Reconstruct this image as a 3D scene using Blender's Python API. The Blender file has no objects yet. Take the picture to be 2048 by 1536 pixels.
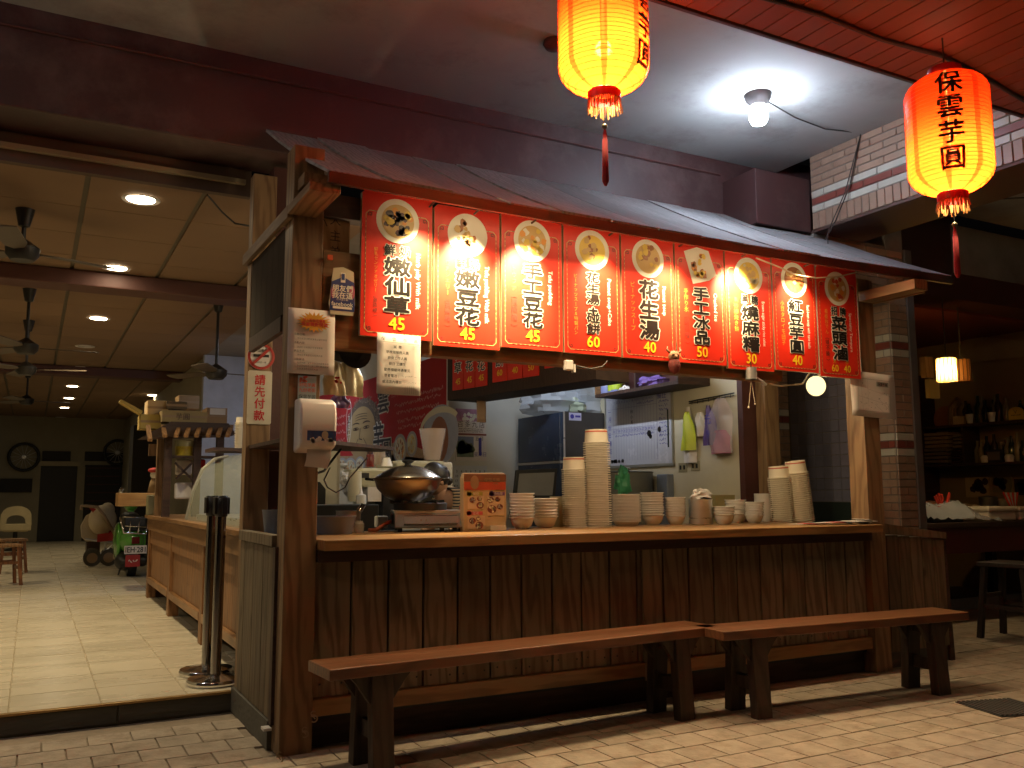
import bpy, bmesh, math, random
from math import sin, cos, pi, radians
from mathutils import Vector as V, Matrix, Euler
random.seed(7)
rnd = random.uniform
sc = bpy.context.scene
COL = sc.collection

# ------------------------------------------------------------------ camera
F, YAW, PIT, ROL, EYE = 1787.6, radians(28.137), radians(6.997), radians(-.22), 1.2
_f = V((sin(YAW)*cos(PIT), cos(YAW)*cos(PIT), sin(PIT)))
_r = V((cos(YAW), -sin(YAW), 0)); _u = _r.cross(_f)
_r, _u = _r*cos(ROL)+_u*sin(ROL), -_r*sin(ROL)+_u*cos(ROL)
CAM = V((-1.0696, -4.2911, EYE))
cd = bpy.data.cameras.new('camera'); cam = bpy.data.objects.new('camera', cd); COL.objects.link(cam)
cam.matrix_world = Matrix((( _r.x,_u.x,-_f.x,CAM.x),(_r.y,_u.y,-_f.y,CAM.y),(_r.z,_u.z,-_f.z,CAM.z),(0,0,0,1)))
cd.sensor_width = 36; cd.lens = F/2048*36; cd.clip_end = 400; cd.clip_start = .05
sc.camera = cam

def at(x, y, X=None, Y=None, Z=None):
    "the point of a real plane (X=, Y= or Z= const) seen at a photo pixel; used to measure the place"
    d = _r*((x-1024)/F)+_u*((768-y)/F)+_f
    t = (X-CAM.x)/d.x if X is not None else (Y-CAM.y)/d.y if Y is not None else (Z-CAM.z)/d.z
    return CAM+d*t

# ------------------------------------------------------------------ world and exposure (night)
w = bpy.data.worlds.new('World'); sc.world = w; w.use_nodes = True
nt = w.node_tree; bg = nt.nodes['Background']
sky = nt.nodes.new('ShaderNodeTexSky'); sky.sky_type = 'NISHITA'; sky.sun_disc = False
sky.sun_elevation = radians(-4); sky.sun_rotation = radians(200)
nt.links.new(sky.outputs[0], bg.inputs[0]); bg.inputs[1].default_value = .05
vs = sc.view_settings
vs.view_transform = 'Standard'; vs.look = 'None'; vs.exposure = .65; vs.gamma = 1; vs.use_curve_mapping = False
cy = sc.cycles
cy.use_denoising = True; cy.max_bounces = 6; cy.diffuse_bounces = 3; cy.glossy_bounces = 3; cy.transmission_bounces = 5
cy.transparent_max_bounces = 8; cy.sample_clamp_indirect = 3; cy.caustics_reflective = False; cy.caustics_refractive = False

# ------------------------------------------------------------------ helpers
WL = {}
def tag(o, label=None, cat=None, group=None, kind=None):
    if label: o['label'] = label
    if cat: o['category'] = cat
    if group: o['group'] = group
    if kind: o['kind'] = kind
    return o
def thing(name, label, cat, loc=(0,0,0), group=None, kind=None):
    o = bpy.data.objects.new(name, None); COL.objects.link(o); o.location = loc; o.empty_display_size = .05
    WL[o] = V(loc)
    return tag(o, label, cat, group, kind)
def mk(name, me, mat, parent=None, loc=(0,0,0), rot=None):
    o = bpy.data.objects.new(name, me); COL.objects.link(o)
    if mat is not None and not me.materials: me.materials.append(mat)
    loc = V(loc); WL[o] = loc
    if parent: o.parent = parent; loc = loc-WL[parent]
    o.location = loc
    if rot: o.rotation_euler = rot
    return o
def copy_tree(o, parent=None):
    c = o.copy(); COL.objects.link(c); WL[c] = WL.get(o, V())
    if parent: c.parent = parent
    for ch in o.children: copy_tree(ch, c)
    return c
def place(o, loc, rz=0, label=None, group=None, s=None):
    o.location = loc; o.rotation_euler = (o.rotation_euler[0], o.rotation_euler[1], rz)
    if label: o['label'] = label
    if group: o['group'] = group
    if s: o.scale = (s,s,s)
    return o
class MB:
    def __init__(s): s.v = []; s.f = []
    def add(s, vs, fs):
        n = len(s.v); s.v += [V(p) for p in vs]; s.f += [[i+n for i in f] for f in fs]; return s
    def box(s, a, b):
        x0,y0,z0 = a; x1,y1,z1 = b
        return s.add([(x0,y0,z0),(x1,y0,z0),(x1,y1,z0),(x0,y1,z0),(x0,y0,z1),(x1,y0,z1),(x1,y1,z1),(x0,y1,z1)],
                     [(0,3,2,1),(4,5,6,7),(0,1,5,4),(1,2,6,5),(2,3,7,6),(3,0,4,7)])
    def obox(s, c, size, R=None):
        x,y,z = [k/2 for k in size]; R = R or Matrix.Identity(3); c = V(c)
        p = [(-x,-y,-z),(x,-y,-z),(x,y,-z),(-x,y,-z),(-x,-y,z),(x,-y,z),(x,y,z),(-x,y,z)]
        return s.add([c+R@V(q) for q in p], [(0,3,2,1),(4,5,6,7),(0,1,5,4),(1,2,6,5),(2,3,7,6),(3,0,4,7)])
    def bar(s, p, q, w, h, up=(0,0,1)):
        p, q = V(p), V(q); d = (q-p); L = d.length; d.normalize(); up = V(up)
        sx = d.cross(up).normalized(); uz = sx.cross(d)
        return s.obox((p+q)/2, (w, L, h), Matrix((sx,d,uz)).transposed())
    def tube(s, pts, r, n=8, caps=True):
        pts = [V(p) for p in pts]; m = len(pts); vs = []; fs = []
        rr = r if isinstance(r,(list,tuple)) else [r]*m
        d0 = (pts[1]-pts[0]).normalized(); a = V((0,0,1)) if abs(d0.z) < .9 else V((1,0,0))
        u = d0.cross(a).normalized()
        for i,p in enumerate(pts):
            d = (pts[min(i+1,m-1)]-pts[max(i-1,0)]).normalized()
            u = (u-d*u.dot(d)).normalized(); t = d.cross(u)
            vs += [p+(u*cos(2*pi*k/n)+t*sin(2*pi*k/n))*rr[i] for k in range(n)]
        for i in range(m-1):
            for k in range(n):
                k2 = (k+1)%n; fs.append((i*n+k, i*n+k2, i*n+n+k2, i*n+n+k))
        if caps: fs += [tuple(range(n-1,-1,-1)), tuple(range((m-1)*n, m*n))]
        return s.add(vs, fs)
    def lathe(s, prof, n=24, c=(0,0,0), R=None, a0=0, a1=2*pi):
        c = V(c); vs = []; fs = []; m = len(prof); full = abs(a1-a0-2*pi) < 1e-6; nn = n if full else n+1
        for r,z in prof:
            for k in range(nn):
                a = a0+(a1-a0)*k/n; p = V((r*cos(a), r*sin(a), z)); vs.append(c+(R@p if R else p))
        for i in range(m-1):
            for k in range(n):
                k2 = (k+1)%nn
                if prof[i][0] < 1e-7: fs.append((i*nn+k, i*nn+nn+k2, i*nn+nn+k))
                elif prof[i+1][0] < 1e-7: fs.append((i*nn+k, i*nn+k2, i*nn+nn+k))
                else: fs.append((i*nn+k, i*nn+k2, i*nn+nn+k2, i*nn+nn+k))
        return s.add(vs, fs)
    def ball(s, c, r, n=16, m=10, R=None):
        rx,ry,rz = (r,r,r) if not isinstance(r,(tuple,list)) else r; c = V(c); t = MB()
        t.lathe([(sin(pi*i/m), -cos(pi*i/m)) for i in range(m+1)], n)
        return s.add([c+(R@V((p.x*rx,p.y*ry,p.z*rz)) if R else V((p.x*rx,p.y*ry,p.z*rz))) for p in t.v], t.f)
    def prism(s, poly, o, u, v, depth):
        "polygon in the frame o,u,v thickened along u x v"
        o,u,v = V(o),V(u),V(v); nrm = u.cross(v).normalized()*depth; n = len(poly)
        a = [o+u*p[0]+v*p[1] for p in poly]
        return s.add(a+[p+nrm for p in a], [tuple(range(n-1,-1,-1)), tuple(range(n,2*n))]+[(i,(i+1)%n,n+(i+1)%n,n+i) for i in range(n)])
    def poly(s, pts): return s.add(pts, [tuple(range(len(pts)))])
    def xf(s, M):
        s.v = [M@p for p in s.v]; return s
    def mesh(s, name, smooth=False, org=V()):
        me = bpy.data.meshes.new(name); me.from_pydata([p-org for p in s.v], [], s.f); me.update()
        if smooth:
            me.polygons.foreach_set('use_smooth', [True]*len(me.polygons))
            if smooth is not True: me.set_sharp_from_angle(angle=radians(smooth))
        return me
    def build(s, name, mat, parent=None, smooth=False, bev=0, label=None, cat=None, group=None, kind=None, org=None):
        if org is None:
            lo = V([min(p[i] for p in s.v) for i in range(3)]); hi = V([max(p[i] for p in s.v) for i in range(3)])
            org = V(((lo.x+hi.x)/2, (lo.y+hi.y)/2, lo.z))
        o = mk(name, s.mesh(name, smooth, V(org)), mat, parent, org)
        if bev:
            b = o.modifiers.new('bevel','BEVEL'); b.width = bev; b.segments = 2; b.limit_method = 'ANGLE'
        return tag(o, label, cat, group, kind)
def box(name, a, b, mat, parent=None, bev=0, **k):
    a2 = [min(p,q) for p,q in zip(a,b)]; b2 = [max(p,q) for p,q in zip(a,b)]
    return MB().box(a2,b2).build(name, mat, parent, bev=bev, **k)

# ------------------------------------------------------------------ materials
def lin(c): return tuple(((x/255+.055)/1.055)**2.4 if x/255 > .04045 else x/255/12.92 for x in c)
MATS = {}
def mat(name, col, rough=.6, metal=0, var=.12, scale=6, bump=0, bscale=60, spec=.5, objvar=.0, stain=None, stretch=(1,1,1), coat=0, trans=0, sss=0):
    m = bpy.data.materials.new(name); m.use_nodes = True; t = m.node_tree; N = t.nodes; L = t.links
    P = N['Principled BSDF']; P.inputs['Roughness'].default_value = rough; P.inputs['Metallic'].default_value = metal
    P.inputs['Specular IOR Level'].default_value = spec; P.inputs['Coat Weight'].default_value = coat
    P.inputs['Transmission Weight'].default_value = trans
    tc = N.new('ShaderNodeTexCoord'); mp = N.new('ShaderNodeMapping'); mp.inputs['Scale'].default_value = stretch
    oi = N.new('ShaderNodeObjectInfo'); ad = N.new('ShaderNodeVectorMath'); ad.operation = 'MULTIPLY_ADD'
    cx = N.new('ShaderNodeCombineXYZ')
    for i in range(3): L.new(oi.outputs['Random'], cx.inputs[i])
    ad.inputs[1].default_value = (13,17,19); L.new(cx.outputs[0], ad.inputs[0]); L.new(tc.outputs['Object'], ad.inputs[2])
    L.new(ad.outputs[0], mp.inputs[0])
    nz = N.new('ShaderNodeTexNoise'); nz.inputs['Scale'].default_value = scale; nz.inputs['Detail'].default_value = 5; nz.inputs['Roughness'].default_value = .6
    L.new(mp.outputs[0], nz.inputs['Vector'])
    hs = N.new('ShaderNodeHueSaturation'); hs.inputs['Color'].default_value = (*col,1)
    mr = N.new('ShaderNodeMapRange'); mr.inputs[1].default_value = .25; mr.inputs[2].default_value = .75
    mr.inputs[3].default_value = 1-var; mr.inputs[4].default_value = 1+var; L.new(nz.outputs[0], mr.inputs[0])
    mo = N.new('ShaderNodeMapRange'); mo.inputs[3].default_value = 1-objvar; mo.inputs[4].default_value = 1+objvar; L.new(oi.outputs['Random'], mo.inputs[0])
    mu = N.new('ShaderNodeMath'); mu.operation = 'MULTIPLY'; L.new(mr.outputs[0], mu.inputs[0]); L.new(mo.outputs[0], mu.inputs[1])
    L.new(mu.outputs[0], hs.inputs['Value']); out = hs.outputs[0]
    if stain:
        n2 = N.new('ShaderNodeTexNoise'); n2.inputs['Scale'].default_value = stain[1]; n2.inputs['Detail'].default_value = 8; n2.inputs['Roughness'].default_value = .7; L.new(ad.outputs[0], n2.inputs['Vector'])
        r2 = N.new('ShaderNodeMapRange'); r2.inputs[1].default_value = stain[2]; r2.inputs[2].default_value = stain[3]; L.new(n2.outputs[0], r2.inputs[0])
        mx = N.new('ShaderNodeMix'); mx.data_type = 'RGBA'; L.new(r2.outputs[0], mx.inputs[0]); L.new(out, mx.inputs[6]); mx.inputs[7].default_value = (*stain[0],1); out = mx.outputs[2]
    L.new(out, P.inputs['Base Color'])
    rr = N.new('ShaderNodeMapRange'); rr.inputs[3].default_value = max(.02,rough-.1); rr.inputs[4].default_value = min(1,rough+.1); L.new(nz.outputs[0], rr.inputs[0]); L.new(rr.outputs[0], P.inputs['Roughness'])
    if bump:
        n3 = N.new('ShaderNodeTexNoise'); n3.inputs['Scale'].default_value = bscale; n3.inputs['Detail'].default_value = 4; L.new(mp.outputs[0], n3.inputs['Vector'])
        b = N.new('ShaderNodeBump'); b.inputs['Strength'].default_value = bump; b.inputs['Distance'].default_value = .01; L.new(n3.outputs[0], b.inputs['Height']); L.new(b.outputs[0], P.inputs['Normal'])
    MATS[name] = m; return m
def wood(name, col, dark, axis='Z', rough=.55, objvar=.15, spec=.4, sc_=1, coat=0):
    m = mat(name, col, rough, 0, .25, 5*sc_, .12, 40*sc_, spec, objvar, None, {'X':(.12,1,1),'Y':(1,.12,1),'Z':(1,1,.12)}[axis], coat)
    t = m.node_tree; N = t.nodes; L = t.links; P = N['Principled BSDF']
    mp = [n for n in N if n.type == 'MAPPING'][0]; src = P.inputs['Base Color'].links[0].from_socket
    wv = N.new('ShaderNodeTexWave'); wv.wave_type = 'BANDS'; wv.bands_direction = {'X':'Y','Y':'X','Z':'DIAGONAL'}[axis]
    wv.inputs['Scale'].default_value = 9*sc_; wv.inputs['Distortion'].default_value = 9; wv.inputs['Detail'].default_value = 3; wv.inputs['Detail Scale'].default_value = 1.5
    L.new(mp.outputs[0], wv.inputs['Vector'])
    mr = N.new('ShaderNodeMapRange'); mr.inputs[1].default_value = .35; mr.inputs[2].default_value = 1; mr.inputs[4].default_value = .75; L.new(wv.outputs[0], mr.inputs[0])
    mx = N.new('ShaderNodeMix'); mx.data_type = 'RGBA'; L.new(mr.outputs[0], mx.inputs[0]); L.new(src, mx.inputs[6]); mx.inputs[7].default_value = (*dark,1)
    # knots
    vo = N.new('ShaderNodeTexVoronoi'); vo.inputs['Scale'].default_value = 2.2; m3 = N.new('ShaderNodeMapping'); m3.inputs['Scale'].default_value = {'X':(.55,1,1),'Y':(1,.55,1),'Z':(1,1,.55)}[axis]
    ad = [n for n in N if n.type == 'VECT_MATH'][0]; L.new(ad.outputs[0], m3.inputs[0]); L.new(m3.outputs[0], vo.inputs['Vector'])
    kr = N.new('ShaderNodeMapRange'); kr.inputs[1].default_value = .03; kr.inputs[2].default_value = .065; kr.inputs[3].default_value = .8; kr.inputs[4].default_value = 0; L.new(vo.outputs['Distance'], kr.inputs[0])
    m2 = N.new('ShaderNodeMix'); m2.data_type = 'RGBA'; L.new(kr.outputs[0], m2.inputs[0]); L.new(mx.outputs[2], m2.inputs[6]); m2.inputs[7].default_value = (dark[0]*.5,dark[1]*.45,dark[2]*.4,1)
    L.new(m2.outputs[2], P.inputs['Base Color']); return m
def emis(name, col, st):
    m = bpy.data.materials.new(name); m.use_nodes = True; t = m.node_tree; t.nodes.remove(t.nodes['Principled BSDF'])
    e = t.nodes.new('ShaderNodeEmission'); e.inputs[0].default_value = (*col,1); e.inputs[1].default_value = st
    t.links.new(e.outputs[0], t.nodes['Material Output'].inputs[0]); return m
def translucent(name, col, tr=.2, trcol=None, rough=0, dif=.25):
    m = bpy.data.materials.new(name); m.use_nodes = True; t = m.node_tree; N = t.nodes; L = t.links; N.remove(N['Principled BSDF'])
    a = N.new('ShaderNodeBsdfTranslucent'); a.inputs[0].default_value = (*col,1)
    d = N.new('ShaderNodeBsdfPrincipled'); d.inputs['Base Color'].default_value = (*col,1); d.inputs['Roughness'].default_value = .35
    m1 = N.new('ShaderNodeMixShader'); m1.inputs[0].default_value = dif; L.new(a.outputs[0], m1.inputs[1]); L.new(d.outputs[0], m1.inputs[2])
    p = N.new('ShaderNodeBsdfTransparent'); p.inputs[0].default_value = (*(trcol or col),1)
    m2 = N.new('ShaderNodeMixShader'); m2.inputs[0].default_value = tr; L.new(m1.outputs[0], m2.inputs[1]); L.new(p.outputs[0], m2.inputs[2])
    L.new(m2.outputs[0], N['Material Output'].inputs[0]); return m
def glassy(name, col, mixv=.75, rough=.08):
    "thin sheet: mostly clear, the rest a glossy skin"
    m = bpy.data.materials.new(name); m.use_nodes = True; t = m.node_tree; N = t.nodes; L = t.links; P = N['Principled BSDF']
    P.inputs['Base Color'].default_value = (*col,1); P.inputs['Roughness'].default_value = rough
    p = N.new('ShaderNodeBsdfTransparent'); m2 = N.new('ShaderNodeMixShader'); m2.inputs[0].default_value = mixv
    L.new(P.outputs[0], m2.inputs[1]); L.new(p.outputs[0], m2.inputs[2]); L.new(m2.outputs[0], N['Material Output'].inputs[0]); return m

W_post  = wood('post_wood', (.23,.14,.07), (.12,.066,.032), 'Z', .5, .1)
W_plank = wood('weathered_plank', (.215,.172,.112), (.105,.08,.052), 'Z', .75, .2)
W_plankY= wood('side_plank', (.15,.112,.066), (.08,.056,.032), 'Z', .7, .15)
W_top   = wood('counter_wood', (.30,.16,.06), (.17,.08,.028), 'X', .34, .08, .5)
W_bench = wood('bench_wood', (.17,.068,.03), (.09,.034,.015), 'X', .34, .1, .5)
W_benchleg = wood('bench_leg_wood', (.055,.035,.024), (.03,.019,.013), 'Z', .55, .1)
W_tieY  = wood('tie_wood', (.24,.14,.066), (.12,.06,.027), 'Y', .6, .1)
W_beamX = wood('beam_wood', (.24,.13,.05), (.13,.06,.022), 'X', .5, .05)
W_roof  = wood('roof_board', (.27,.26,.26), (.18,.17,.17), 'Y', .75, .22)
W_servX = wood('service_wood', (.23,.11,.042), (.13,.058,.02), 'Z', .5, .1)
W_servY = wood('service_top_wood', (.27,.14,.055), (.16,.075,.028), 'Y', .4, .1)
W_dark  = wood('dark_wood', (.055,.028,.018), (.03,.014,.01), 'X', .6, .15)
W_darkZ = wood('dark_stool_wood', (.03,.018,.014), (.015,.009,.007), 'Z', .5, .1)
M_fascia = wood('fascia_wood', (.05,.028,.02), (.028,.015,.011), 'X', .6, .05)
M_maroon = mat('maroon_paint', (.050,.020,.019), .55, 0, .22, 2.2, .05, 30, stain=((.095,.06,.055),1.8,.5,.72))
M_soffit = mat('red_soffit_board', (.24,.062,.03), .6, 0, .15, 4, .05, 40, objvar=.08, stretch=(1,.2,1))
M_ceil = mat('grey_plaster', (.36,.35,.335), .85, 0, .10, 1.6, .06, 80, stain=((.19,.165,.15),1.3,.5,.8))
M_frame = mat('door_frame_maroon', (.06,.018,.014), .6, 0, .2, 5, .2, 50, stain=((.22,.13,.08),22,.68,.76))
M_peach = mat('peach_tile', (.30,.19,.13), .45, 0, .14, 14, .12, 60, objvar=.1)
M_cream = mat('cream_tile', (.48,.45,.38), .35, 0, .08, 10, objvar=.05)
M_brick = mat('oxblood_tile', (.20,.05,.035), .4, 0, .15, 10, objvar=.08)
M_grout = mat('grout', (.19,.16,.14), .9, 0, .15, 20)
M_blue = mat('slate_blue_tile', (.20,.19,.25), .35, 0, .12, 6, objvar=.08)
M_dado = mat('dark_green_board', (.018,.030,.024), .6)
M_paver = mat('sandstone_paver', (.325,.262,.198), .75, 0, .26, 9, .35, 45, objvar=.07, stain=((.19,.135,.09),6,.5,.7))
M_joint = mat('paver_joint', (.26,.205,.15), .9, 0, .2, 20)
M_slab = mat('polished_floor_tile', (.58,.51,.385), .28, 0, .08, 3, .02, 40, spec=.45, objvar=.05, stain=((.38,.32,.22),4,.55,.8), stretch=(.35,1.6,1))
M_slabj = mat('floor_joint', (.32,.265,.18), .8)
M_stone = mat('slate_riser', (.085,.078,.062), .7, 0, .3, 7, .5, 18, stretch=(.4,1,2))
M_strip = mat('brass_strip', (.40,.25,.10), .35, .8)
M_panel = mat('ceiling_panel_board', (.25,.158,.092), .8, 0, .07, 3, objvar=.05)
M_grid = mat('ceiling_grid_bar', (.13,.11,.075), .7)
M_ibeam = mat('ceiling_beam_maroon', (.10,.038,.028), .6)
M_white = mat('white_wall_paint', (.62,.60,.54), .8, 0, .06, 2)
M_cream_wall = mat('cream_wall_paint', (.56,.50,.36), .75, 0, .08, 2.5, stain=((.40,.33,.2),4,.62,.9))
M_dim = mat('dingy_wall', (.30,.27,.2), .85, 0, .12, 2)
M_black = mat('black_plastic', (.012,.012,.012), .45)
M_iron = mat('black_iron', (.02,.02,.02), .5)
M_ink = mat('black_ink', (.012,.010,.009), .35, var=0)
M_brownink = mat('brown_ink', (.05,.022,.012), .5, var=0)
M_redink = mat('red_ink', (.55,.02,.025), .5, var=0)
M_blueink = mat('blue_ink', (.05,.04,.30), .5, var=0)
M_greyink = mat('grey_ink', (.12,.11,.11), .6, var=0)
M_red = mat('red_sign_face', (.72,.027,.011), .38, 0, .03, 3, spec=.5)
M_redback = mat('red_banner', (.42,.016,.016), .8, 0, .05, 2)
M_yellow = mat('yellow_ink', (.85,.55,.02), .4, var=0)
M_whiteink = mat('white_ink', (.82,.78,.68), .4, var=0)
M_paper = mat('white_paper', (.66,.60,.56), .7, 0, .05, 6, .05, 12)
M_plasticw = mat('white_plastic', (.70,.66,.64), .3, 0, .03)
M_steel = mat('brushed_steel', (.60,.60,.60), .3, .7, .1, 3, stretch=(1,1,8))
M_chrome = mat('chrome', (.75,.73,.70), .12, 1, .05)
M_lid = mat('spun_steel_lid', (.62,.58,.5), .25, 1, .08, 4)
M_wok = mat('stained_wok_steel', (.22,.17,.12), .3, .9, .3, 4, stretch=(1,1,3))
M_porc = mat('porcelain', (.78,.74,.66), .22, 0, .04, 5)
M_cup = mat('paper_cup', (.80,.71,.55), .45, 0, .04, 5)
M_cuprim = mat('paper_cup_red_band', (.55,.09,.04), .45, 0, .05)
M_navy = mat('navy_print', (.03,.055,.17), .4, 0, .3, 30)
# ------------------------------------------------------------------ flat print and lettering
_G = {}
def glyph(s, off=0, res=2):
    "2-D mesh of a string in em units: (verts, faces, width), baseline at 0"
    k = (s,off,res)
    if k not in _G:
        cu = bpy.data.curves.new('t','FONT'); cu.body = s; cu.size = 1; cu.offset = off; cu.resolution_u = res
        o = bpy.data.objects.new('t', cu); COL.objects.link(o)
        dg = bpy.context.evaluated_depsgraph_get(); me = bpy.data.meshes.new_from_object(o.evaluated_get(dg), depsgraph=dg)
        vs = [(p.co.x,p.co.y) for p in me.vertices]; fs = [tuple(p.vertices) for p in me.polygons]
        bpy.data.objects.remove(o); bpy.data.curves.remove(cu); bpy.data.meshes.remove(me)
        _G[k] = (vs, fs)
    return _G[k]
class Flat:
    "print on a plane: 2-D polygons collected, then lifted a little off the surface"
    def __init__(s): s.v = []; s.f = []
    def add(s, vs, fs):
        n = len(s.v); s.v += vs; s.f += [tuple(i+n for i in f) for f in fs]; return s
    def text(s, t, u, v, size, off=0, rot=0, sx=1, align='c', res=2, slant=0):
        vs, fs = glyph(t, 0, res)
        if not vs: return s
        x0 = min(p[0] for p in vs); x1 = max(p[0] for p in vs); y0 = min(p[1] for p in vs); y1 = max(p[1] for p in vs)
        if align == 'c': cx, cyy = (x0+x1)/2, (y0+y1)/2
        elif align == 'l': cx, cyy = x0, (y0+y1)/2
        elif align == 'b': cx, cyy = (x0+x1)/2, 0
        elif align == 't': cx, cyy = x0, .35
        c, q = cos(rot), sin(rot)
        # bold strokes: shifted copies, each a hair above the last
        if off <= .012: sh = [(0,0)]
        elif off <= .035: sh = [(0,0),(off*.8,0),(-off*.8,0),(0,off*.7),(0,-off*.7)]
        elif off <= .06: sh = [(0,0)]+[(off*.85*cos(2*pi*i/8),off*.85*sin(2*pi*i/8)) for i in range(8)]
        else: sh = [(0,0)]+[(off*.85*cos(2*pi*i/12),off*.85*sin(2*pi*i/12)) for i in range(12)]
        for i,(dx,dy) in enumerate(sh):
            out = []
            for x,y in vs:
                X_ = (x-cx+slant*(y-cyy))*size*sx+dx*size; Y_ = (y-cyy)*size+dy*size; out.append((u+X_*c-Y_*q, v+X_*q+Y_*c, i*.00009))
            s.add(out, fs)
        return s
    def vtext(s, t, u, v, size, adv=1.02, off=0, sx=1, res=2, slant=0):
        "vertical line of characters, top at v"
        y = v
        for ch in t:
            if ch != ' ':
                if ch in 'ー（）()｜~': s.text(ch, u, y-size*adv/2, size, off, -pi/2, 1, res=res)
                elif ch == '+': s.text(ch, u, y-size*adv/2, size*1.2, off, 0, sx, res=res)
                else: s.text(ch, u, y-size*adv/2, size, off, 0, sx, res=res, slant=slant)
            y -= size*adv*(.62 if ch in '+（）() ' else 1)
        return s
    def rect(s, u0, v0, u1, v1): return s.add([(u0,v0),(u1,v0),(u1,v1),(u0,v1)], [(0,1,2,3)])
    def disc(s, u, v, r, n=28, ry=None, a=0):
        ry = ry or r; c,q = cos(a),sin(a)
        p = [(r*cos(2*pi*i/n), ry*sin(2*pi*i/n)) for i in range(n)]
        return s.add([(u+x*c-y*q, v+x*q+y*c) for x,y in p], [tuple(range(n))])
    def blob(s, u, v, r, n=9, j=.25):
        a0 = rnd(0,6)
        return s.add([(u+r*rnd(1-j,1+j)*cos(a0+2*pi*i/n), v+r*rnd(1-j,1+j)*sin(a0+2*pi*i/n)) for i in range(n)], [tuple(range(n))])
    def ring(s, u, v, r, wd, n=28, ry=None, a0=0, a1=2*pi):
        ry = ry or r; vs = []; fs = []
        for i in range(n+1):
            a = a0+(a1-a0)*i/n
            vs += [(u+r*cos(a), v+ry*sin(a)), (u+(r-wd)*cos(a), v+(ry-wd)*sin(a))]
        return s.add(vs, [(2*i,2*i+2,2*i+3,2*i+1) for i in range(n)])
    def line(s, pts, wd):
        for (a,b),(c,d) in zip(pts, pts[1:]):
            dx,dy = c-a,d-b; L = math.hypot(dx,dy) or 1; nx,ny = -dy/L*wd/2, dx/L*wd/2
            s.add([(a+nx,b+ny),(a-nx,b-ny),(c-nx,d-ny),(c+nx,d+ny)], [(0,1,2,3)])
        return s
    def dashes(s, a, b, dash, gap, wd):
        L = math.hypot(b[0]-a[0], b[1]-a[1]); x = 0; ux,uy = (b[0]-a[0])/L,(b[1]-a[1])/L
        while x < L:
            e = min(x+dash, L); s.line([(a[0]+ux*x,a[1]+uy*x),(a[0]+ux*e,a[1]+uy*e)], wd); x += dash+gap
        return s
    def scrib(s, u, v, w, h, wd, n=None):
        "a row of illegible handwriting-like strokes"
        x = u
        while x < u+w:
            k = rnd(.3,1)*h
            s.line([(x, v+rnd(-.3,.3)*h),(x+k*rnd(.1,.5), v+rnd(-.5,.5)*h),(x+k*.6, v+rnd(-.4,.4)*h)], wd); x += k*rnd(.7,1.2)
        return s
    def build(s, name, m, fr, lift, parent=None, bend=None, **k):
        if not s.v: return None
        o,u,v = [V(a) for a in fr]; n = u.cross(v).normalized()
        b = MB(); P = [bend(*p) if bend else o+u*p[0]+v*p[1]+n*(lift+(p[2] if len(p) > 2 else 0)) for p in s.v]
        b.add(P, s.f)
        if name in ('food_print','small_print','name_outline','handwriting'): k.setdefault('kind','stuff')
        return b.build(name, m, parent, **k)

# ------------------------------------------------------------------ tiled surfaces: every tile a part
_TM = {}
def tile(name, o, u, v, du, dv, m, parent, th=.008, joint=.006, jit=.0015):
    "one tile at o spanning du along u and dv along v, standing th proud (meshes shared)"
    o,u,v = V(o),V(u),V(v); nrm = u.cross(v).normalized()
    key = (round(du,4),round(dv,4),tuple(u),tuple(v),m.name,th)
    if key not in _TM:
        b = MB(); j = joint/2; c = min(.003, th*.5)
        lo = [(j,j),(du-j,j),(du-j,dv-j),(j,dv-j)]; hi = [(j+c,j+c),(du-j-c,j+c),(du-j-c,dv-j-c),(j+c,dv-j-c)]
        b.add([u*x+v*y for x,y in lo]+[u*x+v*y+nrm*th for x,y in hi], [(4,5,6,7)]+[(i,(i+1)%4,4+(i+1)%4,4+i) for i in range(4)])
        me = b.mesh(name); me.materials.append(m); _TM[key] = me
    return mk(name, _TM[key], None, parent, o+nrm*rnd(0,jit))
def courses(o, u, v, L, rows, parent, brick=.23, name='brick'):
    "courses of tiles from o up along v; rows = [(height, material, tile length or None)]"
    y = 0; o,u,v = V(o),V(u),V(v)
    for i,(h,m,bl) in enumerate(rows):
        bl = bl or brick; x = -(bl/2 if i%2 else 0)
        while x < L-.004:
            a = max(x,0); e = min(x+bl, L)
            if e-a > .015: tile(name, o+u*a+v*y, u, v, e-a, h, m, parent)
            x += bl
        y += h

# ================================================================== THE PLACE
X1, Y1, Z1 = V((1,0,0)), V((0,1,0)), V((0,0,1))
FL = .105                                     # shop floor above the arcade floor
# ground of the arcade
g = box('ground', (-8,-14,-.3), (14,9,-.010), M_joint, kind='structure')
cells = []
for j in range(-10, 6):
    y = j*.2+.03
    for i in range(-14, 36):
        x = i*.2+(.1 if j%2 else 0)-.06
        c = V((x+.1,y+.1,0))-CAM
        if y+.2 > 1.02 and x < 0.0: continue
        if y+.2 > .12 and -.1 < x < 4.7: continue
        dd = c.dot(_f)
        if dd < .5: continue
        px, py = 1024+F*c.dot(_r)/dd, 768-F*c.dot(_u)/dd
        if -120 < px < 2200 and py < 1640: cells.append((dd,x,y))
cells.sort()
for dd,x,y in cells[:300]: tile('paver', (x,y,-.012), X1, Y1, .2, .2, M_paver, g, .012, .0032, .0012)
b = MB()
for dd,x,y in cells[300:]: b.box((x+.003,y+.003,-.012),(x+.197,y+.197,rnd(-.0005,.001)))
if b.v: b.build('paver', M_paver, g, kind='stuff')
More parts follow.
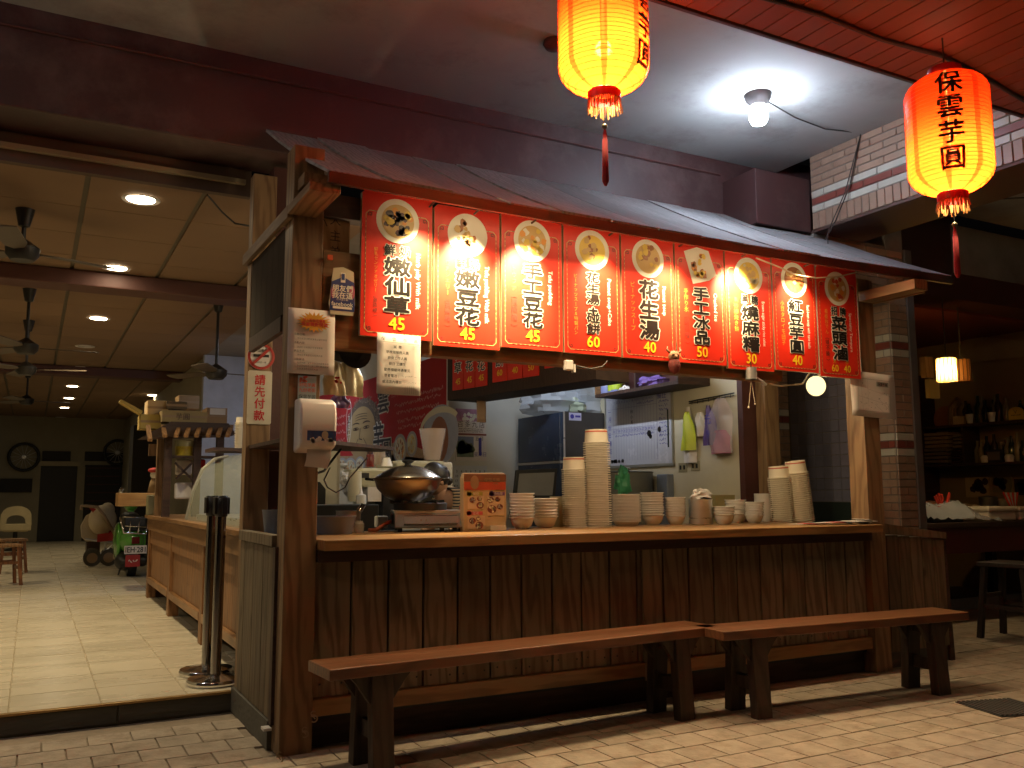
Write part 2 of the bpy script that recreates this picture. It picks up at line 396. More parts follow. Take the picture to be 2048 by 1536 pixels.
# drain mat set in the pavement
dm = thing('floor_grate', 'dark square mat lying flat on the pavers at the far right', 'mat', (3.75,-1.03,0))
R_ = Matrix.Rotation(radians(-16),3,'Z'); c0 = V((3.80,-1.02,.003))
MB().obox(c0, (.36,.36,.006), R_).build('base', M_black, dm)
b = MB()
for i in range(12): b.obox(c0+R_@V((-.165+.03*i,0,.005)), (.016,.34,.006), R_)
b.build('rib', mat('rubber', (.035,.033,.032), .8), dm, kind='stuff')

# shop floor, step
sf = box('shop_floor', (-4,1.05,-.2), (.9,21.4,FL-.006), M_slabj, kind='structure')
i = 0
for j in range(46):
    y = 1.062+j*.44
    for x in (-1.98,-1.545,-1.112,-.679,-.246,.187):
        if x < -1.2 and y < 4.5 and x < -1.6: continue
        if x > -.1 and 2.0 < y: continue
        tile('floor_tile', (x,y,FL-.008), X1, Y1, .433, .44, M_slab, sf, .008, .004, .0006); i += 1
st = thing('step', 'dark slate step with a brass edge strip up to the shop floor', 'step', (-1.5,1.03,0))
for k in range(5):
    x0 = -3.0+k*.6; box('riser_slab', (x0+.003,1.03+rnd(0,.004),0), (min(x0+.597,.0),1.05,FL-.012), M_stone, st, bev=.004)
box('edge_strip', (-3,1.024,FL-.010), (-.003,1.062,FL+.003), M_strip, st, bev=.002)

# arcade ceiling, maroon beam, soffit
box('ceiling', (-8,-1.15,3.82), (4.21,.95,3.95), M_ceil, kind='structure')
bm_ = thing('beam', 'deep maroon painted concrete beam above the shop front', 'beam', (0,.95,3.25))
box('beam_body', (-8,.95,3.25), (4.75,1.35,3.95), M_maroon, bm_, bev=.01)
box('shutter_rail', (-8,1.29,3.142), (.02,1.325,3.172), mat('rail_paint', (.36,.30,.19), .5), bm_)
box('header_panel', (-8,1.33,3.075), (.06,1.385,3.247), mat('header_brown', (.10,.06,.04), .7), bm_)
MB().tube([(-8,.94,3.70),(-2,.94,3.69),(.5,.94,3.70),(3.6,.94,3.695)],.009,6).build('conduit', M_frame, bm_)
bx = box('beam_box', at(1512,440,Y=.58)*1 and (3.625,.58,3.21), (4.19,.945,3.64), M_maroon, bev=.006, label='boxy maroon casing under the ceiling where beam meets tiled wall', cat='casing')
so = thing('soffit', 'red board soffit with a cable along the street side', 'soffit', (0,-1.2,3.5))
k = -9.0
while k < 9:
    box('board', (k+.004,-3.4,3.5), (k+.116,-1.15+.002*(int(k*50)%3),3.525), M_soffit, so); k += .12
box('backing', (-9,-3.45,3.53), (9,-1.145,3.95), M_frame, so)
box('end_board', (-9,-1.143,3.49), (9,-1.152+.03,3.818), M_maroon, so)
# small unlit ceiling fitting behind the first lantern
uf = at(1108,88,Z=3.80); MB().lathe([(0,-.05),(.05,-.045),(.065,-.02),(.06,0),(0,0)],20,uf+V((0,0,.018))).build('ceiling_rose', M_frame, smooth=60, label='unlit brown ceiling rose half hidden behind the large lantern', cat='fitting')

# tiled cross beam on the right (face X=4.2) with its courses
tb = thing('tiled_beam', 'tiled beam with white and oxblood stripes crossing under the ceiling', 'beam', (4.2,0,3.23))
box('beam_core', (4.21,-3.0,3.232), (4.75,.58,3.95), M_grout, tb)
box('beam_underside', (4.2,-3.0,3.21), (4.75,.62,3.23), mat('dark_soffit_paint', (.07,.035,.025), .7), tb)
o = (4.21,.58,3.232)
courses(o, -Y1, Z1, 3.0, [(.135,M_peach,.068),(.058,M_cream,.25),(.058,M_brick,.25),(.058,M_cream,.25)]+[(.057,M_peach,.23)]*5, tb)
# partition wall with passage, pier, blue tiles (plane X=5.0)
pw = thing('tiled_wall', 'peach brick wall with cream bands beside the dark bar', 'wall', (5.0,.56,0))
box('wall_core', (5.01,.57,0), (5.22,4,3.9), M_grout, pw)
def pr(n, z0=0): # course pattern: cream, oxblood, cream bands
    rows = []; z = z0
    for i in range(n):
        q = (i+3)%13
        rows.append((.062, M_cream if q in (4,6) else M_brick if q == 5 else M_peach, None))
    return rows
courses((5.01,.57,.62), X1, Z1, .21, pr(35), pw, .21)
courses((5.01,.95,.62), -Y1, Z1, .38, pr(35), pw, .21)
box('metal_edge', (5.222,.55,0), (5.30,.60,3.2), mat('grey_door_edge', (.16,.14,.14), .4, .3), pw)
box('header_core', (4.2,.57,2.72), (5.005,.75,3.205), M_grout, pw)
courses((4.2,.57,2.72), X1, Z1, 1.0, [(.15,M_peach,.068)]+[(.062,M_peach,None)]*5, pw)
bw = thing('blue_tile_wall', 'slate blue square tiles lining the passage behind the cup stacks', 'wall', (5.0,1.3,0))
for j in range(16):
    for i in range(8): tile('wall_tile', (5.01,1.69-i*.093,1.12+j*.1), -Y1, Z1, .093, .1, M_blue, bw, .006, .005)
box('dado', (4.996,.952,0), (5.008,1.69,1.118), M_dado, bw)
pp = thing('brick_pier', 'narrow brick pier with cream bands at the end of the passage', 'wall', (4.8,1.69,0))
box('pier_core', (4.5,1.70,0), (5.0,2.0,3.4), M_grout, pp)
courses((4.6,1.70,.9), X1, Z1, .40, pr(28), pp, .21)
sw = thing('switch_box', 'pale green switch plate on the brick pier above cups', 'switch', (4.87,1.68,1.6))
a = at(1541,890,Y=1.69); bq = at(1552,925,Y=1.69); 
box('plate', (a.x-.03,1.685,bq.z), (a.x+.05,1.692,a.z+.06), mat('pale_green_plastic',(.25,.32,.25),.4), sw, bev=.002)
MB().lathe([(0,.006),(.008,.005),(.009,0)],10,(a.x+.01,1.683,a.z),Matrix.Rotation(radians(90),3,'X')).build('button', M_black, sw)
# far bay: glossy grey shutter box, red column casing, ceiling
box('column_casing', (5.66,.92,3.19), (6.36,1.25,3.9), M_maroon, label='maroon column casing past the tiled beam, above the bar', cat='column', bev=.006)
shb = box('shutter_box', (6.36,1.0,3.25), (14,1.4,3.72), mat('glossy_grey_paint',(.36,.34,.34),.16,.35,.2,3,.35,3), label='glossy grey shutter box above the dark bar opening', cat='shutter box')
box('bay_ceiling', (4.76,-.78,3.82), (14,1.0,3.95), M_ceil, kind='structure')
box('bar_lintel', (5.3,1.0,3.0), (14,1.35,3.248), M_frame, label='dark lintel spanning the bar opening under the shutter box', cat='lintel')
# ================================================================== THE STALL
S = thing('food_stall', 'weathered timber dessert stall with plank front and sloping board roof', 'stall', (2.0,.4,0))
M_post = W_post
# posts
box('post', (0,0,0), (.155,.15,2.94), W_post, S, bev=.004)
box('post', (3.985,0,0), (4.14,.15,2.70), W_post, S, bev=.004)
box('post', (0,.95,FL), (.137,1.05,3.1), W_post, S, bev=.004)
box('post', (3.99,.95,FL), (4.14,1.05,3.1), W_post, S, bev=.004)
# front planks
n = 20; L0, L1 = .158, 3.983; pw_ = (L1-L0)/n
for i in range(n):
    x = L0+i*pw_; z = .955-rnd(0,.004)
    box('plank', (x+.005+rnd(0,.003),.045+rnd(0,.006),.235), (x+pw_-.005,.07,z), W_plank, S, bev=.002)
box('plank', (2.10,.028,.13), (2.235,.044,.955), W_plank, S, bev=.002)
box('backing_board', (L0,.075,.13), (L1,.09,.955), M_black, S)
b = MB()
for i in range(n):
    for zz in (.90,.285):
        for dx in (.04,pw_-.04): b.lathe([(.0055,0),(.004,.0025),(0,.003)],8,(L0+i*pw_+dx+rnd(-.006,.006),.0455,zz+rnd(-.012,.012)),Matrix.Rotation(radians(90),3,'X'))
b.build('nail_heads', M_iron, S, kind='stuff')
box('bottom_rail', (L0,.02,.155), (2.098,.072,.232), W_top, S, bev=.003)
box('bottom_rail', (2.237,.02,.155), (L1,.072,.232), W_top, S, bev=.003)
box('plinth', (L0,.10,0), (L1,.14,.152), W_dark, S)
# counter top
box('counter_top', (.16,-.12,.935), (3.975,.80,.985), W_top, S, bev=.004)
box('counter_rail', (.16,-.02,.875), (3.98,.02,.932), W_dark, S)
# left side panel
for i in range(7):
    y = .155+i*.112
    box('side_plank', (-.012+rnd(0,.003),y+.0025,.135), (.012,y+.1095,.945), W_plankY, S, bev=.002)
box('side_cap', (-.022,-.04+.195,.948), (.03,.945,1.003), W_plankY, S, bev=.003)
box('side_stile', (-.016,.105,.12), (.012,.153,.947), W_dark, S)
box('side_plinth', (-.02,.155,0), (.03,1.03,.13), M_stone, S)
# right wing panel
for i in range(5):
    x = 4.205+i*.122
    box('wing_plank', (x+.003,.05,.11), (x+.119,.075,.90-.010*i), W_plankY, S, bev=.002)
MB().prism([(4.17,.915),(4.82,.862),(4.82,.905),(4.17,.985)], (0,.09,0), X1, Z1, .06).build('wing_cap', W_plankY, S, bev=.003)
MB().prism([(4.815,0),(4.86,0),(4.835,.9),(4.815,.9)], (0,.10,0), X1, Z1, .05).build('wing_stay', W_dark, S)
box('wing_plinth', (4.16,.07,0), (4.82,.09,.108), M_stone, S)
# beam carrying the menu boards
box('sign_beam', (.157,.01,1.925), (3.25,.10,2.42), W_beamX, S, bev=.004)
box('top_beam', (.157,.02,2.60), (3.983,.11,2.72), W_dark, S)
# horizontal ties
box('tie', (-.03,-.41,2.572), (.115,-.003,2.615), W_tieY, S, bev=.004)
box('tie', (-.03,-.003,2.555), (-.003,1.06,2.62), W_tieY, S, bev=.004)
box('tie_block', (.02,-.12,2.70), (.15,-.003,2.76), W_tieY, S)
box('tie', (3.99,-.46,2.53), (4.12,-.003,2.60), W_tieY, S, bev=.004)
box('tie', (4.142,-.40,2.53), (4.17,1.06,2.60), W_tieY, S, bev=.004)
# left end closing boards (inside of stall seen from the street)
box('end_board', (.158,.06,2.18), (.31,.085,2.66), wood('raw_pine', (.40,.25,.11), (.25,.14,.055), 'Z', .55, .05), S)
box('side_rail', (.0,.20,2.02), (.03,.945,2.10), W_dark, S)
for k in range(6): box('side_board', (.004,.165+k*.13,2.105), (.024,.165+k*.13+.127,2.553), MATS.get('dull_board') or mat('dull_board',(.05,.036,.024),.95,0,.25,5,spec=.1), S)
# roof: boards running down the slope, small gaps between them
za, zb, ya, yb = 2.66, 3.36, -.42, .93
np_ = 14; x0, x1 = .05, 4.42
sl = V((0,yb-ya,zb-za)); nn = V((0,-sl.z,sl.y)).normalized()
def sag(t): return -.022*sin(pi*t)
for i in range(np_):
    a, c = i/np_, (i+1)/np_; gp = .009 if i not in (3,4,6,10) else .014
    b = MB(); vs = []; lift_ = rnd(0,.012)
    for t,e in ((a,gp/2),(c,-gp/2)):
        for s_ in (0,.25,.5,.75,1):
            x = x0+(x1-x0)*t+e; zz = za+(zb-za)*s_+sag(t)*(1-s_*.6)-.02*sin(pi*s_)
            vs.append(V((x,ya+(yb-ya)*s_,zz))+nn*.0)
    top = [p+nn*(.014+lift_) for p in vs]
    fs = []
    for k in range(4):
        fs += [(k+10,k+15,k+16,k+11),(k,k+1,k+6,k+5)]
        fs += [(k,k+10,k+11,k+1),(k+5,k+6,k+16,k+15)]
    fs += [(0,5,15,10),(4,14,19,9)]
    b.add(vs+top, fs); b.build('roof_board', W_roof, S, smooth=30)
b = MB(); N = 24
for k in range(N):
    for q in range(1): 
        t0,t1 = k/N,(k+1)/N
        b.bar((x0+(x1-x0)*t0,ya-.005,za+sag(t0)-.02),(x0+(x1-x0)*t1,ya-.005,za+sag(t1)-.02),.022,.052)
b.build('fascia', M_fascia, S)
for y_ in (.25,): box('roof_batten', (x0+.02,y_,za+(zb-za)*(y_-ya)/(yb-ya)-.085), (x1-.02,y_+.05,za+(zb-za)*(y_-ya)/(yb-ya)-.045), W_dark, S)
# handwriting on the pine board and post
f = Flat(); f.text('〵',.02,.36,.05); f.vtext('大主弟陳',.075,.42,.062,1.35,res=3)
f.build('handwriting', M_brownink, ((.158,.0585,2.22),X1,Z1), .0012, S)

# ------------------------------------------------------------------ the nine hanging menu boards
PAL = dict(w=mat('food_white',(.85,.82,.72),.4,var=0), o=mat('food_orange',(.75,.32,.05),.4,var=0), y=mat('food_yellow',(.80,.58,.10),.4,var=0),
           d=mat('food_dark',(.06,.03,.03),.4,var=0), b=mat('food_brown',(.33,.12,.04),.4,var=0), g=mat('food_pale',(.72,.66,.45),.4,var=0),
           r=mat('food_red',(.55,.08,.03),.4,var=0), n=mat('food_tan',(.62,.42,.16),.4,var=0), p=mat('food_grey',(.42,.40,.40),.4,var=0))
M_hot = PAL['w']
def menu_print(par, fr, w, h, big, small, price, en, jp, opt, food, shape='o', wide=False, lay=0):
    k = Flat(); gld = Flat(); m = .022; ct = .045
    # dashed double border with curled corners
    y1b = h-.11
    for A,B in (((m,m+ct),(m,y1b-ct)),((w-m,m+ct),(w-m,y1b-ct)),((m+ct,m),(w-m-ct,m)),((m+ct,y1b),(w*.26,y1b)),((w*.74,y1b),(w-m-ct,y1b))):
        gld.line([A,B],.004); k.dashes(A,B,.018,.010,.0022)
    for cx_,cy_,sx_,sy_ in ((m,m,1,1),(w-m,m,-1,1),(m,y1b,1,-1),(w-m,y1b,-1,-1)):
        q = [(0,ct),(0,.018),(.018,0),(ct,0)]; gld.line([(cx_+sx_*a,cy_+sy_*b) for a,b in q],.004); 
        q = [(.012,.03),(.012,.012),(.030,.012),(.030,.026),(.02,.026),(.02,.02)]; k.line([(cx_+sx_*a,cy_+sy_*b) for a,b in q],.0035)
    gld.build('border', PAL['n'], fr, .0010, par); k.build('border_dash', M_brownink, fr, .0016, par)
    # bowl picture
    bu, bv, br = w/2+.0, h-.148, w*.305
    f = Flat()
    if shape == 'o': f.disc(bu,bv,br,36)
    else: f.add([(bu-br*1.05,bv+br*.7),(bu-.02,bv+br*1.02),(bu+br*.6,bv+br*.9),(bu+br*1.1,bv-br*.35),(bu+br*.6,bv-br*.7),(bu-br*.5,bv-br)],[(0,5,4,3,2,1)])
    f.build('bowl_print', PAL['w'], fr, .0022, par)
    if shape == 'o':
        f = Flat(); f.disc(bu,bv-.002,br*.76,32); f.build('soup_print', PAL[food[0]], fr, .0030, par)
    for c in sorted(set(food[1:])):
        f = Flat(); cnt = food[1:].count(c)*6
        for i in range(cnt):
            a = rnd(0,6.3); r_q = br*.62*math.sqrt(rnd(0,1)); f.blob(bu+r_q*cos(a), bv+r_q*sin(a), br*rnd(.09,.19))
        f.build('food_print', PAL[c], fr, .0036+.0005*'wodbgrnpy'.index(c), par)
    # big name, outlined
    top = bv-br-.012; bot = .118
    if small: sh = .062
    else: sh = 0
    n_ = sum(.62 if c == '+' else 1 for c in big); adv = (top-sh-bot)/n_; sz = min(adv/1.0, w*.36)
    for off,mm,lf,nm in ((.105,PAL['w'],.0024,'name_outline'),(.048,M_ink,.0042,'name_lettering')):
        f = Flat(); f.vtext(big, w/2, top-sh, sz*.98, adv/(sz*.98), off, 1.26 if adv > w*.3 else 1.5, 2)
        if small:
            f.text(small[0], w/2-w*.105, top-sh/2+.004, .062, off*.8); f.text(small[1], w/2+w*.105, top-sh/2+.004, .062, off*.8)
        f.build(nm, mm, fr, lf, par)
    # price
    f = Flat()
    if wide:
        f.text('60', w*.36, .062, .068, .022); f.text('40', w*.66, .062, .068, .022); f.text('大', w*.36, .108, .03); f.text('小', w*.66, .108, .03)
    else: f.text(price, w/2, .075, .092, .024)
    f.build('price', M_yellow, fr, .0024, par)
    f = Flat(); f.text(en, w*.80, top-.03-.0*len(en), .037, .012, -pi/2, min(1,(h*.52)/(len(en)*.0205)), 't'); f.build('english_name', PAL['w'], fr, .0024, par)
    f = Flat(); js = min(.036,(h*.45)/max(1,len(jp)+len(opt)*1.05)); f.vtext(jp, w*.2, top-.02, js, 1.05); f.build('japanese_name', PAL['o'] if par else PAL['y'], fr, .0024, par)
    if opt:
        f = Flat(); f.vtext(opt, w*.2, top-.02-js*1.05*len(jp)-.01, js*1.15, 1.03); f.build('option_note', M_brownink, fr, .0024, par)
MENU = [('嫩仙草','鮮奶','45','Herb jelly With milk','鮮乳センツァオゼリー','（選兩種）','nddyod','o','mixed dark jelly and fruit'),
        ('嫩豆花','鮮奶','45','Tofu pudding With milk','豆乳ジェリー','（選兩種）','wbbn','o','white bowl with a brown heap'),
        ('手工豆花','','45','Tofu pudding','トウファ','（選兩種）','noyw','o','tofu and orange pieces'),
        ('花生湯+碰餅','','60','Peanut soup+Cake','ピーナッツスープ&特製パン','','ynb','o','cake in peanut soup'),
        ('花生湯','','40','Peanut soup','ピーナッツスープ','','nyb','o','plain peanut soup'),
        ('手工冰品','','50','Crushed ice','手作り氷','（選四種）','wybo','s','square plate of shaved ice'),
        ('燒麻糬','黑糖','30','Brown sugar sticky rice cakes','黑砂糖焼き餅','','ygn','o','pale yellow rice cakes'),
        ('紅豆芋圓','','40','Red bean soup with taro balls','小豆タロイモ団子','','bbonr','o','red bean soup'),
        ('菜頭滷','招牌','','Specialty Tempura','看板おでん','（辣不辣）','nrow','o','radish and tempura')]
PITCH, SX0 = .4015, .345
for i,(big,small,price,en,jp,opt,food,shape,desc) in enumerate(MENU):
    x = SX0+i*PITCH; wd = PITCH-.012; z0 = 1.985+rnd(-.013,.011)+(.012 if i == 0 else 0); h = .765
    t = thing('menu_sign', f'red hanging menu board priced {price or "60 and 40"}, picture of {desc}', 'sign', (x+wd/2,-.02,z0), 'red menu boards under the stall roof')
    MB().prism([(0,0),(wd,0),(wd,h),(.02,h),(0,h-.02)], (x,-.0255,z0), X1, Z1, -.022).build('board', mat('board_edge',(.42,.30,.17),.6,var=.05) if i == 0 else MATS['board_edge'], t)
    MB().add([(x+.001,-.0262,z0+.001),(x+wd-.001,-.0262,z0+.001),(x+wd-.001,-.0262,z0+h-.001),(x+.02,-.0262,z0+h-.001),(x+.001,-.0262,z0+h-.02)],[(0,1,2,3,4)]).build('red_face', M_red, t)
    menu_print(t, (V((x,-.0265,z0)),X1,Z1), wd, h, big, small, price, en, jp, opt, food, shape, i == 8)
# ================================================================== LAMPS
def lamp(kind, name, loc, e, col, parent=None, r=.03, target=None, size=70, blend=.6, sx=None, sy=None):
    d = bpy.data.lights.new(name, kind); d.energy = e; d.color = col
    if kind == 'AREA': d.shape = 'RECTANGLE'; d.size = sx; d.size_y = sy
    else: d.shadow_soft_size = r
    if kind == 'SPOT': d.spot_size = radians(size); d.spot_blend = blend
    o = bpy.data.objects.new(name, d); COL.objects.link(o); loc = V(loc); WL[o] = loc
    if target is not None: o.rotation_euler = (V(target)-loc).to_track_quat('-Z','Y').to_euler()
    if parent: o.parent = parent; loc = loc-WL[parent]
    o.location = loc; return o
WARM, AMBER, COOL = (1,.76,.40), (1,.55,.2), (.66,.80,1)
E_white = emis('cool_bulb_glow', (.8,.9,1), 40); E_warm = emis('warm_bulb_glow', (1,.78,.42), 25)
M_socket = mat('grey_socket', (.12,.11,.11), .5)
M_wire = mat('dark_wire', (.03,.025,.022), .6); M_wirew = mat('pale_wire', (.62,.52,.38), .5)
# cool bulb on the arcade ceiling
p = V((3.04,-.08,3.82)); t = thing('ceiling_bulb', 'bright cool white bulb in a round grey socket on the ceiling', 'light bulb', p)
MB().lathe([(0,-.075),(.05,-.075),(.085,-.03),(.09,0),(0,0)],24,p).build('socket', M_socket, t, smooth=50)
MB().lathe([(.03,-.075),(.034,-.095),(.058,-.135),(.062,-.165),(.045,-.20),(0,-.215)],20,p).build('bulb', E_white, t, smooth=True)
lamp('POINT','bulb_light',p+V((0,0,-.155)),76,COOL,t,.075)
w1 = [p+V((.05,0,-.02)),at(1590,235,Z=3.79),at(1650,258,Z=3.80),at(1722,266,X=4.19)]
w1 += [at(1715,300,X=4.19),at(1700,370,X=4.18),at(1672,440,X=4.15),at(1650,480,X=4.13)]
MB().tube(w1,.005,6).build('wire', M_wire, label='thin dark wire from the ceiling bulb down the tiled beam', cat='wire')
MB().tube([at(1722,266,X=4.185),at(1690,385,X=4.15),at(1655,465,X=4.10),(4.05,.3,3.0)],.004,6).build('wire', M_wire, label='second wire hanging beside the tiled beam to stall roof', cat='wire')
# more of the same bulbs further along the arcade, out of view
p = V((-3.4,-.1,3.82)); t = thing('ceiling_bulb', 'cool ceiling bulb further along the arcade', 'light bulb', p)
MB().lathe([(0,-.075),(.05,-.075),(.085,-.03),(.09,0),(0,0)],24,p).build('socket', M_socket, t, smooth=50)
MB().lathe([(.03,-.075),(.058,-.135),(.045,-.20),(0,-.215)],20,p).build('bulb', E_white, t, smooth=True)
lamp('POINT','bulb_light',p+V((0,0,-.155)),62,(1,.88,.84),t,.075)
# clamp lamps under the roof, aimed at the menu boards
M_cone = mat('lamp_shade_metal', (.10,.09,.08), .4, .6)
for j,(hx,hy,e) in enumerate(((840,550,95),(930,556,190),(1045,574,205),(1200,585,60),(1340,592,85),(1465,584,170),(1590,600,50))):  # fourth and rightmost lamps added to brighten the boards there
    tgt = at(hx,hy,Y=-.027); q = V((tgt.x+.02,-.265,2.672))
    t = thing('clamp_lamp', ['leftmost','second','third','fourth','fifth','sixth','rightmost'][j]+' clamp lamp under the roof shining on the menu boards', 'lamp', q, 'lamps above the menu boards')
    d = (tgt-q).normalized(); R = d.to_track_quat('Z','Y').to_matrix()
    MB().lathe([(.012,-.045),(.02,-.038),(.035,0),(.034,.002),(.018,-.034)],16,q,R).build('lamp_shade', M_cone, t, smooth=40)
    MB().tube([q-d*.04,(q.x,q.y+.05,q.z+.03),(q.x,-.1,2.69)],.006,6).build('arm', M_cone, t)
    MB().ball(q-d*.022,.014,10,8).build('bulb', E_warm, t, smooth=True)
    lamp('SPOT','lamp_beam',q+d*.006,e,WARM,t,.03,tgt,62,1)
# linear lamp under the roof that throws light down on counter and bench
p = V((2.0,-.02,2.56)); t = thing('tube_lamp', 'warm tube lamp tucked behind the roof edge over the menu boards', 'lamp', (2.0,-.2,2.7))
box('housing', (.5,-.235,2.712), (3.5,-.195,2.73), M_socket, t)
MB().tube([(.52,-.215,2.70),(3.48,-.215,2.70)],.012,8).build('tube', emis('tube_glow',(1,.72,.38),4), t)
lamp('AREA','tube_light',(2.0,-.215,2.685),54,(1,.76,.42),t,target=(2.0,-2.4,0),sx=2.9,sy=.03)
# hanging warm bulb under the right end of the sign beam
p = at(1632,772,Y=.16); t = thing('hanging_bulb', 'glowing warm bulb hanging under the right end of the menu boards', 'light bulb', p)
MB().ball(p,(.066,.066,.07),18,12).build('bulb', emis('hot_bulb_glow',(1,.78,.34),1.3), t, smooth=True)
MB().tube([p+V((0,0,.05)),p+V((.005,0,.10))],.017,10).build('socket', M_black, t)
MB().tube([p+V((0,0,.10)),p+V((-.04,-.02,.13)),at(1605,768,Y=.10),at(1560,772,Y=.08),at(1540,768,Y=.02)],.006,6).build('cord', M_wirew, t)
lamp('POINT','bulb_light',p,9,(1,.76,.38),t,.076)
# pale cable drooping across the last boards
c_ = [at(1512,516,Y=-.12),at(1560,535,Y=-.10),at(1590,549,Y=-.09),at(1632,556,Y=-.09),at(1678,553,Y=-.09),at(1712,545,Y=-.09)]
MB().tube(c_,.005,6).build('cable', M_wirew, label='pale cable drooping across the red bean soup board', cat='cable')
# wind chime, plug box, mask ornament and clip under the beam
p = at(1502,745,Y=-.03); t = thing('wind_chime', 'short metal cylinder with two thin strings hanging under the beam', 'wind chime', p)
MB().lathe([(.034,-.045),(.036,-.045),(.036,.03),(0,.03)],18,p).build('bell', M_steel, t, smooth=40)
MB().tube([p+V((0,0,.03)),p+V((.004,0,.055)),p+V((-.004,0,.07))],.003,6).build('hook', M_wire, t)
for dx in (-.03,.025):
    MB().tube([p+V((0,0,-.045)),p+V((dx*.6,0,-.15)),p+V((dx,0,-.19 if dx > 0 else -.22))],.0022,5).ball(p+V((dx,0,-.2 if dx > 0 else -.225)),.006,8,6).build('string', M_wirew, t)
p = at(1527,765,Y=-.02); MB().tube([p+V((-.05,.02,.04)),p,p+V((.02,0,-.015))],[.004,.009,.010],8).build('jack_plug', M_steel, label='small metal plug on a cord beside the wind chime', cat='plug')
a,b_ = at(1131,720,Y=-.02),at(1150,741,Y=-.02); t = thing('switch_box', 'cream switch box with a cord under the peanut soup board', 'switch', a)
box('case', (a.x,-.03,b_.z),(a.x+.045,.008,a.z),M_plasticw,t,bev=.004); box('case', (a.x+.055,-.02,b_.z-.01),(a.x+.068,.008,a.z-.02),M_plasticw,t)
MB().tube([(a.x+.06,0,a.z-.02),at(1180,738,Y=-.01),at(1205,733,Y=-.02),at(1215,722,Y=-.02)],.004,6).build('cord', M_wire, t)
p = at(1350,715,Y=-.06); t = thing('mask_ornament', 'small carved horned mask with a red beard hanging between two boards', 'ornament', p)
M_carve = mat('carved_wood', (.28,.15,.08), .6, 0, .3, 60, .4, 60)
MB().ball(p+V((0,.01,.01)),(.042,.02,.034),14,10).ball(p+V((0,-.008,.004)),(.012,.014,.013),8,6).ball(p+V((-.018,-.006,.018)),.010,8,6).ball(p+V((.018,-.006,.018)),.010,8,6).build('face', M_carve, t, smooth=True)
for s_ in (-1,1): MB().tube([p+V((s_*.03,.01,.03)),p+V((s_*.052,.01,.045)),p+V((s_*.046,.01,.066))],[.010,.008,.002],6).build('horn', M_carve, t, smooth=True)
MB().lathe([(.032,0),(.038,-.03),(.028,-.07),(.004,-.085)],14,p+V((0,.008,-.015))).build('beard', mat('dark_red_hair',(.16,.03,.025),.7,0,.4,90), t, smooth=True)
MB().tube([p+V((0,.01,.04)),p+V((0,.03,.10))],.002,4).build('string', M_wire, t)

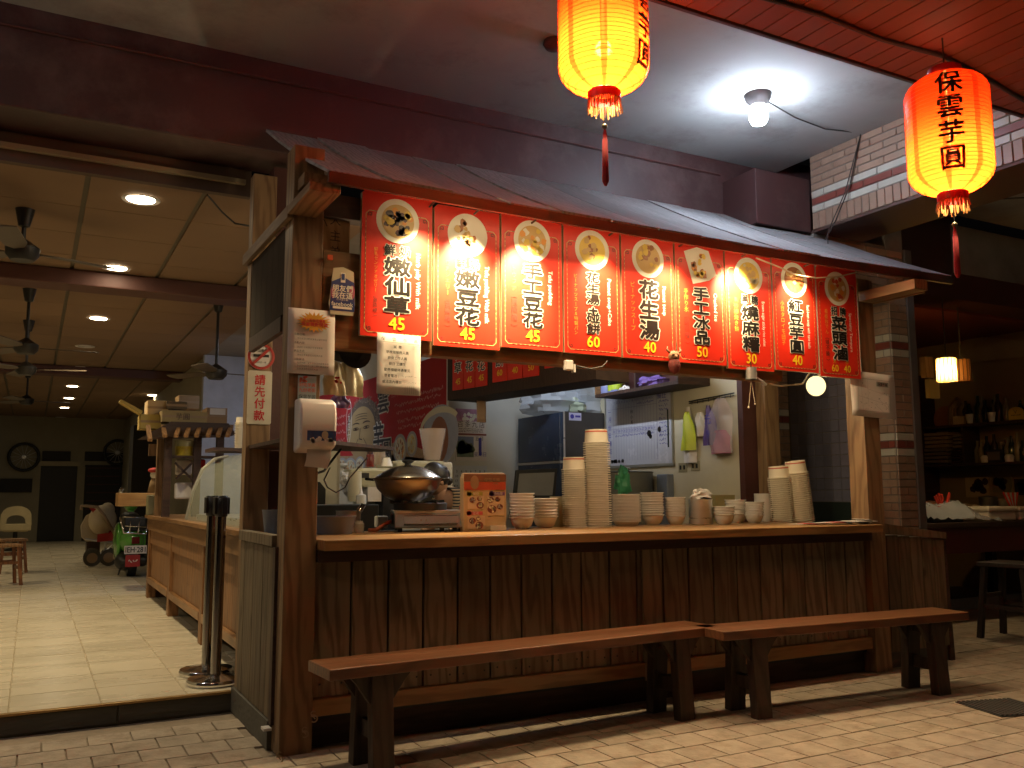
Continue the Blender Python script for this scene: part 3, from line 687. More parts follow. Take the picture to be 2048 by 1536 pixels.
# ------------------------------------------------------------------ paper lanterns
M_lan = translucent('lantern_paper', (.90,.042,.004), .08, (1,.78,.40), dif=.14); M_seam = translucent('lantern_seam_paper', (.42,.018,.002), .03, (1,.3,.05), dif=.2)
M_lancap = mat('lantern_red_cap', (.42,.012,.012), .4); M_tassel = mat('red_tassel', (.28,.012,.02), .8, 0, .3, 120, stretch=(1,1,.1)); M_gold = mat('gold_fringe', (.45,.2,.06), .5, .3, .4, 150)
def lantern(c, R_, H_, ang, label, e):
    t = thing('paper_lantern', label, 'lantern', c, 'red paper lanterns under the soffit')
    def rad(z): # z from -1 to 1
        q = abs(z); return R_*(1 if q < .62 else max(.3, math.sqrt(max(0,1-((q-.62)/.40)**2))))
    nr = 44; prof = []
    for i in range(nr*2+1):
        z = -1+2*i/(nr*2); prof.append((rad(z)+(.0018 if i%2 else -.0022), z*H_/2))
    # wide gores and narrow seam gores, alternating
    A = []; ng = 8
    g1, g2 = MB(), MB()
    for k in range(ng):
        a0 = ang+2*pi*k/ng; wd = .15
        g1.lathe(prof, 5, c, None, a0+wd/2, a0+2*pi/ng-wd/2); g2.lathe(prof, 2, c, None, a0-wd/2, a0+wd/2)
    g1.build('paper_gore', M_lan, t, smooth=True); g2.build('seam', M_seam, t, smooth=True)
    b = MB()
    for i in range(30):
        z = (-.93+1.86*i/29)*H_/2; r = rad(z/(H_/2))+.0025; b.tube([c+V((r*cos(2*pi*k/36),r*sin(2*pi*k/36),z)) for k in range(37)],.0011,4,False)
    b.build('rib_wires', M_lancap, t, kind='stuff')
    MB().lathe([(R_*.40,H_/2-.004),(R_*.42,H_/2+.012),(R_*.40,H_/2+.034),(R_*.34,H_/2+.034)],24,c).build('top_ring', M_lancap, t, smooth=40)
    MB().lathe([(R_*.34,-H_/2-.042),(R_*.36,-H_/2-.04),(R_*.37,-H_/2-.004),(R_*.34,-H_/2+.002)],24,c).build('bottom_ring', M_lancap, t, smooth=40)
    b = MB()
    for k in range(46):
        a = 2*pi*k/46; r = R_*.35; p = c+V((r*cos(a),r*sin(a),-H_/2-.04)); b.tube([p,p+V((cos(a)*rnd(-.004,.014),sin(a)*rnd(-.004,.014),-rnd(.035,.06)))],.004,4)
    b.build('fringe', M_gold, t, kind='stuff')
    MB().tube([c+V((0,0,-H_/2-.05)),c+V((0,0,-H_/2-.16))],.002,4).build('cord', M_wire, t)
    MB().ball(c+V((0,0,-H_/2-.16)),.013,12,8).build('bead', mat('green_bead',(.10,.10,.06),.3) if 'green_bead' not in MATS else MATS['green_bead'], t, smooth=True)
    MB().lathe([(.004,0),(.010,-.03),(.009,-.045),(.012,-.05),(.015,-.24),(.006,-.26),(0,-.26)],12,c+V((0,0,-H_/2-.17))).build('tassel', M_tassel, t, smooth=True)
    MB().tube([c+V((0,0,H_/2+.03)),(c.x,c.y,3.5)],.004,5).build('hanger', M_wire, t)
    MB().tube([c+V((0,0,H_/2+.03)),c+V((0,0,-H_*.12))],.006,5).ball(c+V((0,0,-H_*.17)),.035,12,8).build('bulb', E_warm, t, smooth=True)
    MB().lathe([(.012,.085),(.022,.08),(.042,.046),(.040,.044),(.018,.07),(0,.07)],18,c+V((0,0,-H_*.27))).build('lamp_holder', M_iron, t, smooth=40)  # added opaque cone, blocks direct light from the lantern top
    # lettering wrapped on the paper, facing the street
    f = Flat(); hs = H_*.195
    for i,ch in enumerate('保雲芋圓'): f.text(ch, 0, H_*.315-i*hs*1.06, hs*1.02, .03, res=3)
    d = CAM-c; a1 = math.atan2(d.y,d.x)+lantern.turn
    def bend(x,y,z=0):
        zz = max(-.97,min(.97,y/(H_/2))); r = rad(zz)+.004+z; a = a1+x/R_
        return c+V((r*cos(a), r*sin(a), y))
    f.build('lettering', M_ink, (c,X1,Z1), 0, t, bend)
    lamp('POINT','lantern_light',c+V((0,0,-H_*.27)),e,(1,.78,.42),t,.04)
    return t
lantern.turn = 1.12
D = lambda x,y,d: CAM+(_r*((x-1024)/F)+_u*((768-y)/F)+_f)*d
lantern(D(1206,52,4.0), .2, .62, .2, 'large red lantern cut off by the top of the photo', 52)
lantern.turn = .07
lantern(D(1897,268,4.5), .197, .62, .55, 'red paper lantern with black lettering hanging at upper right', 40)
for k,(p,e) in enumerate(((V((-1.7,-2.3,3.5)),36),(V((4.9,-2.4,3.5)),27))):  # added fill bulbs out of view, brightening the stall front and pavement
    t = thing('soffit_fill_bulb', ['warm bare bulb on the soffit left of the view','warm bare bulb on the soffit right of the view'][k], 'light bulb', p)
    MB().lathe([(0,-.05),(.03,-.05),(.04,0),(0,0)],16,p).build('socket', M_socket, t); MB().ball(p+V((0,0,-.09)),.045,14,10).build('bulb', E_warm, t, smooth=True)
    lamp('POINT','bulb_light',p+V((0,0,-.09)),e,(1,.82,.58),t,.052)
# warm bulb over the stove, hidden from the street by the menu boards
for k,(p,e) in enumerate(((V((.72,.27,2.13)),26),(V((2.05,.27,2.12)),42),(V((3.0,.27,2.12)),21))):
    t = thing('kitchen_bulb', ['warm bulb hanging over the gas stove behind the menu boards','warm bulb hanging over the tallest cup stack behind the menu boards','warm bulb hanging over the steel pot behind the menu boards'][k], 'light bulb', p)
    MB().ball(p,.035,14,10).build('bulb', E_warm, t, smooth=True); MB().tube([p+V((0,0,.03)),p+V((0,0,.08))],.016,8).tube([p+V((0,0,.08)),(p.x,p.y,2.9)],.005,5).build('cord', M_wire, t)
    lamp('POINT','bulb_light',p,e,(1,.82,.52),t,.042)
# cable clipped along the soffit
pts = [at(x,y,Z=3.488) for x,y in ((1500,-12),(1560,5),(1640,30),(1760,78),(1850,103),(1885,112),(1960,150),(2060,208))]
MB().tube(pts,.012,8).build('cable', M_wire, label='thick dark cable sagging along the red board soffit', cat='cable')
MB().tube([at(1940,410,Y=-.3),at(1990,398,Y=-.3),at(2060,395,Y=-.3)],.006,6).build('cable', M_wire, label='dark cable running right behind the small lantern', cat='cable')

# ================================================================== THINGS ON THE POSTS
def fr_rect(x0,y0,x1,y1,Y): a = at(x0,y0,Y=Y); b = at(x1,y1,Y=Y); return a.x,b.z,b.x,a.z
def sheet(name, label, x0,z0,x1,z1,Y, m, cat='notice', tilt=0, curl=.006, sub=6, parent=None):
    b = MB(); o = V((x0,Y,z0)); w_,h_ = x1-x0,z1-z0; vs = []; fs = []
    for j in range(sub+1):
        for i in range(sub+1):
            u_,v_ = i/sub,j/sub; y = -curl*((2*u_-1)**2*(1-v_)+.25*sin(7*v_+3*u_)*.5)
            x,z = u_*w_, v_*h_
            vs.append(o+V((x-tilt*z,y,z+tilt*x)))
    for j in range(sub):
        for i in range(sub): k = j*(sub+1)+i; fs.append((k,k+1,k+sub+2,k+sub+1))
    b.add(vs,fs); t = thing(name, label, cat, (x0+w_/2,Y,z0))
    o_ = b.build('sheet', m, t, smooth=True); md = o_.modifiers.new('thick','SOLIDIFY'); md.thickness = .0006; md.offset = 1
    return t, (V((x0,Y-curl-.002,z0)), (X1+Z1*tilt).normalized(), (Z1-X1*tilt).normalized()), w_, h_
# A: notice with starburst on left post
t, fr, w_, h_ = sheet('paper_notice','white paper notice with a yellow starburst taped to the left post',-.014,1.782,.220,2.105,-.012,M_paper,'notice',0,.005)
f = Flat(); vs = []; 
for i in range(44):
    a = 2*pi*i/44; r = 1 if i%2 else .66+.08*sin(i); vs.append((w_*.54+.088*r*cos(a), h_*.80+.052*r*sin(a)))
f.add(vs,[tuple(range(44))]); f.build('starburst', mat('starburst_orange',(.72,.36,.03),.6,var=.1), fr, .001, t)
f = Flat(); f.text('加入粉絲送優惠', w_*.54, h_*.825, .019, .02, sx=.85); f.text('現省現折現領', w_*.55, h_*.765, .022, .03); f.build('lettering', M_redink, fr, .002, t)
f = Flat()
for i,(s_,yy) in enumerate((('活動日期:',.60),('活動內容:',.47),('參加方式:',.345),('活動辦法:',.22))):
    f.text(s_, w_*.13, h_*yy, .013, .02, align='l')
for yy,ss in ((.535,'即日起至活動結束為止歡迎參加'),(.405,'到店打卡按讚即可享有優惠'),(.285,'請出示手機畫面給服務人員'),(.165,'每桌限用一次不得與其他優惠併用'),(.12,'本店保留修改活動之權利敬請見諒'),(.075,'詳情請洽現場服務人員')):
    f.text(ss, w_*.2, h_*yy, .0105, .005, align='l', res=1)
f.build('small_print', M_greyink, fr, .001, t)
# B: recruitment notice hanging under the first board
t, fr, w_, h_ = sheet('paper_notice','torn recruitment notice hanging below the first menu board',.427,1.70,.663,2.012,-.045,M_paper,'notice',-.008,.01)
f = Flat()
for i,ch in enumerate('保雲芋圓'): f.text(ch, w_*(.12+.25*i), h_*.90, .022, .01)
f.line([(.008,h_*.855),(w_-.01,h_*.845)],.0015)
for s_,yy in (('誠  徵',.78),('早晚班服務人員',.69),('廚房工作人員',.595),('假日 工讀生',.50),('勤勞積極待遇優沃',.40)): f.text(s_, w_*.45, h_*yy, .0175, .02)
f.text('意者電洽 :', w_*.16, h_*.305, .0175, .02, align='l'); f.text('或洽店內櫃台', w_*.12, h_*.205, .0175, .02, align='l')
f.build('lettering', M_ink, fr, .001, t)
f = Flat(); f.scrib(w_*.56,h_*.305,w_*.32,.012,.001); f.scrib(w_*.58,h_*.205,w_*.3,.012,.001); f.build('handwriting', M_greyink, fr, .001, t)
f = Flat()
for i in range(7): f.line([(w_*(.64+.05*i),h_*.02),(w_*(.64+.05*i),h_*.15)],.001)
f.build('tear_lines', M_greyink, fr, .001, t)
# C: map on the right post
t, fr, w_, h_ = sheet('paper_notice','white sheet with a printed street map taped to the right post',3.845,1.722,4.29,2.036,-.012,M_paper,'notice',-.03,.012)
f = Flat(); fw = .0015
f.line([(w_*.14,h_*.13),(w_*.86,h_*.13),(w_*.86,h_*.84),(w_*.14,h_*.84),(w_*.14,h_*.13)],fw)
for a in (((.2,.84),(.24,.13)),((.35,.84),(.36,.3)),((.14,.45),(.86,.3)),((.36,.62),(.86,.5)),((.5,.3),(.7,.13)),((.6,.42),(.82,.2)),((.14,.66),(.36,.64))): f.line([(w_*p,h_*q) for p,q in a],.001)
for i in range(26): f.text('路街店圓停車場口'[i%8], w_*rnd(.18,.82), h_*rnd(.16,.6), .009, res=1)
f.text('P', w_*.24,h_*.73,.018,.02); f.build('map_print', M_greyink, fr, .001, t)
f = Flat(); f.rect(w_*.55,h_*.70,w_*.82,h_*.81); f.build('title_block', mat('map_title_grey',(.30,.30,.26),.6), fr, .0012, t)
f = Flat(); f.text('保雲芋圓',w_*.685,h_*.755,.024,.02); f.build('lettering', M_ink, fr, .002, t)
# paper towel dispenser
x0,z0,x1,z1 = .028,1.395,.207,1.655
t = thing('towel_dispenser','white paper towel dispenser with a blue band on the left post','dispenser',(.117,-.06,z0))
MB().prism([(-.005,0),(-.115,.03),(-.125,.05),(-.125,.20),(-.105,.245),(-.06,.262),(-.005,.262)],(x0,0,z0),Y1,Z1,(x1-x0)).build('cover', M_plasticw, t, bev=.012, smooth=40)
box('blue_band',(x0+.035,-.1265,z0+.058),(x1-.004,-.1255,z0+.105),M_navy,t)
f = Flat(); 
for i in range(14): f.blob(rnd(.0,.135),rnd(.0,.014),rnd(.005,.012))
f.build('wave_print',M_plasticw,((x0+.035,-.1268,z0+.055),X1,Z1),.001,t)
f = Flat(); f.disc(.085,.03,.016,ry=.02); f.build('emblem',mat('tan_print',(.45,.33,.24),.5),((x0+.035,-.1268,z0+.055),X1,Z1),.0015,t)
b = MB(); vs=[(x0+.05,-.075,z0+.02),(x1-.012,-.075,z0+.02),(x1-.016,-.082,z0-.03),(x0+.045,-.080,z0-.03),(x1-.03,-.072,z0-.072),(x0+.04,-.070,z0-.062)]
b.add(vs,[(0,1,2,3),(3,2,4,5)]).build('towel',M_paper,t,smooth=True)
# dragon sticker card above dispenser
a = fr_rect(679,790,756-0,850,-.004) if 0 else (.045,1.655,.135,1.775)
t = thing('post_sticker','small pale blue card with red lettering above the towel dispenser','sticker',(.09,-.004,1.655))
box('card',(a[0],-.005,a[1]),(a[2],-.001,a[3]),mat('sky_card',(.30,.42,.45),.5),t)
f = Flat(); f.text('九份老街',.045,.05,.021,.03); f.text('好吃芋圓',.045,.075,.020,.03); 
for i in range(16): f.blob(rnd(.01,.05),rnd(.09,.115),rnd(.003,.007))
f.build('red_print',mat('coral_ink',(.55,.14,.10),.5),((a[0],-.0055,a[1]),X1,Z1),.001,t)
f = Flat(); f.text('保雲芋圓',.045,.018,.021,.01); f.build('lettering',M_ink,((a[0],-.0055,a[1]),X1,Z1),.001,t)
# sign for check-in: cardboard fan hanging
t = thing('cardboard_fan','blue and cream cardboard check-in fan hanging by the first board','sign',(.26,-.02,2.1))
poly = [(.02,.235),(.0,.05),(.01,.0),(.125,.0),(.135,.06),(.125,.225),(.07,.245)]; o = (.185,-.018,2.09)
MB().prism(poly,o,X1,Z1,-.003).build('card',mat('fan_cream',(.60,.50,.33),.5),t)
f = Flat(); f.add([(.004,.02),(.131,.02),(.133,.06),(.128,.17),(.07,.195),(.012,.165)],[(0,1,2,3,4,5)]); f.build('blue_print',mat('fan_blue',(.03,.045,.18),.45,var=.05),((o[0],o[1],o[2]),X1,Z1),.001,t)
f = Flat(); f.text('朋友們',.068,.135,.036,.03); f.text('我在這',.068,.10,.036,.03); f.text('facebook',.068,.055,.03,.02); f.rect(.02,.03,.118,.042); f.text('打卡送小菜',.068,.078,.012,.01); f.rect(.058,.165,.082,.215); f.build('lettering',M_whiteink,((o[0],o[1],o[2]),X1,Z1),.002,t)
f = Flat(); f.rect(.062,.178,.078,.21); f.build('badge',M_navy,((o[0],o[1],o[2]),X1,Z1),.003,t)
f = Flat(); f.disc(.118,.12,.014,ry=.035); f.disc(.02,.11,.01,ry=.03); f.build('pink_print',mat('fan_pink',(.5,.1,.16),.5),((o[0],o[1],o[2]),X1,Z1),.0015,t)
box('red_clip',(.175,-.02,2.365),(.20,-.003,2.39),mat('orange_clip',(.75,.12,.04),.4),label='tiny orange clip on the edge of the left post',cat='clip')
# no smoking disc and the pay-first sign on the back post (Y=.95)
c = at(522,713,Y=.946); t = thing('no_smoking_sign','round red no smoking sign on the rear left post','sign',c)
Rx = Matrix.Rotation(radians(90),3,'X')
MB().lathe([(0,0),(.078,0),(.078,-.004),(0,-.004)],32,c,Rx).build('disc',M_plasticw,t)
f = Flat(); f.ring(0,0,.078,.016,36); f.line([(-.05,-.05),(.05,.05)],.016); f.build('red_bar',mat('traffic_red',(.42,.04,.03),.4),(c,X1,Z1),.007,t)
f = Flat(); f.rect(-.045,-.004,.045,.012); f.text('禁止吸菸',0,.035,.02,.02); f.text('最高罰一萬',0,-.035,.012,.01); f.build('black_print',M_ink,(c,X1,Z1),.0055,t)
x0,z0,x1,z1 = .0,1.604,.138,1.915
t = thing('pay_first_sign','white plastic sign with four red characters on rear left post','sign',(.07,.94,z0))
MB().prism([(.008,0),(x1-.008,0),(x1,.008),(x1,.303),(x1-.008,.311),(.008,.311),(0,.303),(0,.008)],(x0,.946,z0),X1,Z1,.005).build('plate',mat('ivory_plastic',(.62,.56,.44),.3),t)
f = Flat(); f.vtext('請先付款',x1/2,.293,.064,1.08,.025,res=3); f.build('lettering',M_redink,((x0,.940,z0),X1,Z1),.001,t)
# door frame column beside it, black shelf through the stall side
box('door_frame',(.142,1.06,FL),(.275,1.2,3.2),M_frame,label='scuffed maroon door frame behind the pay first sign',cat='door frame')
t = thing('shelf_board','black shelf board crossing the stall just above the counter items','shelf',(.3,.5,1.45))
MB().prism([(.02,1.03),(.02,.20),(.16,.155),(.85,.80),(.85,1.03)],(0,0,1.462),X1,Y1,.02).build('board',M_dark if 0 else W_dark,t)
MB().tube([(.5,.75,1.46),(.36,.6,1.33),(.20,.55,1.28)],.007,6).build('bracket',M_iron,t)
MB().tube([at(x,y,Y=.3) for x,y in ((660,935),(648,960),(655,975),(672,985),(690,975),(700,955),(735,915))],.004,6).build('wire',M_wire,label='thin loop of wire hanging below the black shelf',cat='wire')
# cap, bags and hook behind the fan
q = at(702,705,Y=.13); t = thing('baseball_hat','black baseball cap hanging by the recruitment notice','hat',q)
MB().ball(q+V((-.03,.05,.02)),(.085,.075,.065),16,10).build('crown',mat('black_cloth',(.01,.01,.011),.85),t,smooth=True)
b = MB(); pts=[]
for i in range(13):
    a = -pi*.95+ i*pi*1.1/12; pts.append((q.x+.02+.085*cos(a), q.y-.015-.02*sin(a)**2, q.z-.0+.085*sin(a)))
b.poly(pts); o_ = b.build('visor',MATS['black_cloth'],t); md = o_.modifiers.new('th','SOLIDIFY'); md.thickness = .006
box('logo',(q.x-.035,q.y-.04,q.z+.030),(q.x-.005,q.y-.036,q.z+.045),M_yellow,t)
MB().tube([q+V((-.02,.02,.08)),q+V((-.02,.02,.2))],.009,6).build('strap',M_black,t)
def bag(name,label,x0,y0,x1,y1,Y,m,dx=.03,cr=.018,seed=1,cat='bag',parts=None):
    R0 = random.Random(seed); a = at(x0,y0,Y=Y); c = at(x1,y1,Y=Y); w_,h_ = c.x-a.x, a.z-c.z; b = MB(); n,m_ = 10,14; vs=[]; fs=[]
    ph = [R0.uniform(0,6) for _ in range(6)]
    for j in range(m_+1):
        for i in range(n+1):
            u_,v_ = i/n, j/m_; wd = .45+.55*min(1,v_*2.2)
            x = a.x+w_/2+(u_-.5)*w_*wd+.004*sin(9*v_+ph[0]); z = a.z-h_*v_
            y = Y-dx*sin(pi*u_)*(.3+.7*v_)+cr*(sin(9*u_+ph[1]+3*v_)*.5+sin(17*u_+ph[2]-5*v_)*.35+sin(11*v_+ph[3]+4*u_)*.3)
            vs.append(V((x,y,z)))
    for j in range(m_):
        for i in range(n): k=j*(n+1)+i; fs.append((k,k+1,k+n+2,k+n+1))
    b.add(vs,fs); o_ = b.build(name,m,smooth=True,label=label,cat=cat); return o_
M_bagw = mat('cream_bag_plastic',(.66,.58,.36),.35,0,.05); M_bagp = mat('purple_bag_plastic',(.16,.09,.24),.35)
bag('plastic_bag','cream plastic bag bunched behind the starburst notice',648,722,690,792,.16,M_bagw,seed=2)
bag('plastic_bag','larger cream plastic bag with a red print hanging below the cap',672,715,726,795,.22,M_bagw,seed=5)
bag('plastic_bag','flat purple bag peeking out under the cream bags',662,786,697,818,.26,M_bagp,seed=7)
for o_,tx in ((bpy.data.objects['plastic_bag'],0),):
    f = Flat(); [f.blob(rnd(-.02,.02),rnd(-.015,.015),.006) for _ in range(9)]; f.build('red_print',M_redink,((o_.location.x,.10,o_.location.z+.07),X1,Z1),.001,o_)
# ================================================================== ON THE COUNTER
CT = .985
def cx_(px, py, Y): return at(px,py,Y=Y).x
# paper cups, upside down in stacks; every cup a thing of its own
def nth(k): return ['lowest','second','third','fourth','fifth','sixth','seventh','eighth','ninth','tenth'][k] if k<10 else '%d%s'%(k+1,{1:'st',2:'nd',3:'rd'}.get((k+1)%10 if (k+1)//10!=1 else 0,'th'))
def make_cup():
    t = thing('paper_cup','cup','cup',(0,0,0))
    MB().lathe([(.078,0),(.0865,.0005),(.088,.003),(.0865,.0058),(.0775,.0064),(.0722,.082),(.0728,.088),(.070,.088),(.070,.080),(0,.080)],24).build('cup_body',M_cup,t,smooth=40)
    MB().lathe([(.0742,.071),(.0735,.079)],24).build('red_band',M_cuprim,t,smooth=True)
    return t
cup0 = make_cup(); used = [0]
NEST = MB().lathe([(.070,0),(.0855,.0004),(.088,.0025),(.088,.0055),(.0855,.0075),(.0705,.0080),(.066,.080),(0,.080)],24).mesh('nested_cup',35); NEST.materials.append(M_cup)
def nested():
    c = bpy.data.objects.new('paper_cup', NEST); COL.objects.link(c); c['category'] = 'cup'; WL[c] = V(); return c
def cup(loc, label, group, tilt, s=1, last=False):
    o = nested() if not last else cup0 if not used[0] else copy_tree(cup0)
    if last: used[0] = 1
    o.location = loc; o.rotation_euler = (tilt[1],tilt[0],0); o.scale = (s,s,s*rnd(.99,1.01)); o['label'] = label; o['group'] = group; return o
PC = .0150
STK = [(1151,.66,27,(-.015,0),.94,'short stack left of the tallest'),(1197,.60,37,(-.012,.0),1.0,'tallest stack'),(1567,.66,23,(-.075,0),.98,'left stack of the leaning pair'),(1606,.60,25,(-.12,.0),1.0,'right stack of the leaning pair')]
def logo(c, r, par, z):
    f = Flat(); f.ring(0,.012,.014,.005,16,a0=.6,a1=5.6); f.ring(.002,-.008,.018,.006,18,a0=-2.2,a1=2.6); f.line([(-.012,.012),(.008,-.01)],.005)
    d = CAM-c; a1 = math.atan2(d.y,d.x)
    f.build('logo',MATS['ring_ink'],(c,X1,Z1),0,par,lambda x,y,z0=0: V(((r+.0012-.153*y)*cos(a1+.15+x/r),(r+.0012-.153*y)*sin(a1+.15+x/r),y+z)))
mat('ring_ink',(.26,.17,.09),.5)
for px,Y,n,tl,s,nm in STK:
    x = cx_(px,1050,Y)
    for k in range(n):
        last = k == n-1
        o = cup((x+tl[0]*k*PC*s+rnd(-.001,.001),Y+rnd(-.001,.001),CT+k*PC*s), ('topmost paper cup, emblem in full view, on the ' if last else nth(k)+' paper cup from the bottom of the ')+nm, 'paper cups, '+nm, tl, s, last)
        if last:
            o.rotation_euler[2] = 0; WL[o] = V(o.location); logo(V(o.location),.079,o,.042)
# porcelain bowls
def lathe_me(name, prof, n=28, m=None, sm=35):
    me = MB().lathe(prof,n).mesh(name,sm); me.materials.append(m); return me
bowl_me = lathe_me('bowl',[(0,.004),(.034,.004),(.036,0),(.040,0),(.043,.006),(.058,.021),(.0665,.042),(.0715,.060),(.0775,.064),(.079,.0665),(.0775,.069),(.0735,.0685),(.064,.046),(.055,.028),(.03,.014),(0,.012)],28,M_porc)
def bowls(px,Y,n,pitch,label,s=1,z0=CT,wob=.001,lean=0):
    x = cx_(px,1048,Y); z = z0
    for k in range(n):
        o = mk('bowl',bowl_me,None,None,(x+rnd(-wob,wob)+lean*k,Y+rnd(-wob,wob),z),(rnd(-.012,.012),rnd(-.012,.012)+lean*3*(k>2),rnd(0,6))); o.scale=(s,s,s)
        pos = 'top white bowl of the ' if k == n-1 else nth(k)+' white bowl from the bottom of the '
        tag(o,pos+label,'bowl','bowls in the '+label); z += pitch[k%len(pitch)] if isinstance(pitch,list) else pitch
bowls(1044,.60,9,.0185,'stack beside the menu card',1.02)
bowls(1090,.66,7,.0185,'stack right of the menu card stack',1.08)
bowls(1305,.70,10,[.021,.013,.012,.012,.018,.019,.018,.018,.017],'stack right of the foam dishes',1.04)
bowls(1352,.66,8,.0175,'stack left of the steel pot',.92)
bowls(1448,.52,4,.0175,'front stack right of the steel pot',1.0)
bowls(1474,.72,6,[.0175,.0175,.0175,.024,.02],'rear stack behind the low one',1.0,lean=-.002)
bowls(1509,.58,6,.018,'stack left of the leaning cups',.88,lean=.0015)
# foam dishes
dish_me = lathe_me('foam_dish',[(0,0),(.07,0),(.087,.0275),(.096,.029),(.098,.0315),(.096,.034),(.090,.034),(.068,.006),(0,.006)],28,mat('white_foam',(.66,.57,.46),.6,0,.05))
for k in range(20):
    tag(mk('foam_dish',dish_me,None,None,(cx_(1253,1048,.66)+rnd(-.001,.001),.66,CT+k*.0092),(0,0,rnd(0,6))),nth(k)+' foam dish from the bottom of the ridged pile','dish','pile of foam dishes')
# translucent plastic tubs stacked behind the cups
M_tub = translucent('cloudy_plastic',(.72,.66,.45),.12,(.9,.85,.7),dif=.5); M_tubw = translucent('milky_plastic',(.78,.74,.68),.06,(.9,.88,.8),dif=.6)
tub_me = lathe_me('tub',[(0,0),(.058,0),(.062,.03),(.062,.034),(.060,.034),(.056,.004),(0,.004)],24,M_tub); tub2 = lathe_me('tub2',[(0,0),(.058,0),(.062,.03),(.062,.034),(.060,.034),(.056,.004),(0,.004)],24,M_tubw)
for k in range(14): tag(mk('plastic_tub',tub_me,None,None,(cx_(1119,1050,.76),.76,CT+k*.0125),(0,0,rnd(0,6))),nth(k)+' cloudy tub from the bottom, behind the short cup stack','tub','cloudy tubs behind the cups')
for k in range(15): tag(mk('plastic_tub',tub2,None,None,(cx_(1527,1045,.76),.76,CT+k*.0125),(0,0,rnd(0,6))),nth(k)+' milky tub from the bottom, beside the leaning cups','tub','milky tubs by the leaning cups')
# steel pot with a crumpled bag on top
x = cx_(1402,1046,.60); t = thing('steel_pot','tall steel pot with a crumpled clear bag on it','pot',(x,.6,CT))
MB().lathe([(0,.002),(.078,.002),(.081,.006),(.081,.165),(.084,.170),(.084,.174),(.079,.174),(.079,.168),(.075,.01),(0,.01)],32,(x,.6,CT)).build('pot_body',M_steel,t,smooth=40)
def crumple(name,label,c,r,m,seed,cat='plastic bag',n=22,mm=14,amp=.28,parent=None,flat=1):
    R0=random.Random(seed); ph=[R0.uniform(0,6) for _ in range(12)]; b=MB(); b.ball((0,0,0),1,n,mm); c=V(c); out=[]
    for p in b.v:
        k = 1+amp*(sin(5*p.x+ph[0]+3*p.z)*.4+sin(7*p.y+ph[1]-4*p.x)*.35+sin(9*p.z+ph[2]+5*p.y)*.35+.25*sin(14*p.x+ph[3])*sin(13*p.y+ph[4])+R0.uniform(-.16,.16))
        q = V((p.x*r[0]*k,p.y*r[1]*k,max(-flat,p.z)*r[2]*k)); out.append(c+q)
    b.v=out; return b.build(name,m,parent,smooth=24,label=label,cat=cat)
M_clear = glassy('clear_film',(.78,.74,.70),.35,.15); M_film = glassy('blue_film',(.55,.60,.68),.45,.2)
crumple('plastic_bag','crumpled pale bag stuffed in the top of the steel pot',(x+.01,.6,CT+.198),(.075,.06,.048),mat('pale_film',(.74,.70,.66),.25),3)
# folded leaflets at the right end of the counter
mat('leaflet_grey',(.22,.2,.2),.4)
t = thing('leaflets','loose heap of printed leaflets at the right end of counter','leaflets',(4.0,.1,CT))
for i in range(7):
    c = V((3.58+i*.055,.20-.03*i,CT+.004+.003*i)); R = Matrix.Rotation(rnd(-.6,.4),3,'Z')@Matrix.Rotation(rnd(-.03,.03),3,'X'); MB().obox(c,(.20,.13,.002),R).build('leaflet',[M_paper,M_redback,MATS['leaflet_grey']][i%3],t)
b = MB(); vs=[]
for i in range(9):
    a = pi*1.2*i/8; vs += [V((3.93+.03*sin(a),-.05,CT+.018+.014*(1-cos(a))-.01)),V((3.93+.03*sin(a),.09,CT+.018+.014*(1-cos(a))-.01))]
b.add(vs,[(2*i,2*i+2,2*i+3,2*i+1) for i in range(8)]).build('curled_leaflet',M_paper,t,smooth=True)
# gas stove with the big lidded pan
R = Matrix.Rotation(radians(-17),3,'Z'); so_ = V((.765,.56,CT)); SX,SY = .40,.33
def sv(x,y,z): return so_+R@V((x,y,z))
t = thing('gas_stove','low steel gas stove with a black burner at the left of the counter','stove',so_)
def srot(mb): mb.v = [sv(*p) for p in mb.v]; return mb
M_stv = mat('worn_blue_steel',(.17,.21,.235),.32,.25,.25,6,.05,30,stain=((.35,.33,.3),7,.58,.75))
srot(MB().prism([(0,.022),(SY,.022),(SY,.115),(.035,.115),(0,.03)],(0,0,0),Y1,Z1,SX)).build('stove_body',M_stv,t,bev=.004)
srot(MB().box((-.004,.03,.105),(SX+.004,SY,.121))).build('top_plate',M_steel,t,bev=.003)
nf = V((0,-.085,.035)).normalized()
srot(MB().obox((SX*.52,.010,.066),(SX*.78,.004,.05),Matrix.Rotation(radians(-22),3,'X'))).build('front_panel',M_stv,t,bev=.002)
srot(MB().box((SX*.13,-.002,.042),(SX*.9,.008,.046)).box((SX*.13,.022,.088),(SX*.9,.03,.092))).build('trim',M_chrome,t)
for dx in (.15,.18): srot(MB().ball((dx,.006,.066),.005,8,6)).build('rivet',M_chrome,t,smooth=True)
for xx,yy in ((.02,.03),(SX-.03,.03),(.02,SY-.04),(SX-.03,SY-.04),(SX*.65,.02)): srot(MB().box((xx,yy,0),(xx+.025,yy+.025,.022))).build('foot',M_black,t)
for yy in (.10,.24): srot(MB().lathe([(.03,0),(.03,.012),(0,.012)],16,(0,yy,.07),Matrix.Rotation(radians(-90),3,'Y'))).build('knob',M_black,t,smooth=40)
srot(MB().lathe([(.155,.121),(.16,.16),(.145,.165),(.14,.125)],28,(SX*.40,SY*.5,0))).build('burner_ring',M_iron,t,smooth=40)
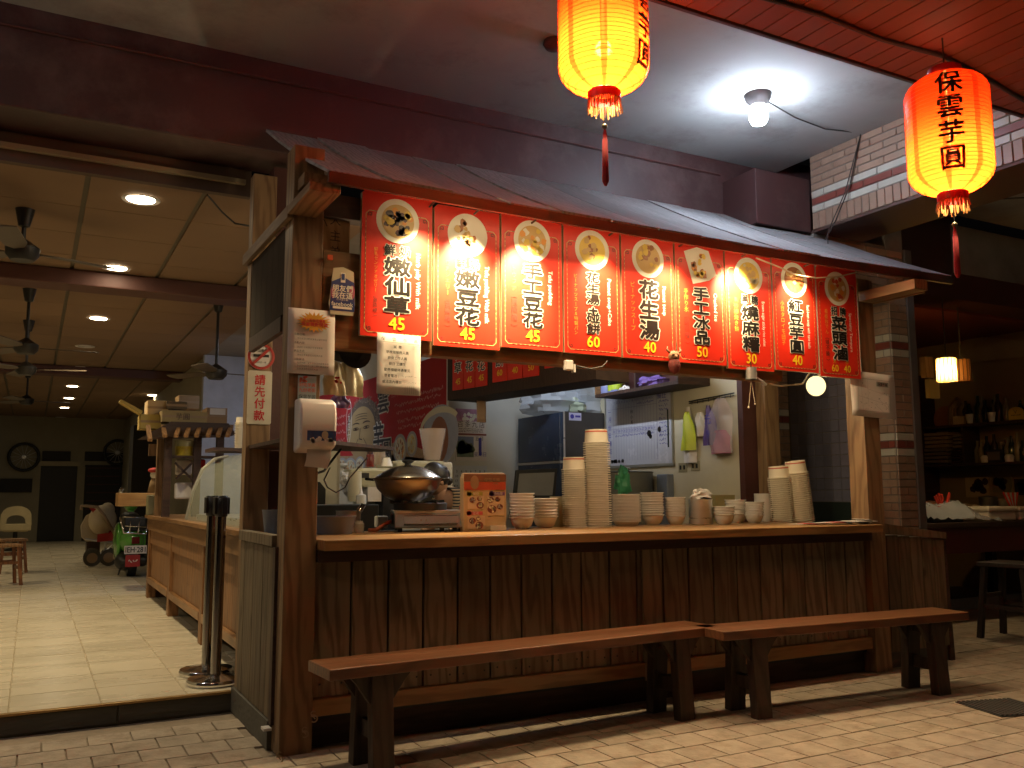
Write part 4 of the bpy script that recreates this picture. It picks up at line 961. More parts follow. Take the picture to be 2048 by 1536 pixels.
for k in range(5):
    a = 2*pi*k/5+.3; srot(MB().bar((SX*.36+.06*cos(a),SY*.5+.06*sin(a),.16),(SX*.36+.17*cos(a),SY*.5+.17*sin(a),.171),.012,.02)).build('pan_support',M_iron,t)
MB().tube([sv(-.004,.12,.06),sv(-.05,.10,.045),sv(-.10,.05,.012),sv(-.14,.10,.01)],.011,8).build('gas_hose',mat('orange_hose',(.36,.08,.02),.5),t,smooth=True)
pc = sv(SX*.21,SY*.5,.172)
t = thing('wok','large lidded steel pan with browned sides on the gas stove','pan',pc)
MB().lathe([(0,0),(.08,.003),(.135,.03),(.18,.075),(.196,.125),(.212,.133),(.213,.137),(.194,.137),(.165,.075),(.12,.03),(0,.012)],40,pc).build('pan_body',M_wok,t,smooth=40)
MB().lathe([(.194,.138),(.188,.146),(.14,.176),(.09,.200),(.04,.211),(0,.213)],40,pc).build('lid',M_lid,t,smooth=True)
MB().lathe([(.022,.212),(.018,.222),(.034,.232),(.036,.240),(.02,.246),(0,.247)],20,pc).build('lid_knob',M_black,t,smooth=50)
for a in (2.75,-.35):
    MB().tube([pc+V((.206*cos(a+d),.206*sin(a+d),.128)) if abs(d)>.2 else pc+V((.244*cos(a+d),.244*sin(a+d),.132)) for d in (-.24,-.14,0,.14,.24)],.008,8).build('handle',M_black,t,smooth=True)
# cardboard menu box in front of a red cup
a,b_ = at(928,1062,Y=.42),at(1016,1062,Y=.40); Wd = b_.x-a.x
t = thing('menu_card_box','worn cardboard menu holder printed with bowls and coloured tags','menu holder',(a.x+Wd/2,.42,CT))
Rm = Matrix.Rotation(radians(3),3,'Z'); h_ = at(970,945,Y=.42).z-CT
MB().prism([(0,0),(Wd,0),(Wd+.004,h_*.3),(Wd,h_*.97),(Wd*.9,h_),(.01,h_*.99),(-.003,h_*.9)],(a.x,.425,CT),X1,Z1,-.05).build('card',mat('buff_card',(.50,.36,.20),.6,0,.1,6,stain=((.3,.18,.08),6,.6,.8)),t,bev=.004)
fr=((a.x,.4245,CT),X1,Z1)
f=Flat(); f.rect(.002,h_*.70,Wd-.002,h_*.84); f.build('red_print',mat('orange_red_print',(.50,.075,.03),.5,var=.15),fr,.001,t)
f=Flat(); f.rect(.0,h_*.845,Wd,h_*.97); f.build('brown_print',mat('scorched_print',(.20,.075,.03),.6,var=.3),fr,.0008,t)
f=Flat(); f.text('保雲芋圓',Wd*.66,h_*.87,.026,.02); f.text('1946',Wd*.75,h_*.81,.02,.01); f.disc(Wd*.25,h_*.83,.028,ry=.04); f.build('logo_print',mat('tan_logo',(.30,.17,.08),.6),fr,.002,t)
f=Flat(); f.rect(Wd*.09,h_*.38,Wd*.47,h_*.60); f.rect(Wd*.55,h_*.27,Wd*.95,h_*.60); f.rect(Wd*.09,h_*.04,Wd*.5,h_*.26); f.build('pale_panel',mat('pale_panel',(.58,.43,.28),.6),fr,.001,t)
for (u_,v_),mm,tx in (((.22,.64),mat('olive_tag',(.36,.32,.06),.5),'鮮奶'),((.75,.64),mat('violet_tag',(.16,.07,.20),.5),'燒仙草'),((.22,.31),mat('pink_tag',(.55,.10,.10),.5),'豆花')):
    f=Flat(); f.rect(Wd*(u_-.15),h_*(v_-.035),Wd*(u_+.22),h_*(v_+.025)); f.disc(Wd*(u_-.1),h_*(v_-.005),.016); f.build('tag_print',mm,fr,.0016,t)
    f=Flat(); f.text(tx,Wd*(u_+.06),h_*(v_-.004),.02,.01); f.build('lettering',M_paper,fr,.0026,t)
for u_,v_,r_q in ((.2,.53,.02),(.36,.55,.016),(.38,.44,.024),(.63,.53,.022),(.8,.54,.018),(.66,.37,.03),(.85,.41,.02),(.2,.18,.022),(.34,.21,.016),(.36,.10,.026)):
    f=Flat(); f.disc(Wd*u_,h_*v_,r_q,18,ry=r_q*.8); f.build('bowl_print',M_brick,fr,.0017,t); f=Flat(); [f.blob(Wd*u_+rnd(-.6,.6)*r_q,h_*v_+rnd(-.5,.5)*r_q,r_q*.25) for _ in range(7)]; f.build('food_print',[PAL['g'],PAL['o'],PAL['p']][int(u_*10)%3],fr,.0024,t)
f=Flat(); f.scrib(Wd*.57,h_*.245,Wd*.38,.008,.0015); f.build('small_print',M_ink,fr,.002,t)
x = cx_(1000,1050,.5); t = thing('red_holder','red plastic tray standing behind the menu holder','tray',(x-.04,.52,CT))
MB().lathe([(0,0),(.115,0),(.14,.14),(.136,.14),(.11,.006),(0,.006)],20,(x-.06,.62,CT)).build('tray_body',mat('bright_red_plastic',(.55,.03,.02),.4),t,smooth=40)
box('silver_corner',(a.x+Wd*.62,.415,CT+.001),(a.x+Wd*.99,.424,CT+.03),M_cup,label='bent card flap at the foot of the menu holder',cat='flap')
# pail, pot, ladle, jars at the left end
x = cx_(668,1050,.55); t = thing('grey_pail','blue grey plastic basin beside the left post','basin',(x,.55,CT))
M_pail = mat('blue_grey_plastic',(.16,.17,.20),.45)
MB().lathe([(0,0),(.10,0),(.118,.09),(.123,.092),(.123,.098),(.114,.098),(.096,.006),(0,.006)],28,(x,.55,CT)).build('basin_body',M_pail,t,smooth=40)
x = cx_(570,1050,.62); MB().lathe([(0,0),(.085,0),(.10,.13),(.104,.132),(.095,.132),(.08,.006),(0,.006)],24,(x,.72,CT)).build('grey_bucket',M_pail,smooth=40,label='grey bucket seen between the two left posts',cat='bucket')
x = cx_(700,1045,.75); t = thing('saucepan','small steel saucepan with a ladle beside the stove','saucepan',(x,.75,CT+.0))
MB().lathe([(0,0),(.066,0),(.07,.01),(.07,.115),(.074,.12),(.068,.12),(.064,.01),(0,.01)],28,(x,.78,CT)).build('pan_body',M_steel,t,smooth=40)
MB().tube([(x+.02,.78,CT+.05),(x+.09,.78,CT+.155)],[.012,.016],10).build('ladle_handle',M_chrome,t,smooth=True)
x = cx_(738,1055,.45); t = thing('glass_jars','small clear jars in front of the stove hose','jar',(x,.45,CT))
MB().lathe([(0,0),(.028,0),(.03,.05),(.022,.06),(.022,.066),(0,.068)],16,(x,.62,CT)).build('jar',glassy('jar_glass',(.6,.58,.5),.55,.1),t,smooth=40)
box('small_cup',(cx_(753,1000,.9)-.0,.87,1.0),(cx_(774,1000,.9),.94,1.07),M_porc,label='small square white tub at the left of the burner',cat='tub',bev=.008)

# ================================================================== THE KITCHEN BEHIND
K = dict(kind='structure')
box('kitchen_floor',(.28,1.1,0),(3.9,4.1,.10),M_slabj,**K)
WX,WY = 3.9,4.1
kw = thing('kitchen_wall','cream kitchen wall carrying the whiteboard and hooks','wall',(WX,2.5,0))
box('wall_face',(WX,1.12,0),(4.08,4.3,3.082),M_cream_wall,kw)
box('jamb',(3.86,1.06,0),(4.13,1.118,3.0),M_frame,kw)
box('kitchen_back_wall',(2.30,WY,0),(3.897,4.3,3.082),M_white,label='white back wall of the kitchen behind the fridge',cat='wall')
PX = 2.28
box('poster_wall',(PX,4.102,0),(2.297,8.2,3.082),M_cream_wall,label='long kitchen side wall under the red banner',cat='wall')
box('kitchen_ceiling',(.93,1.36,3.085),(4.08,8.34,3.16),mat('dim_ceiling',(.25,.22,.19),.8),**K)
box('far_side_wall',(.9,8.2,0),(2.3,8.335,3.082),mat('bluish_wall',(.42,.44,.50),.8),label='pale bluish wall behind the service counter',cat='wall')
t = thing('kitchen_tube','cool fluorescent tube fitting on the kitchen ceiling','lamp',(2.6,2.2,2.86))
box('fitting',(2.55,1.3,2.85),(2.65,2.5,3.083),M_plasticw,t); MB().tube([(2.6,1.32,2.83),(2.6,2.48,2.83)],.014,8).build('tube',emis('cool_tube_glow',(.75,.85,1),9),t)
lamp('AREA','tube_light',(2.6,1.9,2.81),42,(.82,.90,1),t,target=(2.6,1.9,0),sx=.05,sy=1.1)
# cool tube in the back room that lights the bluish wall
lamp('AREA','tube_light',(1.4,6.0,2.85),14,(.65,.78,1),thing('kitchen_tube','second cool tube fitting over the back of the kitchen','lamp',(1.4,6,2.88)),target=(1.6,7.5,.8),sx=.05,sy=1.1)
tb2 = [o for o in bpy.data.objects if o.name.startswith('kitchen_tube') and len(o.children)==1][0]
box('fitting',(1.35,5.4,2.86),(1.45,6.6,3.083),M_plasticw,tb2); MB().tube([(1.4,5.42,2.855),(1.4,6.58,2.855)],.012,8).build('tube',MATS.get('x') or bpy.data.materials['cool_tube_glow'],tb2)
# red banner poster on the poster wall (X=PX, seen obliquely)
def pp(px,py): return at(px,py,X=PX-.012)
A,B_,C_,D_ = pp(893,705),pp(640,762),pp(660,915),pp(893,922)
y0,y1_,zt,zb_ = A.y,pp(560,800).y,A.z,D_.z
t = thing('red_banner','long red wall banner with an old face drawing and black characters','banner',(PX-.01,y0,zb_))
Lb = min(y1_,8.0)-y0; Hb = zt-zb_
box('sheet',(PX-.010,y0,zb_),(PX-.002,y0+Lb,zt),M_redback,t)
box('white_edge',(PX-.012,y0-.05,zb_),(PX-.002,y0-.003,zt),M_white,t)
fr=((PX-.010,y0+Lb,zb_),-Y1,Z1)   # u runs towards the camera
def uv(px,py): p=pp(px,py); return (y0+Lb-p.y, p.z-zb_)
def ub(px): return uv(px,850)[0]
# paler food band along the foot
f=Flat(); p0=uv(660,900); f.add([(0,0),(uv(893,985)[0],0),uv(870,975),uv(848,900),uv(800,880),uv(740,905),uv(700,912),(0,uv(660,905)[1])],[tuple(range(8))]); f.build('food_band',mat('band_tan',(.42,.27,.14),.5,var=.3,scale=14),fr,.0008,t)
# face
fc=uv(722,865); f=Flat()
sxx=(ub(750)-ub(695))/2
f.disc(fc[0],fc[1],sxx*1.0,36,ry=Hb*.30); f.build('face_print',mat('face_tan',(.42,.28,.12),.5,var=.05),fr,.002,t)
f=Flat()
f2=Flat(); f2.disc(fc[0]+sxx*.12,fc[1]+Hb*.06,sxx*1.18,32,ry=Hb*.33); f2.build('hair_print',mat('hair_print',(.13,.09,.06),.6,var=.4,scale=25),fr,.0012,t)
f2=Flat()
for k in range(60):
    a=-.5+3.3*rnd(0,1); r1=rnd(1.0,1.14); f2.ring(fc[0]+sxx*(.1+r1*cos(a)*1.02),fc[1]+Hb*(.05+.31*r1*sin(a)),rnd(.03,.06),.008,8,ry=rnd(.03,.05),a0=rnd(0,3),a1=rnd(3.5,6))
f2.build('hair_curl_print',mat('hair_grey',(.30,.22,.15),.6),fr,.0017,t)
for sx_ in (-.38,.38):
    f.ring(fc[0]+sx_*sxx,fc[1]+Hb*.05,sxx*.22,.012,14,ry=Hb*.02); f.ring(fc[0]+sx_*sxx,fc[1]+Hb*.09,sxx*.28,.016,14,ry=Hb*.035,a0=.3,a1=2.8); f.disc(fc[0]+sx_*sxx,fc[1]+Hb*.05,sxx*.07,10,ry=.012)
    f.line([(fc[0]+sx_*sxx*.5,fc[1]-Hb*.07),(fc[0]+sx_*sxx*1.2,fc[1]-Hb*.16)],.012)
f.line([(fc[0]-.02,fc[1]+Hb*.05),(fc[0]-.06,fc[1]-Hb*.07),(fc[0]+.05,fc[1]-Hb*.085)],.014); f.line([(fc[0]-sxx*.3,fc[1]-Hb*.15),(fc[0],fc[1]-Hb*.14),(fc[0]+sxx*.3,fc[1]-Hb*.155)],.016)
for k in range(3): f.ring(fc[0],fc[1]+Hb*(.13+.03*k),sxx*.5,.008,12,ry=Hb*.03,a0=.5,a1=2.6)
f.build('face_lines',M_brownink,fr,.004,t)
hgt = lambda a,b: abs(uv(a[0],a[1])[1]-uv(b[0],b[1])[1])
for ch,(px_,py_),(wpx,hpx) in (('雲',(767,798),(25,58)),('芋',(757,876),(22,62)),('圓',(773,900),(21,48))):
    c=uv(px_,py_); hh=hgt((px_,py_-hpx/2),(px_,py_+hpx/2)); ww=abs(ub(px_+wpx/2)-ub(px_-wpx/2))
    for off,mm,lf in ((.07,M_whiteink,.0016),(.02,M_ink,.006)):
        f=Flat(); f.text(ch,c[0],c[1],hh*1.05,off,0,ww/hh*.95,res=3); f.build('lettering',mm,fr,lf,t)
c=uv(790,785); f=Flat(); f.text('招牌',c[0],c[1],Hb*.11,.0,slant=.25,res=3); f.build('lettering',mat('coral_print',(.62,.16,.10),.5),fr,.003,t)
c=uv(698,842); f=Flat(); f.vtext('一九四六',c[0],c[1]+.2,.11,1.0,.01); f.ring(c[0],c[1],.10,.014,20,ry=.27); f.build('lettering',M_whiteink,fr,.003,t)
f=Flat()
for px_,py_,l in ((790,812,90),(793,827,85),(795,843,75),(797,856,50),(838,788,48)):
    u0,v0=uv(px_,py_); u1,_=uv(px_+l,py_); f.scrib(u0,v0,max(.2,u1-u0),.05,.012)
for k in range(4):
    u0,v0=uv(664,838+k*15); u1,_=uv(690,838+k*15); f.scrib(u0,v0,max(.2,u1-u0),.05,.012)
f.build('small_print',mat('pink_print',(.62,.30,.24),.5),fr,.003,t)
for px_,py_,rx_,ry_,fd in ((800,898,12,28,'obw'),(824,888,10,24,'yng'),(752,925,14,16,'bno'),(700,935,12,18,'bon'),(684,935,10,18,'ob'),(720,930,9,16,'nb')):
    c=uv(px_,py_); rw=abs(ub(px_+rx_)-ub(px_-rx_))/2; rh=hgt((px_,py_-ry_),(px_,py_+ry_))/2
    f=Flat(); f.disc(c[0],c[1],rw*1.1,24,ry=rh*1.08); f.build('bowl_print',PAL['p'],fr,.0045,t); f=Flat(); f.disc(c[0],c[1],rw*.85,24,ry=rh*.85); f.build('soup_print',PAL['g'],fr,.006,t)
    for ch in fd:
        f=Flat(); [f.blob(c[0]+rnd(-.62,.62)*rw,c[1]+rnd(-.62,.62)*rh,rh*.13) for _ in range(12)]; f.build('food_print',PAL[ch],fr,.0075+.001*fd.index(ch),t)
c=uv(880,858); f=Flat(); f.ring(c[0],c[1],abs(ub(893)-ub(852)),.06,30,ry=hgt((880,815),(880,860))*1.0,a0=.6,a1=3.1); f.build('bowl_print',PAL['g'],fr,.004,t)
f=Flat(); f.disc(c[0],c[1]-.05,abs(ub(890)-ub(855)),26,ry=.28); f.build('bowl_print',MATS['bluish_wall'],fr,.003,t); f=Flat(); f.disc(c[0]-.02,c[1]-.1,.22,20,ry=.22); f.build('soup_print',PAL['b'],fr,.005,t)
# overhead dark box with the second set of menu boards
a = at(895,801,Y=3.1); zb2=a.z; b2 = at(1192,758,Z=zb2); u=(b2-a).normalized(); L=(b2-a).length
t = thing('overhead_box','dark overhead box hung with a second row of red menu boards','box',(a.x,a.y,zb2))
nrm_b = u.cross(Z1).normalized()
MB().prism([(0,0),(L,0),(L,.62),(0,.62)],a-nrm_b*.0,u,Z1,-.35).build('box_body',M_dark if 0 else M_fascia,t)
segs=[((907,784),(977,770),3,['嫩仙草','嫩豆花','手工豆花'],['45','45','45']),((987,768),(1081,741),3,['花生湯碰餅','花生湯','手工冰品'],['60','40','50']),((1091,740),(1170,722),3,['燒麻糬','紅豆芋圓','菜頭滷'],['30','40','60'])]
def onb(px,py):
    d=(at(px,py,Z=10)-CAM); nn_=nrm_b; tt=((a-nrm_b*.0)-CAM).dot(nn_)/d.dot(nn_); return CAM+d*tt
for (pa,pb_,n,names,prices) in segs:
    P0,P1=onb(*pa),onb(*pb_); u0=(P0-a).dot(u); u1=(P1-a).dot(u); wd=(u1-u0)/n; z=min(P0.z,P1.z)-zb2
    for i in range(n):
        s_=MB().prism([(0,0),(wd-.012,0),(wd-.012,.5),(0,.5)],a+u*(u0+i*wd)+Z1*(z+.01)+nrm_b*.012,u,Z1,-.01).build('menu_panel',M_red,t)
        f2=(a+u*(u0+i*wd)+Z1*(z+.01)+nrm_b*.0125,u,Z1)
        for off,mm,lf in ((.08,PAL['w'],.001),(.025,M_ink,.003)):
            f=Flat(); f.vtext(names[i],wd*.5,.5,.105,.36/len(names[i])/.105,off,1.1); f.build('name_lettering',mm,f2,lf,s_)
        f=Flat(); f.text(prices[i],wd*.5,.075,.075,.03); f.build('price',M_yellow,f2,.001,s_)
        f=Flat(); f.scrib(wd*.86,.15,.02,.02,.003); f.build('small_print',PAL['o'],f2,.001,s_)
p=at(960,776,Y=3.0); 
sheet('paper_notice','narrow buff paper hanging from the second menu boards',p.x-.045,at(960,845,Y=3.0).z,p.x+.05,p.z,2.98,mat('buff_paper',(.46,.30,.18),.7),'notice',0,.004)
# calendars on the kitchen back wall
def wallrect(x0,y0,x1,y1,Y=WY-.004): p=at(x0,y0,Y=Y); q=at(x1,y1,Y=Y); return p.x,q.z,q.x-p.x,p.z-q.z
x,z,w_,h_=wallrect(911,817,971,868); t=thing('calendar','pink shop calendar with a flower picture, upper of three on wall','calendar',(x,WY,z))
box('sheet',(x,WY-.008,z),(x+w_,WY-.001,z+h_),M_paper,t); fr=((x,WY-.008,z),X1,Z1)
f=Flat(); f.rect(0,h_*.5,w_,h_); f.build('pink_print',mat('mauve_print',(.42,.20,.30),.5,var=.4,scale=12),fr,.001,t); f=Flat(); [f.blob(w_*rnd(.25,.8),h_*rnd(.55,.85),.02) for _ in range(14)]; f.build('flower_print',PAL['w'],fr,.002,t)
f=Flat(); [f.text(ch,w_*(.15+.24*i),h_*.37,.07,.01) for i,ch in enumerate('百多九店')]; [f.scrib(w_*.1,h_*(.07+.06*k),w_*.8,.012,.004) for k in range(3)]; f.build('lettering',M_brownink,fr,.002,t)
x,z,w_,h_=wallrect(911,870,972,922); t=thing('calendar','day calendar with a landscape photo and a big blue 1','calendar',(x,WY,z))
box('sheet',(x,WY-.012,z),(x+w_,WY-.002,z+h_),M_paper,t); box('binding',(x-.01,WY-.014,z+h_),(x+w_,WY-.002,z+h_+.02),M_brick,t); fr=((x,WY-.012,z),X1,Z1)
f=Flat(); f.rect(w_*.04,h_*.14,w_*.58,h_*.95); f.build('photo_print',mat('sky_print',(.16,.20,.32),.5,var=.2),fr,.001,t)
f=Flat(); f.rect(w_*.04,h_*.14,w_*.58,h_*.42); [f.blob(w_*rnd(.1,.52),h_*rnd(.4,.66),.04) for _ in range(14)]; f.build('tree_print',mat('tree_print',(.14,.18,.11),.5,var=.4,scale=20),fr,.002,t)
f=Flat(); f.text('1',w_*.79,h_*.56,.26,.02); f.text('星期日',w_*.79,h_*.26,.05,.01); f.build('lettering',M_blueink,fr,.002,t); f=Flat(); f.text('五月',w_*.76,h_*.88,.05,.01); f.build('month',M_ink,fr,.002,t)
x,z,w_,h_=wallrect(908,931,974,1045); t=thing('calendar','large plain month calendar with rows of dates, lowest on wall','calendar',(x,WY,z))
box('sheet',(x,WY-.006,z),(x+w_,WY-.001,z+h_),mat('cool_paper',(.55,.58,.62),.6),t); fr=((x,WY-.006,z),X1,Z1); f=Flat(); dn=3
for r_q in range(5):
    for c in range(7):
        if dn<32: f.text(str(dn),w_*(.08+.14*c),h_*(.90-.085*r_q),.036,.012)
        dn+=1
f.build('dates',M_ink,fr,.001,t); f=Flat(); f.rect(0,h_*.38,w_,h_*.50); f.build('red_stripe',M_brick,fr,.001,t); f=Flat(); f.rect(0,h_*.36,w_*.035,h_*.66); f.build('hanging_pen',M_ink,fr,.002,t)
# fridge with bags on top, tray leaning on it
fx0=at(1120,825,Y=3.05).x; fz=at(1160,824,Y=3.05).z; fx1=WX-.01; fy0=3.05; fy1=at(1035,835,X=fx0).y
t=thing('fridge','dark fridge with a blue tinted door against the kitchen wall','fridge',(fx0+.3,3.4,.1))
box('body',(fx0+.05,fy0,.10),(fx1,min(fy1,4.05),fz),mat('charcoal_panel',(.05,.045,.042),.45),t,bev=.006)
dz=at(1075,928,X=fx0).z
box('door',(fx0,fy0+.015,dz+.02),(fx0+.047,min(fy1,4.05)-.01,fz-.012),mat('blue_black_door',(.035,.055,.10),.25),t,bev=.006); box('door',(fx0,fy0+.015,.16),(fx0+.047,min(fy1,4.05)-.01,dz-.005),MATS['blue_black_door'],t,bev=.006)
box('door_trim',(fx0-.004,fy0,dz-.003),(fx0+.04,min(fy1,4.05),dz+.018),M_steel,t); box('edge_trim',(fx0+.035,fy0-.006,.1),(fx0+.052,fy0+.002,fz),M_steel,t)
box('sticker',(fx0+.10,fy0-.003,fz-.085),(fx0+.24,fy0-.0005,fz-.01),mat('lilac_sticker',(.5,.5,.7),.4),t)
f=Flat(); f.disc(.035,.038,.022); f.rect(.07,.03,.13,.05); f.build('lettering',M_blueink,((fx0+.10,fy0-.003,fz-.085),X1,Z1),.001,t)
p=at(1085,815,Y=3.4); crumple('plastic_bag','grey clear bag drooping over the left top edge of fridge',(fx0+.08,3.35,fz+.11),(.34,.25,.16),M_film,11,flat=.7)
crumple('plastic_bag','bluish clear bag bunched on top of the fridge',(fx0+.45,3.3,fz+.12),(.24,.2,.19),M_film,12,flat=.6)
crumple('plastic_bag','greenish folded bag between the two clear bags on the fridge',(fx0+.27,3.22,fz+.06),(.14,.12,.09),mat('pale_green_film',(.40,.46,.36),.35),14,flat=.6)
q0,q1=at(1030,998,Y=2.6),at(1106,930,Y=2.6); t=thing('framed_tray','black framed grey tray leaning in front of the fridge','tray',(q0.x,2.6,q0.z))
MB().prism([(-.03,0),(q1.x-q0.x,0),(q1.x-q0.x+.03,q1.z-q0.z-.03),(.0,q1.z-q0.z-.05)],(q0.x,2.60,q0.z),X1,Z1,.03).build('frame',M_black,t,bev=.005)
MB().prism([(.0,.03),(q1.x-q0.x-.03,.03),(q1.x-q0.x-.005,q1.z-q0.z-.065),(.025,q1.z-q0.z-.08)],(q0.x,2.568,q0.z),X1,Z1,.004).build('grey_panel',mat('grey_mesh',(.19,.19,.18),.6),t)
# whiteboard
def wb(px,py): return at(px,py,X=WX-.014)
TL,TR,BR,BL=wb(1212,795),wb(1341,768),wb(1347,925),wb(1222,932)
ya_,yb_=TR.y,TL.y; z0=min(BR.z,BL.z); z1=max(TR.z,TL.z)
t=thing('whiteboard','shift schedule whiteboard with handwritten blue notes on kitchen wall','whiteboard',(WX,ya_,z0))
box('panel',(WX-.014,ya_,z0),(WX-.002,yb_,z1),mat('whiteboard_face',(.50,.50,.56),.25,var=.03),t)
for aa,bb in (((WX-.02,ya_-.02,z0-.025),(WX-.002,yb_+.02,z0-.002)),((WX-.02,ya_-.02,z1+.002),(WX-.002,yb_+.02,z1+.022)),((WX-.02,ya_-.02,z0),(WX-.002,ya_-.002,z1)),((WX-.02,yb_+.002,z0),(WX-.002,yb_+.02,z1))): box('frame_bar',aa,bb,mat('alu_frame',(.38,.36,.30),.4,.5) if 'alu_frame' not in MATS else MATS['alu_frame'],t)
fr=((WX-.0145,yb_,z0),-Y1,Z1); Wb,Hb2=yb_-ya_,z1-z0
f=Flat()
for k in range(17): f.line([(Wb*(.12+.042*k),Hb2*.06),(Wb*(.12+.042*k),Hb2*.92)],.003)
for v_ in (.92,.78,.5,.44): f.line([(.03,Hb2*v_),(Wb*.8,Hb2*v_)],.003)
f.line([(Wb*.8,.04),(Wb*.8,Hb2*.93)],.004); f.build('ruled_lines',mat('faint_blue_ink',(.22,.22,.34),.5),fr,.001,t)
f=Flat()
for k in range(15): f.text(str(1+k),Wb*(.14+.042*k),Hb2*.87,.035,0)
for k in range(16): f.text(str(16+k),Wb*(.13+.042*k),Hb2*.47,.035,.0)
f.text('備註',Wb*.87,Hb2*.88,.07,.01)
for k,ch in enumerate('一月份日期班'): f.text(ch,Wb*.06,Hb2*(.75-.11*k),.055,.01)
for k in range(11): f.scrib(Wb*.83,Hb2*(.80-.055*k),Wb*rnd(.06,.14),.03,.005)
f.scrib(Wb*.15,Hb2*.405,Wb*.6,.03,.005); f.scrib(Wb*.5,Hb2*.82,Wb*.25,.025,.005)
f.build('handwriting',M_blueink,fr,.002,t)
f=Flat(); f.disc(Wb*.68,Hb2*.40,.03); f.disc(Wb*.70,Hb2*.36,.022); f.disc(Wb*.83,Hb2*.44,.025); [f.blob(Wb*rnd(.08,.28),Hb2*.06,.018) for _ in range(10)]; f.vtext('林小美',Wb*.42,Hb2*.75,.045,1.1,.01); f.build('magnets',M_ink,fr,.003,t)
f=Flat(); f.rect(Wb*.945,Hb2*.2,Wb*.965,Hb2*.68); f.build('marker',M_dado,fr,.004,t)
# cupboard shelf with bottles above the whiteboard
cz=wb(1280,775).z; c0,c1=wb(1352,757).y,wb(1190,795).y; CXs=WX-.34; 
cz=at(1190,796,X=CXs).z; c1=at(1190,796,X=CXs).y; c0=at(1356,764,X=CXs).y
t=thing('wall_cupboard','open wooden cupboard shelf above the whiteboard','shelf',(WX-.17,(c0+c1)/2,cz))
box('bottom_board',(CXs,c0,cz),(WX-.002,c1,cz+.03),W_dark,t); box('side_board',(CXs,c1-.03,cz+.032),(WX-.002,c1,cz+.5),W_beamX,t); box('side_board',(CXs,c0,cz+.032),(WX-.002,c0+.03,cz+.5),W_dark,t); box('divider',(CXs+.02,(c0+c1)/2,cz+.032),(WX-.002,(c0+c1)/2+.02,cz+.5),W_dark,t); box('back_board',(WX-.02,c0+.032,cz+.032),(WX-.004,c1-.032,cz+.5),M_frame,t)
M_det=mat('blue_bottle_plastic',(.20,.22,.42),.3); M_lbl=mat('lime_label',(.38,.48,.03),.5)
for k,(px_,lab) in enumerate(((1213,'left blue jug without label in the cupboard'),(1222,'middle blue jug with a lime label in the cupboard'),(1233,'right blue jug with a lime label in the cupboard'))):
    yy=at(px_,775,X=CXs+.09).y; t=thing('detergent_jug',lab,'bottle',(CXs+.09,yy,cz+.03)); sc2=.9
    MB().lathe([(0,0),(.052,0),(.055,.01),(.055,.13),(.03,.165),(.022,.17),(.022,.185)],18,(CXs+.09+.03*(k==1),yy,cz+.031)).build('body',M_det,t,smooth=40)
    MB().lathe([(.024,0),(.024,.03),(0,.032)],14,(CXs+.09+.03*(k==1),yy,cz+.217)).build('cap',M_plasticw,t,smooth=40)
    if k: MB().lathe([(.0562,.025),(.0562,.105)],18,(CXs+.09+.03*(k==1),yy,cz+.031)).build('label',M_lbl,t,smooth=True)
p=at(1303,757,X=CXs+.1); crumple('plastic_bag','shiny violet wrapped packets on the cupboard shelf',(CXs+.1,p.y,cz+.07),(.09,.20,.05),mat('violet_film',(.22,.14,.42),.15,.2),21,cat='packet')
crumple('plastic_bag','small white packet beside the blue jugs in the cupboard',(CXs+.07,at(1250,782,X=CXs+.07).y,cz+.045),(.04,.06,.03),M_paper,22,cat='packet')
# hooks rail with bags right of the whiteboard
def wh(px,py): return at(px,py,X=WX-.03)
t=thing('hook_rail','wire hook rail on the kitchen wall right of the whiteboard','hook rail',wh(1420,795))
MB().tube([wh(1378,803),wh(1468,786)],.006,6).tube([wh(1378,807),wh(1468,791)],.004,6).build('rail',M_iron,t); 
for k in range(8): MB().tube([wh(1384+k*11,803-k*2),wh(1384+k*11,809-k*2)],.003,5).build('hook',M_iron,t)
def hbag(label,x0,y0,x1,y1,m,seed,cat='bag',dx=.03,off=.03):
    R0=random.Random(seed); p=at(x0,y0,X=WX-off); q=at(x1,y1,X=WX-off); ya,yb=q.y,p.y; b=MB(); n,mm=8,12; vs=[]; fs=[]; ph=R0.uniform(0,6)
    for j in range(mm+1):
        for i in range(n+1):
            u_,v_=i/n,j/mm; wd=.35+.65*min(1,v_*3); vs.append(V((WX-off-dx*sin(pi*u_)*(.3+.7*v_)-.012*sin(9*u_+4*v_+ph),(ya+yb)/2+(u_-.5)*(yb-ya)*wd+.006*sin(7*v_+ph),p.z+(q.z-p.z)*v_)))
    for j in range(mm):
        for i in range(n): k=j*(n+1)+i; fs.append((k,k+n+1,k+n+2,k+1))
    return b.add(vs,fs).build('hanging_bag',m,smooth=True,label=label,cat=cat)
hbag('white paper roll sleeve hanging under the lime bag',1368,815,1393,925,M_paper,3,off=.02)
hbag('lime yellow folded bag hanging right of the whiteboard',1362,825,1391,900,mat('lime_cloth',(.48,.50,.03),.5),1,off=.05)
hbag('cream folded bag hanging between the lime and purple bags',1390,825,1413,872,mat('cream_cloth',(.50,.42,.30),.5),2,off=.04)
hbag('dark purple umbrella sleeve hanging on the hook rail',1407,812,1433,890,mat('purple_cloth',(.09,.05,.18),.4),4,off=.06)
hbag('clear film bag of pink packets hanging at the right of the hook rail',1416,800,1467,905,glassy('clear_bag',(.55,.45,.5),.6,.15),5,off=.09,dx=.05)
o_=hbag('pink packets with violet print in the clear hanging bag',1418,862,1463,906,mat('pink_packet',(.42,.08,.17),.35),6,off=.05); 
